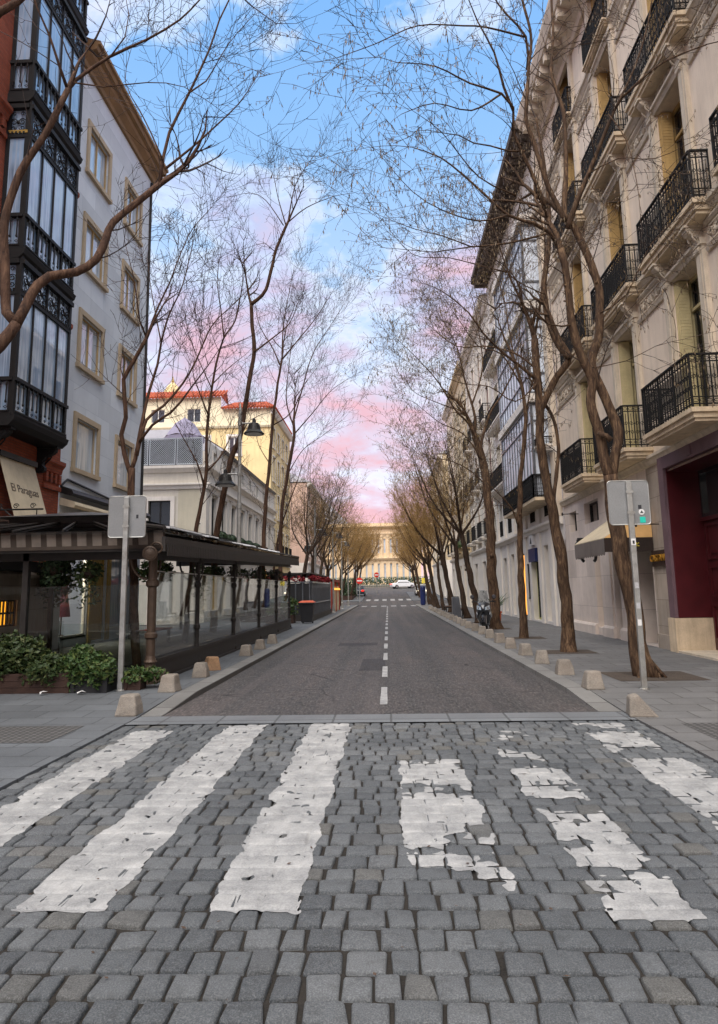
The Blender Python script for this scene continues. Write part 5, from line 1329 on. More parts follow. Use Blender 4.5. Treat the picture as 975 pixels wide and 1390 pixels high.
planter(-4.98, -4.42, 11.0, 11.42, .30, 'short dark planter with a rounded glossy bush beside the left sign post', 'bright_leaf', 31,
        [((-4.85, 11.15, .44), .34, .3, .28, 1800, .04), ((-4.55, 11.1, .42), .22, .26, .26, 1100, .04), ((-4.9, 11.2, .68), .2, .2, .14, 400, .035)], mat='black_plastic')
planter(-4.25, -3.98, 11.25, 11.55, .2, 'small pot of low green plants at the foot of the bronze corner post', 'bright_leaf', 51,
        [((-4.12, 11.4, .3), .24, .22, .14, 700, .035), ((-3.86, 11.55, .3), .2, .2, .13, 500, .035)], mat='wood_planter', name='potted_plant', cat='plant')
# litter, wall plants
for (x, y, lb) in ((-5.35, 10.85, 'crumpled white paper on the paving under the planter'), (-4.75, 10.88, 'small scrap of white paper by the short planter')):
    mb = MB(); q = random.Random(int(x * 10)); vs = [V((x + .07 * cos(k) + q.uniform(-.02, .02), y + .05 * sin(k), KZ + .01 + q.uniform(0, .045))) for k in range(6)]
    mb.add(vs + [V((x, y, KZ + .06))], [(i, (i + 1) % 6, 6) for i in range(6)]); mb.build('paper_scrap', M['white_sticker'], None, label=lb, cat='litter')
iv = thing('wall_plant', 'bushy green plant spilling over the stone ledge of the brick house', 'plant', (-9.2, 18.6, 2.2))
mb = MB(); leafball(mb, (-9.05, 18.7, 2.2), .45, .75, .5, 1500, .06, 71, .5); leafball(mb, (-9.05, 19.1, 2.75), .3, .35, .4, 500, .06, 72, .1); mb.build('leaves', M['hedge_leaf'], iv)
mb = MB(); mb.box(-9.35, 18.0, 2.2, -8.95, 19.4, 2.45); mb.build('trough', M['black_plastic'], iv)
iv = thing('wall_plant', 'dark plants in a trough on the ledge left of the bushy one', 'plant', (-9.2, 16.6, 2.2))
mb = MB(); leafball(mb, (-9.15, 16.4, 2.75), .3, .9, .4, 1100, .06, 75, .1); mb.build('leaves', M['ivy_leaf'], iv)
mb = MB(); mb.box(-9.35, 15.5, 2.2, -8.95, 17.5, 2.45); mb.build('trough', M['black_plastic'], iv)

# ---------------------------------------------------------------- granite bollards
def bollard_mesh(seed, w=.295, h=.27):
    q = random.Random(seed); mb = MB()
    def rg(s, z, sx=0): return [V((sx + a * w / 2 * s + q.uniform(-.012, .012), b * w / 2 * s + q.uniform(-.012, .012), z + q.uniform(-.006, .006))) for a, b in ((-1, -1), (1, -1), (1, 1), (-1, 1))]
    lo, mid, hi = rg(1.0, 0), rg(.86, h * .5), rg(.66, h)
    vs = lo + mid + hi; fs = [(3, 2, 1, 0), (8, 9, 10, 11)]
    for k in (0, 4):
        for i in range(4): fs.append((k + i, k + (i + 1) % 4, k + 4 + (i + 1) % 4, k + 4 + i))
    mb.add(vs, fs); return mb
def place_bollard(x, y, label, group, seed, mat='granite_block', mbd=None, rz=0):
    mb = mbd or bollard_mesh(seed)
    c, s = cos(rz), sin(rz)
    mb.v = [V((p.x * c - p.y * s + x, p.x * s + p.y * c + y, p.z + (pave_z(y) - .012))) for p in mb.v]
    o = mb.build('granite_bollard', M[mat], None, bev=.025, seg=2); tag(o, label, 'bollard', group); return o
LB = [9.4, 11.1, 12.9, 17.0, 18.8, 20.8]
for i, y in enumerate(LB): place_bollard(-3.45, y, 'granite block bollard on the left kerb, %s from the crossing' % ORD[i], 'granite bollards along the left kerb', 200 + i, rz=random.uniform(-.15, .15))
place_bollard(-3.52, 14.0, 'rusty brown rounded bollard lying out of line by the pavilion plinth', 'granite bollards along the left kerb', 230, 'granite_block_rust', rz=.5)
mb = MB()   # the sloping stone nearest the right sign post
mb.hexa([(-.15, -.15, 0), (.2, -.15, 0), (.2, .14, 0), (-.15, .14, 0)], [(-.135, -.11, .24), (-.03, -.11, .27), (-.03, .09, .27), (-.135, .09, .24)])
mb.v.append(V((0, 0, .1))) if False else None
RBY = [9.05, 10.9, 12.6, 14.4, 16.2, 18.0, 19.9, 21.8, 23.6, 25.4, 27.2, 29.0, 30.8, 32.6, 34.4, 36.2, 38.0, 40.0, 42.0, 44.0, 46.0, 48.0, 50.0, 52.5]
place_bollard(3.08, RBY[0], 'granite bollard with one long sloping side by the right sign post', 'granite bollards along the right kerb', 0, mbd=mb, rz=-.15)
for i, y in enumerate(RBY[1:]):
    place_bollard(3.06 + random.uniform(-.02, .03), y, 'granite block bollard on the right kerb, %s from the crossing' % ORD[i + 1], 'granite bollards along the right kerb', 240 + i, rz=random.uniform(-.2, .2))

# ---------------------------------------------------------------- signs seen from behind
def back_sign(x, y, z0, z1, w, label, stickers, lean, ph):
    t = thing('road_sign', label, 'road sign', (x, y, KZ)); mb = MB(); pz = z1 - .02
    mb.hexa([(x - .04, y - .03, KZ - .03), (x + .04, y - .03, KZ - .03), (x + .04, y + .03, KZ - .03), (x - .04, y + .03, KZ - .03)], [(x - .04 + lean, y - .03, pz), (x + .04 + lean, y - .03, pz), (x + .04 + lean, y + .03, pz), (x - .04 + lean, y + .03, pz)])
    mb.build('pole', M['galvanised'], t, bev=.006)
    mb = MB(); mb.lathe((x, y, pave_z(y) - .006), [(.07, 0), (.07, .014), (.045, .03)], 12); mb.build('base', M['galvanised'], t)
    cx = x + lean + ph; r = .05; pts = []
    for (sx, sz, a0) in ((1, 1, 0), (-1, 1, 1), (-1, -1, 2), (1, -1, 3)):
        for k in range(6):
            a = (a0 + k / 5) * pi / 2; pts.append(V((cx + sx * (w / 2 - r) + r * cos(a), y + .034, (z0 + z1) / 2 + sz * ((z1 - z0) / 2 - r) + r * sin(a))))
    mb = MB(); mb.extrude(pts, (0, .012, 0)); pl_ = mb.build('plate', M['sign_back'], t)
    mb = MB(); ring = pts + [pts[0]]; mb.tube([p + V((0, .002, 0)) for p in ring], .009, 5, False); mb.build('rim', M['galvanised'], pl_)
    mb = MB()
    for z in (z0 + .18, z1 - .18): mb.box(x + lean - .055, y - .036, z - .02, x + lean + .055, y - .031, z + .02); mb.lathe((x + lean + .05, y - .03, z), [(.012, 0), (.012, .012)], 6, (0, -1, 0))
    mb.build('clamp', M['galvanised'], pl_)
    for (dx, dz, sw, sh, m) in stickers:
        mb = MB(); mb.box(cx + dx - sw / 2, y + .029, z0 + dz - sh / 2, cx + dx + sw / 2, y + .0335, z0 + dz + sh / 2); mb.build('sticker', M[m], pl_)
    return t, pl_
t, p_ = back_sign(-4.28, 11.2, 2.52, 3.2, .62, 'grey blank backed road sign on a square post by the planters', [(.17, .34, .035, .06, 'dark_ink')], -.0, 0)
t, p_ = back_sign(3.75, 10.76, 2.52, 3.2, .62, 'grey backed road sign with small stickers by the largest tree', [(.19, .07, .085, .09, 'teal_sticker'), (.16, .27, .05, .06, 'dark_ink')], -.0, 0)
mb = MB(); mb.lathe((3.93, 10.79, 2.71), [(.045, 0), (.045, .004), (.034, .005)], 16, (0, -1, 0)); mb.build('sticker', M['white_sticker'], p_)
mb = MB(); mb.extrude([(3.905, 10.783, 2.695), (3.93, 10.783, 2.735), (3.955, 10.783, 2.695)], (0, -.002, 0)); mb.build('sticker', M['dark_ink'], p_)
mb = MB(); mb.box(3.715, 10.724, 2.2, 3.785, 10.729, 2.3); st = mb.build('sticker', M['white_sticker'], t)
mb = MB(); mb.box(3.735, 10.721, 2.22, 3.765, 10.7235, 2.27); mb.build('print', M['dark_ink'], st)
for z in (1.0, 1.25, 1.55): 
    mb = MB(); mb.box(3.72, 10.7255, z, 3.775, 10.729, z + .09); mb.build('sticker', M['white_sticker' if z < 1.2 else 'tin_panel'], t)

# ---------------------------------------------------------------- street lamps
def lamp(x, y, H, label, lit=False, heads=((1, .9),), gx=0):
    t = thing('street_lamp', label, 'street lamp', (x, y, KZ), group='steel street lamps along the left pavement')
    mb = MB(); mb.lathe((x, y, KZ), [(.16, 0), (.16, .04), (.1, .08), (.085, .5), (.06, .56), (.06, H * .55), (.075, H * .55 + .02), (.075, H * .55 + .14), (.05, H * .55 + .16), (.05, H - .2), (.02, H)], 14); mb.build('pole', M['galvanised'], t)
    for (s, zf) in heads:
        z = H * zf; mb = MB(); mb.cyl((x, y, z), (x + s * .42, y, z), .025, 8); mb.lathe((x, y, z - .06), [(.07, 0), (.07, .12)], 12); a = mb.build('arm', M['galvanised'], t)
        c = (x + s * .42, y, z); mb = MB(); mb.lathe((c[0], c[1], z - .34), [(.30, 0), (.31, .02), (.27, .06), (.21, .12), (.18, .24), (.15, .32), (.06, .36), (.05, .46), (.01, .5)], 18); hd = mb.build('lamp_shade', M['black_metal'], t)
        mb = MB(); mb.lathe((c[0], c[1], z - .35), [(.05, .0), (.24, .005), (.26, .02), (.2, .03)], 16); mb.build('lens', M['white_frame'], hd)
    return t
lamp(-4.3, 20.0, 7.1, 'tall steel lamp post with two black bell lamps rising past the pavilion', heads=((1, .925), (-1, .71)))
lamp(-4.0, 38.5, 6.2, 'slim grey lamp post beside the dark railed terrace', heads=((1, .8), (-1, .66)))
for i, y in enumerate((48, 57, 66, 84)):
    lamp(-3.75, y, 6.0, 'slender lamp post far along the left pavement, %s beyond the railed terrace' % ORD[i], heads=((1, .92),))

# ---------------------------------------------------------------- bin, railed terrace and its flowers
tb = thing('litter_bin', 'black wheeled bin with a red orange lid before the railed terrace', 'bin', (-3.85, 33.2, KZ))
mb = MB(); mb.hexa([(-4.1, 32.95, KZ + .06), (-3.6, 32.95, KZ + .06), (-3.6, 33.45, KZ + .06), (-4.1, 33.45, KZ + .06)], [(-4.2, 32.85, 1.04), (-3.5, 32.85, 1.04), (-3.5, 33.55, 1.04), (-4.2, 33.55, 1.04)]); mb.box(-4.24, 32.82, .98, -3.46, 32.849, 1.05); mb.build('body', M['black_plastic'], tb, bev=.02)
mb = MB(); mb.hexa([(-4.24, 32.8, 1.055), (-3.46, 32.8, 1.055), (-3.46, 33.58, 1.055), (-4.24, 33.58, 1.055)], [(-4.1, 32.95, 1.14), (-3.6, 32.95, 1.14), (-3.6, 33.45, 1.14), (-4.1, 33.45, 1.14)]); mb.build('lid', M['red_orange_lid'], tb, bev=.015)
for x in (-4.08, -3.62):
    mb = MB(); mb.lathe((x - .03, 33.47, KZ + .1), [(.1, 0), (.1, .06)], 14, (1, 0, 0)); mb.build('wheel', M['rubber'], tb)
sb = thing('planter_shrub', 'low green shrub with broad leaves behind the wheeled bin', 'shrub', (-5.0, 33.5, KZ))
mb = MB(); leafball(mb, (-5.1, 33.6, .75), .75, .6, .65, 1100, .09, 91, 0, .2); mb.build('leaves', M['bright_leaf'], sb)
mb = MB(); mb.box(-5.8, 33.2, KZ, -4.5, 34.0, KZ + .4); mb.build('box', M['wood_planter'], sb)
rt = thing('railed_terrace', 'dark slatted railed terrace enclosure on the left pavement', 'terrace enclosure', (-5, 42, KZ))
mb = MB(); mb.box(-3.95, 35.5, KZ, -3.8, 47.0, KZ + .3); mb.box(-3.95, 35.35, KZ, -7.6, 35.5, KZ + .3); mb.build('plinth', M['pavilion_dark'], rt)
mb = MB(); y = 35.5
while y < 47.0: mb.box(-3.91, y, KZ + .3, -3.85, y + .06, 2.0); y += .36
x = -7.6
while x < -3.95: mb.box(x, 35.4, KZ + .3, x + .06, 35.46, 2.0); x += .36
mb.box(-3.93, 35.4, 2.0, -3.83, 47.0, 2.08); mb.box(-7.6, 35.38, 2.0, -3.93, 35.48, 2.07); mb.box(-3.93, 35.4, .95, -3.835, 47.0, 1.0); mb.build('railing', M['scooter_grey'], rt)
mb = MB(); mb.box(-3.9, 35.5, KZ + .3, -3.885, 47.0, 1.98); mb.box(-7.6, 35.42, KZ + .3, -3.95, 35.435, 1.98); mb.build('panel', M['black_plastic'], rt)
mb = MB(); mb.box(-7.8, 35.6, 2.45, -3.9, 46.8, 2.52); mb.build('canopy', M['pavilion_dark'], rt)
mb = MB()
for y in (36, 41, 46.5): mb.box(-4.02, y, KZ, -3.96, y + .06, 2.5)
mb.build('post', M['pavilion_dark'], rt)
fl = MB()
for k in range(9): leafball(fl, (-3.85 + random.uniform(-.1, .05), 36.0 + k * 1.1, 2.2 + random.uniform(-.06, .1)), .22, .5, .15, 150, .06, 300 + k)
for k in range(5): leafball(fl, (-4.6 - k * .7, 35.5, 2.2), .4, .2, .16, 130, .06, 330 + k)
leafball(fl, (-5.4, 35.6, 1.5), .16, .12, .7, 170, .06, 340)
fl.build('flower_garland', M['red_flower'], None, label='red flowers massed along the top of the railed terrace', cat='flowers')
tl = thing('torch_lamp', 'warm glowing torch shaped lamp by the yellow wall beyond the bin', 'lamp', (-6.2, 39.6, KZ))
mb = MB(); mb.cyl((-7.2, 50, KZ), (-7.2, 50, 2.0), .05, 8)
mb = MB(); mb.lathe((-6.2, 35.0, KZ), [(.2, 0), (.2, .05), (.05, .1), (.045, 2.1), (.12, 2.2)], 12); mb.build('post', M['black_metal'], tl)
mb = MB(); mb.lathe((-6.2, 35.0, KZ + 2.2), [(.06, 0), (.1, .1), (.08, .25), (.02, .45)], 10); mb.build('flame', M['warm_lamp'], tl)
wt = thing('wooden_terrace', 'small timber terrace with cream side boards after the railed one', 'terrace enclosure', (-5, 52, KZ))
mb = MB(); 
for y in (48.2, 51.5, 55): mb.box(-3.95, y, KZ, -3.8, y + .15, 2.35)
mb.box(-3.97, 48.2, 2.2, -3.78, 55.2, 2.36); mb.build('frame', M['terracotta_red'], wt)
mb = MB(); mb.box(-3.9, 48.35, KZ, -3.86, 55, 1.9); 
for k in range(14): mb.box(-3.86, 48.5 + k * .46, KZ + .2, -3.84, 48.5 + k * .46 + .04, 1.85)
mb.build('boards', M['awning_cream'], wt)
mb = MB(); mb.box(-3.84, 48.4, 1.7, -3.8, 55, 1.76)
for k in range(7): mb.lathe((-3.78, 48.9 + k * .95, 1.62), [(.03, 0), (.05, .03), (.05, .07), (.03, .1)], 8)
mb.build('string_light', M['warm_lamp'], wt)
# no-entry signs by the far junction
for (x, y, z, lb) in ((-3.15, 77.5, 2.4, 'round red no entry sign on a thin pole beyond the left terraces'), (-1.6, 100, 2.7, 'small distant red sign on a pole in the middle of the boulevard')):
    t = thing('traffic_sign', lb, 'road sign', (x, y, gz(y))); mb = MB(); mb.cyl((x, y, gz(y)), (x, y, gz(y) + z), .045, 8); mb.build('pole', M['galvanised'], t)
    mb = MB(); mb.lathe((x, y - .05, gz(y) + z), [(.36, 0), (.36, .03)], 22, (0, -1, 0)); d = mb.build('disc', M['red_plastic'], t); mb = MB(); mb.box(x - .28, y - .085, gz(y) + z - .07, x + .28, y - .081, gz(y) + z + .07); mb.build('bar', M['white_sticker'], d)

# ---------------------------------------------------------------- right pavement furniture
def scooter(x, y, rz):
    t = thing('motor_scooter', 'black and grey maxi scooter parked under the third tree on the right', 'scooter', (x, y, KZ), rz)
    def B(mb, *a, **k):
        o = mb.build(*a, t, **k); return o
    # local frame: +x forward
    O = ORG[t.name]; ORG[t.name] = V((0, 0, 0))
    for (wx, r) in ((.78, .29), (-.70, .27)):
        mb = MB(); mb.lathe((wx, -.06, r), [(r * .72, 0), (r * .95, .0), (r, .03), (r, .09), (r * .95, .12), (r * .72, .12)], 22, (0, 1, 0)); w = B(mb, 'wheel', M['rubber'], smooth=False)
        mb = MB(); mb.lathe((wx, -.05, r), [(r * .7, 0), (r * .7, .1), (r * .2, .105)], 18, (0, 1, 0))
        for k in range(5): a = k * 2 * pi / 5; mb.cyl((wx, 0, r), (wx + r * .7 * cos(a), 0, r + r * .7 * sin(a)), .02, 6)
        mb.build('rim', M['chrome'], w)
        mb = MB(); mb.tube([(wx + (r + .04) * cos(a), 0, r + (r + .04) * sin(a)) for a in [.2 + k * .25 for k in range(9)]], .065, 8); mb.build('mudguard', M['scooter_black'], w)
    def loft(secs, n=14):
        mb = MB(); vs = []
        for (xx, zz, hw, hh) in secs:
            for k in range(n):
                a = 2 * pi * k / n; ca, sa = cos(a), sin(a)
                vs.append(V((xx, hw * math.copysign(abs(ca) ** .7, ca), zz + hh * math.copysign(abs(sa) ** .7, sa))))
        fs = [tuple(range(n - 1, -1, -1)), tuple(range(len(vs) - n, len(vs)))]
        for i in range(len(secs) - 1): fs += [(i * n + k, i * n + (k + 1) % n, (i + 1) * n + (k + 1) % n, (i + 1) * n + k) for k in range(n)]
        mb.add(vs, fs); return mb
    B(loft([(-1.08, .78, .06, .05), (-.95, .74, .14, .12), (-.6, .64, .2, .18), (-.25, .52, .2, .2), (-.05, .42, .17, .16)]), 'rear_body', M['scooter_black'], smooth=True)
    B(loft([(-.15, .30, .16, .07), (.1, .28, .18, .07), (.42, .32, .17, .09)]), 'footboard', M['scooter_grey'], smooth=True)
    fb = B(loft([(.35, .45, .2, .22), (.5, .66, .26, .3), (.66, .78, .24, .27), (.82, .82, .17, .18), (.95, .78, .07, .08)]), 'front_fairing', M['scooter_black'], smooth=True)
    for s in (-1, 1):
        mb = MB(); mb.extrude([(.72, s * .2, .78), (.95, s * .06, .76), (.93, s * .06, .86), (.74, s * .19, .92)], (.015, s * .02, .01)); mb.build('headlight', M['pane_sky'], fb)
        mb = MB(); mb.extrude([(.42, s * .252, .5), (.78, s * .2, .62), (.74, s * .22, .70), (.45, s * .262, .62)], (0, s * .015, 0)); mb.build('side_panel', M['scooter_grey'], fb)
        mb = MB(); mb.tube([(.5, 0, 1.0), (.42, s * .3, 1.05), (.36, s * .4, 1.03)], .02, 8); hb = B(mb, 'handlebar', M['black_metal'])
        mb = MB(); mb.tube([(.46, s * .3, 1.06), (.5, s * .36, 1.22)], .01, 5); mb.lathe((.52, s * .37, 1.2), [(.03, 0), (.075, .015), (.075, .03), (.05, .05)], 12, (1, 0, .1)); mb.build('mirror', M['scooter_black'], hb)
        mb = MB(); mb.tube([(.72, s * .07, .75), (.78, s * .07, .3)], .025, 8); B(mb, 'fork', M['chrome'])
    mb = MB(); mb.hexa([(.62, -.2, 1.0), (.62, .2, 1.0), (.60, .2, 1.0), (.60, -.2, 1.0)], [(.42, -.13, 1.42), (.42, .13, 1.42), (.41, .13, 1.42), (.41, -.13, 1.42)]); B(mb, 'windscreen', M['smoke_glass'])
    B(loft([(-.98, .84, .1, .05), (-.7, .84, .16, .07), (-.35, .74, .17, .07), (-.02, .7, .13, .06), (.05, .68, .06, .03)]), 'seat', M['rubber'], smooth=True)
    mb = MB(); mb.tube([(-.2, -.18, .3), (-.6, -.2, .32), (-.95, -.22, .42)], [.03, .055, .06], 10); B(mb, 'exhaust', M['chrome'])
    mb = MB(); mb.tube([(-.05, .1, .25), (-.1, .26, .0)], .014, 6); B(mb, 'stand', M['black_metal'])
    mb = MB(); mb.box(-1.14, -.1, .74, -1.07, .1, .82); B(mb, 'tail_light', M['red_plastic'])
    ORG[t.name] = O
scooter(3.36, 24.9, -1.75)
def bench(x, y, lb):
    t = thing('street_bench', lb, 'bench', (x, y, KZ), group='dark benches on the right pavement')
    for s in (-.8, .8):
        mb = MB(); mb.box(x - .28, y + s - .03, KZ, x - .22, y + s + .03, .5); mb.box(x + .22, y + s - .03, KZ, x + .28, y + s + .03, .82); mb.box(x - .22, y + s - .028, .44, x + .22, y + s + .028, .5); mb.build('leg', M['black_metal'], t)
    mb = MB()
    for k in range(4): mb.box(x - .27 + k * .13, y - .95, .5, x - .16 + k * .13, y + .95, .54)
    mb.build('seat', M['bench_wood'], t)
bench(3.75, 37.6, 'dark slatted bench beyond the scooter, nearer of the pair'); bench(3.7, 43.2, 'dark slatted bench farther on, before the blue post box')
pb = thing('planter_box', 'tall dark grey plinth standing before the nearer bench', 'planter', (3.45, 35.6, KZ))
mb = MB(); mb.hexa([(3.2, 35.35, KZ), (3.65, 35.35, KZ), (3.65, 35.8, KZ), (3.2, 35.8, KZ)], [(3.2, 35.35, 1.15), (3.55, 35.35, 1.15), (3.55, 35.8, 1.15), (3.2, 35.8, 1.15)]); mb.build('body', M['scooter_grey'], pb, bev=.02)
mb = MB(); mb.box(3.22, 35.37, 1.15, 3.53, 35.78, 1.19); mb.build('top', M['black_plastic'], pb)
op = thing('potted_palm', 'orange pot with a spiky palm beside the shop fronts', 'potted plant', (4.55, 30.6, KZ))
mb = MB(); mb.lathe((4.55, 30.6, KZ), [(.2, 0), (.27, .1), (.3, .42), (.33, .43), (.33, .5), (.28, .5), (.27, .42)], 18); mb.build('pot', M['orange_plastic'], op)
mb = MB(); q = random.Random(8)
for k in range(34):
    a = q.uniform(0, 6.28); l = q.uniform(.6, 1.1); e = q.uniform(.3, 1.2); pr = V((4.55, 30.6, KZ + .45)); side = V((-sin(a), cos(a), 0))
    pts = [pr + V((cos(a) * l * t * cos(e * (1 - t * .5)), sin(a) * l * t * cos(e * (1 - t * .5)), l * (t * 1.15 - t * t * .55 * (1.4 - e)))) for t in (0, .25, .5, .75, 1)]
    for i in range(4):
        w0 = .035 * sin(pi * (i / 4 * .8 + .15)); w1 = .035 * sin(pi * ((i + 1) / 4 * .8 + .15)); mb.poly([pts[i] - side * w0, pts[i] + side * w0, pts[i + 1] + side * w1, pts[i + 1] - side * w1])
mb.build('fronds', M['palm_leaf'], op)
bb = thing('post_box', 'slim dark blue post box at the far end of the right kerb', 'post box', (3.25, 66.0, KZ))
mb = MB(); mb.lathe((3.25, 66, KZ), [(.2, 0), (.2, .1), (.25, .12), (.25, 1.6), (.27, 1.62), (.2, 1.75), (.05, 1.8)], 16); mb.build('body', M['blue_paint'], bb)
mb = MB(); mb.box(3.12, 65.73, 1.4, 3.38, 65.755, 1.45); mb.build('slot', M['dark_void'], bb)
yb = thing('street_panel', 'small yellow lit panel on a post near the far right junction', 'sign', (4.2, 72, 0))
mb = MB(); mb.cyl((4.2, 82, gz(82)), (4.2, 82, gz(82) + 2.3), .06, 8); mb.build('post', M['galvanised'], yb)
mb = MB(); mb.box(3.95, 81.95, gz(82) + 1.9, 4.45, 82.05, gz(82) + 2.5); mb.build('panel', M['yellow_letter'], yb)
# ---------------------------------------------------------------- distant cars
def car(x, y, rz, mat, label, lights):
    t = thing('parked_car' if lights else 'car', label, 'car', (x, y, gz(y) + .01), rz, group='cars at the far junction'); O = ORG[t.name]; ORG[t.name] = V((0, 0, 0))
    prof = [(-2.1, .3), (-2.15, .75), (-1.95, .92), (-1.35, .98), (-.95, 1.42), (.55, 1.44), (1.05, 1.0), (1.9, .85), (2.1, .65), (2.1, .3)]
    mb = MB(); mb.extrude([V((a, -.86, b)) for a, b in prof], (0, 1.72, 0)); b_ = mb.build('body', M[mat], t, bev=.08)
    for s in (-1, 1):
        mb = MB(); mb.extrude([(-1.2, s * .862, 1.0), (.9, s * .862, 1.0), (.5, s * .8, 1.36), (-.88, s * .8, 1.36)], (0, s * .012, 0)); mb.build('window', M['pane_dark'], b_)
        for wx in (-1.35, 1.35):
            mb = MB(); mb.lathe((wx, s * .74, .32), [(.32, 0), (.32, .14), (.22, .15)], 18, (0, s, 0)); w = mb.build('wheel', M['rubber'], t); mb = MB(); mb.lathe((wx, s * .88, .32), [(.2, 0), (.2, .015), (.04, .03)], 12, (0, s, 0)); mb.build('rim', M['chrome'], w)
        mb = MB(); mb.box(-2.17, s * .6 - .17, .68, -2.12, s * .6 + .17, .84); mb.build('tail_light', M['red_light'], t)
        mb = MB(); mb.box(2.08, s * .6 - .17, .6, 2.13, s * .6 + .17, .74); mb.build('headlight', M['head_light'], t)
    for (a, c) in ((-1.32, -.98), (1.0, .58)):
        d = .05 if a > 0 else -.05; mb = MB(); mb.hexa([(a + d, -.74, 1.02), (a + d, .74, 1.02), (a + d * .6, .74, 1.02), (a + d * .6, -.74, 1.02)], [(c + d, -.66, 1.38), (c + d, .66, 1.38), (c + d * .6, .66, 1.38), (c + d * .6, -.66, 1.38)]); mb.build('windscreen', M['pane_dark'], b_)
    ORG[t.name] = O
car(2.6, 121, .25, 'car_white', 'white car turning across the far junction, red tail lights towards the left', 1)
car(4.4, 92, -pi / 2, 'car_white', 'white car with headlights facing us at the right kerb past the junction', 1)
car(-3.9, 93, pi / 2, 'car_dark', 'dark car parked past the junction by the left hedge', 1)
hb = thing('corner_hedge', 'dark clipped hedge on the left beyond the far cross street', 'hedge', (-5.2, 88, gz(88)))
mb = MB()
for k in range(4): leafball(mb, (-5.0 - (k % 2) * .8, 83.5 + k * 2.2, gz(85) + 1.0), 1.2, 1.7, 1.1, 420, .16, 400 + k, 0, .3)
mb.build('leaves', M['ivy_leaf'], hb)
mb = MB(); mb.box(-6.4, 82.2, gz(82), -4.2, 91.5, gz(82) + .6); mb.build('box', M['wood_planter'], hb)
# inside the pavilion: a timber bench and two cafe tables
ib = thing('wooden_bench', 'reddish timber bench inside the glass pavilion', 'bench', (-7.0, 21.0, KZ))
mb = MB()
for k in range(4): mb.box(-7.3 + k * .13, 20.0, .5, -7.19 + k * .13, 22.0, .54)
mb.build('seat', M['terracotta_red'], ib)
for s in (20.2, 21.7):
    mb = MB(); mb.box(-7.3, s, KZ + .03, -7.22, s + .08, .5); mb.box(-6.88, s, KZ + .03, -6.8, s + .08, .5); mb.build('leg', M['dark_wood'], ib)
for i, (x, y) in enumerate(((-5.3, 14.6), (-5.4, 24.4))):
    t = thing('cafe_table', 'small white topped cafe table inside the pavilion, %s one' % ('nearer' if i == 0 else 'farther'), 'table', (x, y, KZ)); mb = MB(); mb.lathe((x, y, .78), [(.38, 0), (.38, .03)], 20); mb.build('tabletop', M['white_frame'], t)
    mb = MB(); mb.lathe((x, y, KZ + .03), [(.22, 0), (.22, .02), (.03, .05), (.03, .69)], 12); mb.build('leg', M['black_metal'], t)
# ---------------------------------------------------------------- trees
def resample(pts, rads, step):
    P = [V(p) for p in pts]; out = []; ro = []
    n = len(P)
    for i in range(n - 1):
        p0, p1, p2, p3 = P[max(0, i - 1)], P[i], P[i + 1], P[min(n - 1, i + 2)]
        k = max(1, int((p2 - p1).length / step))
        for j in range(k):
            t = j / k; t2, t3 = t * t, t * t * t
            out.append(.5 * ((2 * p1) + (p2 - p0) * t + (2 * p0 - 5 * p1 + 4 * p2 - p3) * t2 + (3 * p1 - p0 - 3 * p2 + p3) * t3)); ro.append(rads[i] + (rads[i + 1] - rads[i]) * t)
    out.append(P[-1]); ro.append(rads[-1]); return out, ro

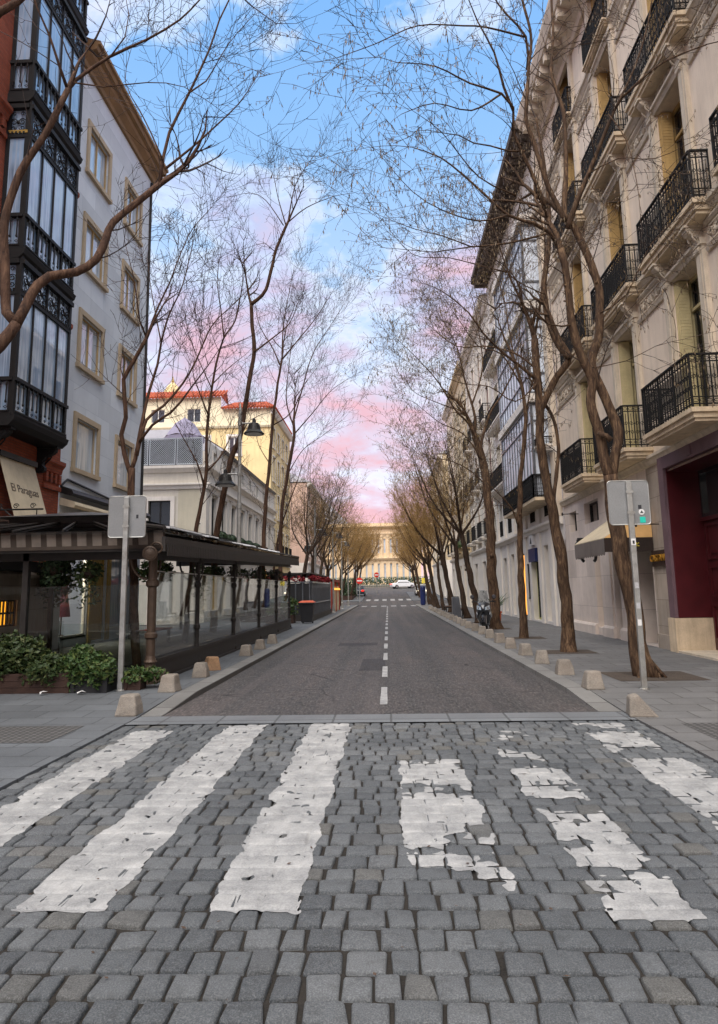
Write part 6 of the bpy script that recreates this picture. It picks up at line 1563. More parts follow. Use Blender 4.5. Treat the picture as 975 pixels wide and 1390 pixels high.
class Tree:
    def __init__(s, seed, up=.35, wander=.32, twig_r=.0058, dens=1.0, levels=3, pods=0, droop=0.0, lens=(2.2, 1.0, .5), rk=.76):
        s.rk = rk; s.q = random.Random(seed); s.trunk = MB(); s.twigs = MB(); s.pods = MB(); s.up = up; s.wander = wander; s.tr = twig_r; s.dens = dens; s.levels = levels; s.npods = pods; s.droop = droop; s.tips = []; s.lens = lens
    def limb(s, pts, r0, r1, sprout=(.35, 1.0), n=None, sides=9, flare=False, lens=None):
        r0, r1 = r0 * s.rk, r1 * s.rk
        k = len(pts); L = [0]
        for a, b in zip(pts[:-1], pts[1:]): L.append(L[-1] + (V(b) - V(a)).length)
        rads = [r0 + (r1 - r0) * (l / L[-1]) ** .8 for l in L]
        P, R = resample(pts, rads, .14 if r0 > .05 else .22)
        q = s.q
        for i in range(len(P)):
            if r0 > .05:
                P[i] = P[i] + V((noise.noise(P[i] * 1.7), noise.noise(P[i] * 1.7 + V((9, 0, 0))), 0)) * R[i] * .45
                R[i] *= 1 + .13 * noise.noise(P[i] * 3.1)
            if flare:
                h = (P[i] - P[0]).length; R[i] *= 1 + .55 * math.exp(-h / .18)
        s.trunk.tube(P, R, sides if r0 > .03 else 6)
        # grow
        if r0 > .06 and len(P) > 8:
            for _ in range(2):
                j = q.randrange(len(P) // 4, len(P) - 2); d = (P[j + 1] - P[j]).normalized(); sd = d.orthogonal(); sd.rotate(Matrix.Rotation(q.uniform(0, 6.28), 3, d)); rr = R[j] * q.uniform(.25, .42); e = (sd + d * .5).normalized()
                s.trunk.tube([P[j] + e * R[j] * .3, P[j] + e * R[j] * 1.05, P[j] + e * R[j] * q.uniform(1.25, 1.7)], [rr * 1.5, rr * 1.1, rr], 8)
        tot = L[-1]; m = n if n is not None else int(tot * 3.2 * s.dens)
        for i in range(m):
            t = sprout[0] + (sprout[1] - sprout[0]) * (i + q.random()) / max(1, m); j = min(len(P) - 2, int(t * (len(P) - 1)))
            d = (P[j + 1] - P[j]).normalized(); side = d.orthogonal(); side.rotate(Matrix.Rotation(q.uniform(0, 2 * pi), 3, d))
            w = q.uniform(.45, 1.1); dd = (d + side * w + V((0, 0, s.up * .4))).normalized(); ln = (lens or s.lens)
            s.branch(P[j], dd, ln[0] * q.uniform(.45, 1.15) * (1 - .35 * t), min(R[j] * .4, .005 + .0045 * (lens or s.lens)[0]), 0)
        if n != 0: s.branch(P[-1], (P[-1] - P[-2]).normalized(), (lens or s.lens)[0] * q.uniform(.7, 1.1), R[-1] * .95, 0)
        return P
    def branch(s, p, d, ln, r, lv):
        q = s.q; n = 5 if lv < 2 else 4; pts = [p]; st = ln / n; p = p.copy(); d = d.copy()
        rad = [max(s.tr, r)]
        for k in range(n):
            d = (d + V((q.gauss(0, 1), q.gauss(0, 1), q.gauss(0, 1))) * s.wander * .40 + V((0, 0, (s.up if lv < 2 else s.up * .3) * .25 - s.droop * .2 * (k / n)))).normalized()
            p = p + d * st; pts.append(p); rad.append(max(s.tr * .6, r * (1 - (k + 1) / n * .8)))
        (s.trunk if r > .03 else s.twigs).tube(pts, rad, 4 if r > .012 else 3, False)
        s.tips.append((pts[-1], lv))
        if lv < s.levels - 1:
            m = int(max(2, ln * (4.0 if lv == 0 else 4.4) * s.dens))
            for i in range(m):
                t = q.uniform(.18, 1.0); j = min(n - 1, int(t * n)); a = pts[j].lerp(pts[j + 1], t * n - j); dd0 = (pts[j + 1] - pts[j]).normalized()
                side = dd0.orthogonal(); side.rotate(Matrix.Rotation(q.uniform(0, 2 * pi), 3, dd0))
                s.branch(a, (dd0 + side * q.uniform(.5, 1.1)).normalized(), s.lens[lv + 1] * q.uniform(.4, 1.2), r * .5, lv + 1)
        if s.npods and lv >= s.levels - 1:
            for i in range(s.npods):
                j = q.randrange(1, n + 1); s.pod(pts[j])
    def pod(s, p):
        q = s.q; l = q.uniform(.05, .11); w = q.uniform(.006, .011); a = q.uniform(0, pi); u = V((cos(a), sin(a), 0)) * w; e = p + V((q.gauss(0, .012), q.gauss(0, .012), -l)); m = p.lerp(e, .5) + V((-sin(a), cos(a), 0)) * .006
        c0 = p + V((q.gauss(0, .01), q.gauss(0, .01), 0))
        s.pods.poly([c0, m + u, e, m - u])
    def finish(s, label, group, bark_m, twig_m, base, pod_m=None, name='street_tree'):
        t = thing(name, label, 'tree', base, group=group)
        s.trunk.build('trunk', M[bark_m], t, smooth=True)
        if s.twigs.v: s.twigs.build('twigs', M[twig_m], t)
        if s.pods.v: s.pods.build('seed_pods', M[pod_m], t, kind='stuff')
        return t
def path(pts, Y, dy=0.0):
    """guide line: points of the limb in the picture at their own distance from the camera"""
    n = len(pts); return [at(p[0], p[1], (p[2] if len(p) > 2 else Y + dy * i / max(1, n - 1))) for i, p in enumerate(pts)]
GR = 'street trees along the right pavement'; GL = 'bare trees along the left pavement'
# --- R1, the big tree by the sign
t = Tree(11, up=.2, wander=.36, dens=.72, pods=4, droop=.6, lens=(1.7, .95, .45))
b = path([(881, 921), (872, 905), (863, 845), (850, 781), (839, 724), (830, 672), (826, 645)], 12.2)
t.limb(b, .20, .165, n=0, sides=14, flare=True)
q = path([(889, 921), (880, 900), (868, 845)], 12.1); t.limb(q, .14, .06, n=0, flare=True)
for (x, y) in ((905, 918), (900, 924), (866, 924)): t.limb([at(876, 890, 12.2), at((876 + x) / 2, 905, 12.1), at(x, y + 2, 11.95)], .07, .03, n=0)
l1 = path([(826, 650), (812, 590), (802, 545), (804, 513), (789, 480), (776, 441), (771, 390), (767, 357), (760, 338)], 12.2, -.3); t.limb(l1, .125, .085, n=4, sides=12)
l2 = path([(828, 652), (839, 600), (834, 571), (820, 538), (808, 508), (805, 487), (812, 461), (815, 425), (812, 387), (798, 351), (786, 322), (773, 299), (766, 292)], 12.25, .5); t.limb(l2, .12, .09, n=5, sides=12)
t.limb(path([(829, 598), (822, 592), (811, 588)], 12.0), .07, .062, n=0)
hub = [(766, 292)]
def rl(pts, Y, dy, r0, r1, **k): t.limb(path(pts, Y, dy), r0, r1, **k)
rl([(767, 300), (742, 245), (723, 189), (714, 156), (718, 94), (721, 47), (709, 0), (700, -60)], 12.4, -.4, .07, .025)
rl([(767, 300), (768, 226), (766, 156), (749, 99), (751, 47), (749, 0), (752, -70)], 12.6, .9, .075, .025)
rl([(770, 310), (799, 236), (836, 146), (855, 123), (900, 85), (960, 60)], 12.5, -1.2, .075, .014)
rl([(836, 146), (862, 90), (880, 30), (890, -40)], 11.9, .6, .035, .012)
rl([(760, 340), (747, 316), (725, 303), (690, 292), (643, 250), (600, 215), (560, 200)], 12.0, -1.2, .055, .01)
rl([(742, 283), (718, 226), (697, 179), (697, 146), (681, 127), (638, 113), (591, 90), (540, 85)], 12.4, -1.6, .055, .009)
rl([(697, 150), (684, 118), (671, 71), (648, 28), (629, -20)], 12.1, -.9, .04, .010)
rl([(716, 94), (714, 50), (676, 5), (650, -50)], 12.3, -.6, .04, .012)
rl([(712, 50), (660, 37), (629, 35), (567, 35), (511, 59), (459, 78)], 12.1, -1.8, .03, .007)
rl([(681, 127), (640, 150), (590, 140), (545, 155)], 11.9, -1.0, .028, .007)
rl([(712, 205), (690, 205), (666, 198)], 12.3, -.4, .03, .02)
rl([(690, 292), (650, 300), (600, 285), (560, 260), (520, 215)], 11.8, -1.0, .025, .006)
rl([(700, 265), (650, 240), (600, 180), (560, 150)], 12, -1.2, .025, .006)
rl([(640, 335), (600, 320), (560, 310), (515, 292)], 11.4, -.6, .018, .005)
rl([(747, 316), (690, 330), (640, 335)], 12.0, -.6, .03, .018)
rl([(815, 425), (850, 400), (885, 330), (930, 290)], 12.2, -1.0, .022, .006, n=6)
rl([(800, 500), (850, 490), (890, 470), (930, 460)], 12.1, -1.2, .014, .004, n=4)
rl([(776, 441), (745, 440), (712, 400), (690, 360)], 12.0, -.8, .025, .006, n=8)
rl([(826, 155), (850, 190), (865, 250), (870, 300)], 11.9, -.8, .018, .005, n=10)
rl([(799, 236), (840, 215), (890, 215), (945, 190)], 12.2, -1.0, .02, .005)
t.finish('largest bare tree on the right, its trunk leaning left by the sign post', GR, 'bark_right', 'twig_right', (4.38, 12.2, KZ), 'pod_mat')
# --- R2
t = Tree(12, up=.25, wander=.34, dens=1.0, pods=4, droop=.4, lens=(1.8, 1.0, .5))
t.limb(path([(774, 890), (771, 868), (765, 781), (752, 702), (744, 661), (736, 607), (733, 545), (729, 506), (725, 461)], 16.8), .205, .115, n=5, sides=12, flare=True, sprout=(.6, 1))
rl([(750, 690), (756, 640), (758, 601), (750, 566), (738, 545)], 16.8, .4, .07, .05, n=4)
rl([(775, 487), (754, 461), (741, 419), (738, 387), (744, 345), (746, 300), (740, 230), (728, 160)], 16.6, .5, .13, .04)
rl([(803, 500), (790, 492), (773, 487)], 16.4, .2, .1, .1, n=0) if False else None
rl([(733, 560), (750, 520), (765, 500), (772, 485), (760, 465)], 16.8, -.2, .12, .11, n=2)
rl([(728, 515), (700, 492), (684, 480), (655, 451), (636, 424), (600, 395), (575, 385)], 16.8, -1.2, .06, .009)
rl([(727, 500), (700, 480), (660, 470), (620, 470), (580, 440)], 16.8, .8, .04, .008)
rl([(725, 461), (712, 420), (690, 370), (670, 310), (650, 270)], 16.8, -.6, .05, .010)
rl([(725, 461), (735, 400), (740, 330), (730, 270), (735, 200)], 16.9, .8, .05, .012)
rl([(729, 520), (700, 545), (665, 525), (625, 520), (580, 500)], 16.7, -1.0, .028, .006)
rl([(690, 370), (650, 360), (610, 350), (560, 345), (520, 300)], 16.5, -1.2, .024, .006)
rl([(741, 400), (700, 380), (660, 340), (610, 320)], 16.6, -.8, .024, .006)
t.finish('slim brown tree, second from the crossing on the right pavement', GR, 'bark_right', 'twig_right', (4.17, 16.8, KZ), 'pod_mat')
# --- R3
t = Tree(13, up=.3, wander=.33, dens=1.0, pods=4, droop=.3, lens=(1.6, .9, .5))
t.limb(path([(712, 870), (711, 850), (706, 750), (705, 700), (707, 640), (713, 587), (713, 555), (705, 510), (690, 470)], 21.5), .165, .06, n=8, sides=10, flare=True, sprout=(.55, 1))
rl([(704, 715), (695, 690), (676, 669), (655, 650)], 21.4, -.5, .045, .012, n=7)
rl([(713, 570), (722, 520), (735, 470), (728, 410)], 21.5, .6, .04, .01)
rl([(706, 520), (680, 480), (650, 470), (620, 430), (600, 400)], 21.5, -1.2, .04, .008)
rl([(700, 500), (690, 440), (680, 390), (650, 330)], 21.6, .4, .04, .009)
t.finish('thin tree with a low side stem, third from the crossing on the right', GR, 'bark_right', 'twig_right', (4.05, 21.5, KZ), 'pod_mat')
# --- R4
t = Tree(14, up=.3, wander=.33, dens=1.05, pods=5, droop=.2, lens=(1.8, 1.0, .55))
t.limb(path([(673, 857), (668, 780), (666, 720), (661, 667), (655, 621), (645, 592)], 26.4), .285, .18, n=3, sides=12, flare=True, sprout=(.7, 1))
rl([(650, 605), (636, 575), (617, 555), (596, 520), (570, 490), (540, 461)], 26.4, -1.5, .07, .010)
rl([(645, 592), (645, 570), (641, 549), (631, 515), (620, 470), (600, 430), (595, 400)], 26.4, -.5, .08, .010)
rl([(652, 612), (657, 587), (667, 558), (684, 531), (700, 493), (705, 440), (695, 400)], 26.5, .8, .08, .010)
rl([(655, 625), (630, 590), (596, 573), (560, 545), (535, 540)], 26.3, -1.2, .04, .007)
rl([(641, 549), (655, 500), (650, 450), (640, 400), (625, 370)], 26.5, .6, .05, .010)
rl([(617, 555), (590, 545), (560, 530), (545, 500)], 26, -1, .03, .006)
rl([(661, 660), (640, 640), (610, 625), (575, 620), (550, 600)], 26.3, -1.4, .04, .007)
t.finish('stout forked tree behind the parked scooter', GR, 'bark_right', 'twig_right', (3.85, 26.4, KZ), 'pod_olive')

# --- L0, a tree beside the camera whose limbs reach in from the left
t = Tree(21, up=.45, wander=.3, dens=1.05, lens=(1.3, .75, .4), twig_r=.004, rk=.5)
t.limb([V((-5.2, 5.6, KZ)), V((-5.15, 5.7, 1.2)), V((-5.0, 5.9, 2.3)), V((-4.75, 6.2, 3.2)), at(-60, 515, 6.6), at(0, 469, 6.9), at(24, 440, 7.0)], .24, .125, n=0, sides=14, flare=True)
rl([(24, 440), (9, 424), (7, 361), (9, 289), (27, 235), (59, 185), (81, 144), (92, 122)], 7.0, .3, .115, .07, n=2, sides=12)
rl([(92, 122), (81, 90), (68, 50), (50, 9), (35, -40)], 7.3, -.5, .045, .014)
rl([(92, 122), (104, 108), (149, 77), (199, 54), (244, 27), (271, 0), (300, -30)], 7.3, .6, .05, .012)
rl([(100, 112), (140, 118), (200, 112), (250, 118), (300, 150)], 7.3, .5, .022, .006)
rl([(24, 440), (34, 420), (50, 388), (68, 375), (104, 370), (131, 352), (144, 325), (153, 302), (190, 271), (217, 250)], 7.0, 1.0, .115, .075, n=3, sides=12)
rl([(217, 250), (221, 217), (230, 180), (257, 126), (284, 68), (298, 27), (311, 0), (330, -50)], 8.0, .3, .05, .014)
rl([(226, 228), (262, 199), (293, 171), (325, 140), (345, 110), (359, 86)], 8.0, .8, .035, .006)
rl([(215, 252), (238, 236), (246, 230)], 8.0, .1, .04, .03, n=4)
rl([(221, 217), (205, 180), (190, 150), (170, 110), (180, 60)], 8.0, .5, .025, .006)
rl([(257, 126), (280, 110), (310, 60), (345, 20)], 8.0, .6, .022, .006)
rl([(150, 77), (170, 50), (175, 20), (165, -30)], 7.4, .2, .02, .006)
rl([(245, 270), (280, 290), (290, 330)], 8.0, .6, .014, .005, n=5) if False else None
t.limb([V((-4.85, 5.0, 6.3)), at(-40, 40, 6.3), at(0, 18, 6.4), at(23, 4, 6.5), at(60, -40, 6.6)], .12, .07, n=0, sides=12)
t.limb([V((-5.1, 5.65, 1.8)), V((-5.4, 5.2, 3.2)), V((-5.2, 5.0, 5.0)), V((-4.85, 5.0, 6.3))], .2, .12, n=0, sides=12)
t.limb([at(60, -40, 6.6), at(200, -60, 7.2), at(300, -25, 7.6), at(343, 9, 7.8), at(375, 32, 7.9), at(402, 32, 8.0)], .06, .006, n=8)
t.finish('nearest left tree whose thick curving limbs reach in across the houses', GL, 'bark_left', 'twig_left', (-5.2, 5.6, KZ))
# --- left row, standing through the pavilion roof
def LT(seed, base, label, limbs, Y, r, dens=1.0, lens=(1.7, .95, .5)):
    global t
    t = Tree(seed, up=.55, wander=.27, dens=dens, lens=lens, twig_r=.0062)
    for (pts, dy, r0, r1, n) in limbs: t.limb(path(pts, Y, dy), r0, r1, n=n, sides=9)
    return t.finish(label, GL, 'bark_left', 'twig_left', base)
B = lambda x, Y: V((x, Y, KZ))
LT(31, (-5.0, 13.6, KZ), 'two stemmed bare tree rising behind the left road sign',
   [([(186, 905), (182, 800), (179, 690), (178, 636)], 0, .11, .095, 0), ([(178, 645), (169, 616), (165, 590), (171, 567), (169, 537), (168, 515), (183, 488), (199, 459)], -.3, .065, .05, 4),
    ([(199, 459), (190, 436), (186, 406), (180, 370), (170, 330)], -.5, .03, .008, None), ([(199, 459), (215, 416), (230, 385), (245, 345), (262, 310), (289, 280)], .5, .035, .007, None),
    ([(178, 640), (184, 623), (191, 583), (202, 534), (214, 495), (219, 465), (229, 429), (248, 387), (262, 330)], .5, .06, .010, None),
    ([(186, 618), (199, 570), (222, 551), (248, 521), (265, 492), (288, 442), (315, 415), (345, 385)], 1.0, .05, .008, None), ([(190, 600), (207, 577), (232, 560), (246, 545)], -.4, .04, .03, 3),
    ([(168, 515), (164, 500), (166, 480)], 0, .02, .008, 2), ([(219, 465), (212, 430), (205, 390), (200, 350)], .4, .025, .007, None)], 13.6, .1, 1.0, (1.4, .85, .45))
LT(32, (-5.3, 18.2, KZ), 'slender bare tree, first to pierce the pavilion roof left of the steel lamp',
   [([(252, 872), (257, 800), (266, 721), (275, 675), (281, 636), (280, 603), (283, 564), (288, 528), (294, 492), (304, 459), (319, 436), (327, 400)], .3, .11, .022, 14), ([(277, 659), (268, 629), (248, 593), (236, 570)], -.4, .04, .010, 5),
    ([(281, 640), (297, 623), (310, 600), (318, 580)], .4, .04, .010, 6), ([(283, 564), (270, 530), (262, 505), (268, 470)], -.6, .035, .008, None), ([(290, 520), (310, 500), (335, 480)], .7, .025, .008, None),
    ([(304, 459), (300, 420), (295, 380), (300, 340)], -.3, .03, .008, None), ([(288, 528), (275, 500), (255, 450), (250, 400)], -.5, .025, .007, None)], 18.2, .1)
LT(33, (-5.15, 20.6, KZ), 'leaning bare tree with a pale patch, crossing the steel lamp',
   [([(290, 858), (291, 800), (293, 733), (301, 682), (314, 623), (325, 597), (332, 557), (337, 524), (345, 478), (342, 439), (341, 415)], .2, .15, .075, 3), ([(341, 413), (361, 393), (374, 342), (391, 302)], -.3, .08, .055, 3),
    ([(391, 302), (401, 252), (420, 220), (442, 191)], -.4, .035, .007, None), ([(391, 302), (416, 282), (452, 267), (480, 262)], -.6, .03, .006, None), ([(385, 306), (361, 272), (340, 262), (310, 268)], -.3, .025, .006, None),
    ([(345, 478), (370, 459), (393, 439), (405, 410)], .8, .045, .008, None), ([(370, 459), (385, 475), (402, 465), (440, 430)], .5, .02, .006, None), ([(325, 597), (340, 570), (365, 560)], .5, .03, .008, None),
    ([(388, 305), (378, 270), (370, 235), (358, 225)], .4, .03, .006, None), ([(374, 342), (360, 330), (340, 335)], -.5, .02, .006, None)], 20.6, .1)
LT(34, (-4.95, 28.2, KZ), 'bare tree with upright stems, third through the pavilion roof',
   [([(355, 840), (356, 790), (358, 741), (360, 708), (362, 669), (366, 629), (370, 577), (375, 537), (380, 505), (383, 488)], 0, .15, .06, 8), ([(383, 488), (402, 465), (430, 430), (455, 390)], -.6, .05, .008, None), ([(380, 495), (370, 472), (352, 440), (345, 400)], .6, .045, .008, None),
    ([(383, 488), (385, 440), (392, 400), (400, 360)], .2, .05, .008, None), ([(366, 629), (350, 600), (345, 560)], .6, .03, .008, None), ([(371, 577), (395, 560), (415, 520), (430, 500)], -.5, .04, .008, None)], 28.2, .1, .9, (2.0, 1.1, .6))
LT(35, (-4.95, 31.5, KZ), 'bare tree just past the far end of the pavilion, two stems from the ground',
   [([(378, 836), (380, 790), (381, 741), (383, 692), (393, 629), (399, 593), (399, 570)], 0, .15, .085, 6), ([(399, 570), (410, 530), (425, 480), (450, 440), (475, 400)], -.5, .05, .008, None), ([(399, 580), (389, 544), (392, 500), (400, 440)], .3, .05, .008, None),
    ([(399, 590), (425, 560), (450, 530), (480, 510)], -.8, .045, .008, None), ([(376, 838), (372, 780), (378, 730), (390, 690), (405, 650)], .5, .10, .03, 10), ([(393, 640), (412, 610), (440, 590), (465, 570)], -.6, .035, .008, None)], 31.5, .1, .9, (2.1, 1.2, .6))

# --- the rows farther down: three grown trees, then copies of each
def grow_generic(seed, H, gold, name, label, base, lean):
    q = random.Random(seed); T = Tree(seed, rk=.9, up=.5, wander=.3, dens=.8, levels=3, twig_r=.009 if gold else .008, lens=(2.2, 1.2, .65), pods=5 if gold else 3)
    x, y, z = base
    top = V((x + lean * .9, y + q.uniform(-.3, .3), z + H * .42)); b0 = V((x, y, z)); mid = b0.lerp(top, .5) + V((q.uniform(-.12, .12), q.uniform(-.1, .1), 0))
    T.limb([b0, mid, top], .17, .12, n=0, sides=8, flare=True)
    k = q.randint(4, 5)
    for i in range(k):
        a = 2 * pi * (i + q.uniform(-.25, .25)) / k; sp = q.uniform(.8, 2.0) * H / 9; e = top + V((cos(a) * sp + lean * 1.1, sin(a) * sp, H * q.uniform(.35, .55))); m = top.lerp(e, .45) + V((cos(a) * sp * .25, sin(a) * sp * .25, -.1))
        T.limb([top - V((0, 0, .15)), m, e], .075, .015, n=13, sides=6, sprout=(.2, 1))
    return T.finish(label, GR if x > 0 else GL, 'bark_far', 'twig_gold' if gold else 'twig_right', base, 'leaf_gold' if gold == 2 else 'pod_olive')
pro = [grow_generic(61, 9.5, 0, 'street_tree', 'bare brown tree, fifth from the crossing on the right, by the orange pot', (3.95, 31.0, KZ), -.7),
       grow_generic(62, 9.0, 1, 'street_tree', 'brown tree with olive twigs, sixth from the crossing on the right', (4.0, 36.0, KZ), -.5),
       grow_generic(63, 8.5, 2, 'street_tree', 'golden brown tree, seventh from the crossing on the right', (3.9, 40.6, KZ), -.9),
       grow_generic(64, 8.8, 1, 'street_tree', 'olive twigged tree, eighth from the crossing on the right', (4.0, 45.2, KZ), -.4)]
cnt = {'r': 8, 'l': 6, 'rf': 0, 'lf': 0}
def put(i, x, y, rz, sx, label, grp):
    c = copy_tree(pro[i]); c.location = (x, y, KZ + gz(y)); c.rotation_euler.z = rz; c.scale = (sx, sx, sx * random.uniform(.95, 1.08)); c['label'] = label; c['group'] = grp
q = random.Random(99)
for k, y in enumerate((50, 54.6, 59.2, 63.8, 68.2)): put([1, 2, 3, 2, 1][k], 3.9 + q.uniform(-.1, .2), y, q.uniform(-.5, .5), q.uniform(.9, 1.05), 'brown tree on the right pavement, %s from the crossing' % ORD[8 + k], GR)
for k, y in enumerate((36.5, 41, 45.5, 50, 54.5, 59, 63.5, 68)): put([0, 1, 0, 3, 1, 2, 3, 2][k], -4.7 + q.uniform(-.15, .15), y, pi + q.uniform(-.6, .6), q.uniform(.78, .92), 'brown tree on the left pavement, %s beyond the pavilion' % ORD[k], GL)
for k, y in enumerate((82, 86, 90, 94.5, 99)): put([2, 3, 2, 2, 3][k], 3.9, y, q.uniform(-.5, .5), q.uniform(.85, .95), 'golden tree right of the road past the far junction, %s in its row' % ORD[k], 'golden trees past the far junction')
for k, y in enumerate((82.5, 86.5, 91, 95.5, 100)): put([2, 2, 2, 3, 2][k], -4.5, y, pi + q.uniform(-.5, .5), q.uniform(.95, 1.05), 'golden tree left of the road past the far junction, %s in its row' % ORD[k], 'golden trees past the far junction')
# soil squares round the trunks
for k, (x, y) in enumerate(((4.3, 12.2), (4.1, 16.8), (4.0, 21.5), (3.85, 26.4), (3.95, 31.0), (4.0, 36.0))):
    mb = MB(); s = .62 if k == 0 else .5; mb.poly([(x - s, y - s, KZ + .004), (x + s * 1.3, y - s, KZ + .004), (x + s * 1.3, y + s, KZ + .004), (x - s, y + s, KZ + .004)]); mb.build('tree_pit_soil', M['pit_soil'], kind='structure')
# ---------------------------------------------------------------- the street behind the camera (seen in the panes)
plain_house('rear_house', 'cream house behind the viewpoint on the left side', -1, -42, -7, 17, ('cream_wall', 'white_stone'), [(5, 7.4), (8.6, 11), (12.2, 14.4)], -9.5, 8, 4.2, ('white_frame', 'pane_dark'), 'white_stone', None, 'roof_lead', None, 6)
plain_house('rear_house', 'tan house behind the viewpoint on the right side', 1, -42, -7, 17, ('tan_wall', 'white_stone'), [(5, 7.4), (8.6, 11), (12.2, 14.4)], 6.6, 8, 4.2, ('white_frame', 'pane_dark'), 'white_stone', None, 'roof_lead', None, 6)
strip_sheet('road_behind', 'asphalt', -3.0, 2.66, [-60, 0.25], .004)
# ---------------------------------------------------------------- sky and light
W = bpy.data.worlds.new('World'); S.world = W; W.use_nodes = True
nt = W.node_tree; nt.nodes.clear()
def N(t, **k):
    n = nt.nodes.new(t)
    for a, v in k.items(): setattr(n, a, v)
    return n
def Lk(a, b): nt.links.new(a, b)
SUN_EL, SUN_AZ = 50.0, 196.0     # degrees; azimuth measured clockwise from +Y
out = N('ShaderNodeOutputWorld'); bg = N('ShaderNodeBackground'); Lk(bg.outputs[0], out.inputs[0])
sky = N('ShaderNodeTexSky', sky_type='NISHITA', sun_disc=False); sky.sun_elevation = radians(SUN_EL); sky.sun_rotation = radians(SUN_AZ); sky.air_density = 1.0; sky.dust_density = .6; sky.ozone_density = 1.6
tc = N('ShaderNodeTexCoord'); sp = N('ShaderNodeSeparateXYZ'); Lk(tc.outputs['Generated'], sp.inputs[0])
def mth(op, a, b=0.0, clamp=False):
    m = N('ShaderNodeMath', operation=op, use_clamp=clamp)
    for i, v in enumerate((a, b)):
        if isinstance(v, bpy.types.NodeSocket): Lk(v, m.inputs[i])
        else: m.inputs[i].default_value = v
    return m.outputs[0]
zc = mth('MAXIMUM', sp.outputs[2], 0.0); den = mth('ADD', zc, .24)
cb = N('ShaderNodeCombineXYZ'); Lk(mth('DIVIDE', sp.outputs[0], den), cb.inputs[0]); Lk(mth('DIVIDE', sp.outputs[1], den), cb.inputs[1])
def nz(vec, s, d, r, dist=0, off=(0, 0, 0)):
    mp = N('ShaderNodeMapping'); mp.inputs['Location'].default_value = off; Lk(vec, mp.inputs[0])
    n = N('ShaderNodeTexNoise'); Lk(mp.outputs[0], n.inputs['Vector']); n.inputs['Scale'].default_value = s; n.inputs['Detail'].default_value = d; n.inputs['Roughness'].default_value = r; n.inputs['Distortion'].default_value = dist; return n.outputs['Fac']
def rmp(f, stops):
    r = N('ShaderNodeValToRGB'); Lk(f, r.inputs[0]); cr = r.color_ramp
    while len(cr.elements) > 1: cr.elements.remove(cr.elements[-1])
    cr.elements[0].position = stops[0][0]; cr.elements[0].color = c4(stops[0][1])
    for p, c in stops[1:]: e = cr.elements.new(p); e.color = c4(c)
    return r.outputs[0]
def mx(f, a, b, mode='MIX'):
    m = N('ShaderNodeMix', data_type='RGBA', blend_type=mode)
    for i, v in ((0, f), (6, a), (7, b)):
        if isinstance(v, bpy.types.NodeSocket): Lk(v, m.inputs[i])
        else: m.inputs[i].default_value = v if i == 0 else c4(v)
    return m.outputs[2]
g3 = lambda v: (v, v, v)
SKY_K = 10.0    # colours below are written for the picture; the background strength is 1/SKY_K
f1 = nz(cb.outputs[0], 2.1, 9, .6, .35, (3.1, 1.7, 0)); f2 = nz(cb.outputs[0], 5.0, 8, .6, .3, (7.7, 4.2, 1)); f3 = nz(cb.outputs[0], .55, 4, .5, 0, (1.3, 8.8, 2))
base = rmp(zc, [(0.0, (.36, .29, .31)), (.12, (.32, .30, .36)), (.28, (.26, .29, .36)), (.42, (.185, .255, .36)), (.56, (.11, .205, .35)), (.72, (.075, .175, .345)), (1.0, (.10, .19, .33))])
nish = mx(1.0, sky.outputs[0], (.06, .06, .06), 'MULTIPLY')
base = mx(.15, base, nish)
cov = mth('ADD', mth('MULTIPLY', f1, .62), mth('MULTIPLY', f2, .38)); 
thr = rmp(zc, [(0.0, g3(.36)), (.15, g3(.43)), (.35, g3(.455)), (.5, g3(.492)), (.58, g3(.535)), (.68, g3(.55)), (.8, g3(.36)), (1.0, g3(.33))])
dlt = mth('SUBTRACT', cov, thr); m1 = mth('MULTIPLY', mth('ADD', dlt, .03), 5.5, True)
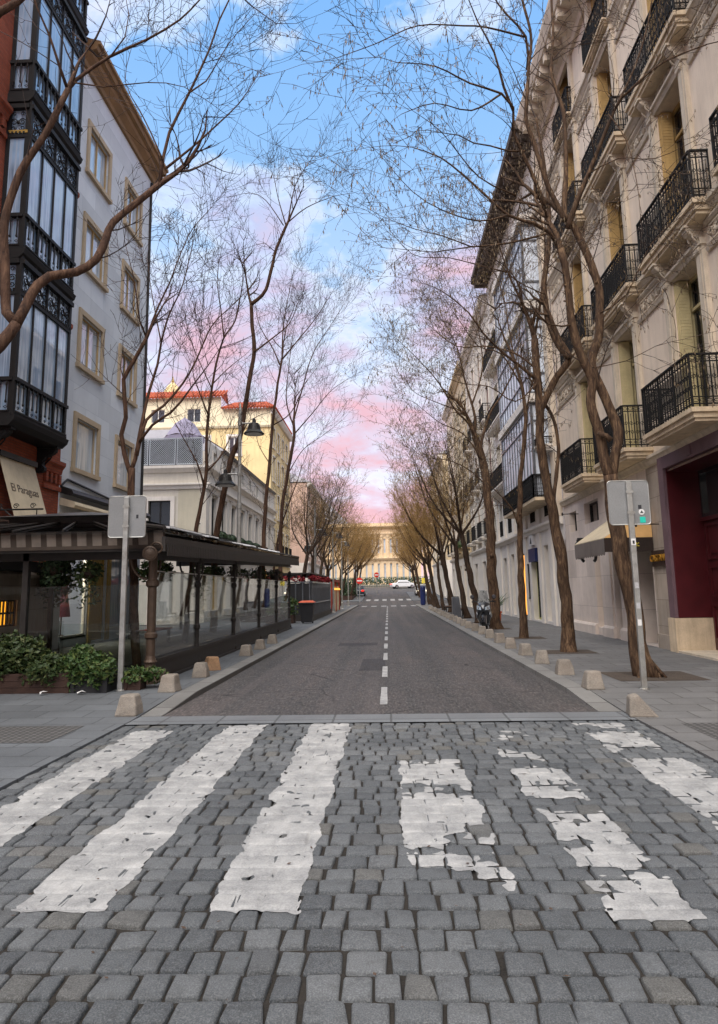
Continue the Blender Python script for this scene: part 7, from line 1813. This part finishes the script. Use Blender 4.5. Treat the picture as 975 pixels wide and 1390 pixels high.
cpink = rmp(zc, [(0.0, (.36, .22, .235)), (.12, (.315, .165, .18)), (.30, (.30, .165, .19)), (.46, (.29, .19, .225)), (.57, (.28, .24, .29)), (.64, (.29, .285, .33)), (.75, (.55, .52, .47)), (1.0, (.68, .63, .55))])  # cream cloud above the frame is added, unseen, for brighter neutral fill
cshade = rmp(zc, [(0.0, (.30, .16, .18)), (.3, (.235, .15, .185)), (.46, (.21, .19, .255)), (.6, (.21, .235, .30)), (.7, (.4, .4, .44)), (1.0, (.5, .47, .44))])
ccol = mx(rmp(f2, [(.38, g3(0)), (.62, g3(1))]), cshade, cpink)
col = mx(mth('MULTIPLY', m1, .86), base, ccol)
edge = mth('SUBTRACT', 1.0, mth('ABSOLUTE', mth('MULTIPLY', mth('ADD', dlt, -.005), 22.0)), True)
col = mx(mth('MULTIPLY', mth('MAXIMUM', edge, 0.0), .38), col, (.335, .36, .39))
k = mx(1.0, col, g3(SKY_K), 'MULTIPLY'); Lk(k, bg.inputs[0]); bg.inputs[1].default_value = 1.0 / SKY_K
sun = bpy.data.lights.new('sun', 'SUN'); so = bpy.data.objects.new('sun', sun); COL.objects.link(so)
sun.energy = 1.5; sun.angle = radians(62); sun.color = (1.0, .93, .86)
el, az = radians(SUN_EL), radians(SUN_AZ); dirv = V((sin(az) * cos(el), cos(az) * cos(el), sin(el))); so.rotation_euler = dirv.to_track_quat('Z', 'Y').to_euler(); so.location = (-12, -20, 40)
vs = S.view_settings; vs.view_transform = 'Standard'; vs.look = 'None'; vs.gamma = 1.0; vs.use_curve_mapping = False; vs.exposure = 1.68
S.render.engine = 'CYCLES'; cy = S.cycles; cy.use_denoising = True; cy.max_bounces = 6; cy.diffuse_bounces = 3; cy.glossy_bounces = 3; cy.transmission_bounces = 4; cy.transparent_max_bounces = 12; cy.sample_clamp_indirect = 4.0; cy.use_adaptive_sampling = True; cy.adaptive_threshold = .015
try: cy.denoiser = 'OPENIMAGEDENOISE'
except Exception: pass
S.render.film_transparent = False
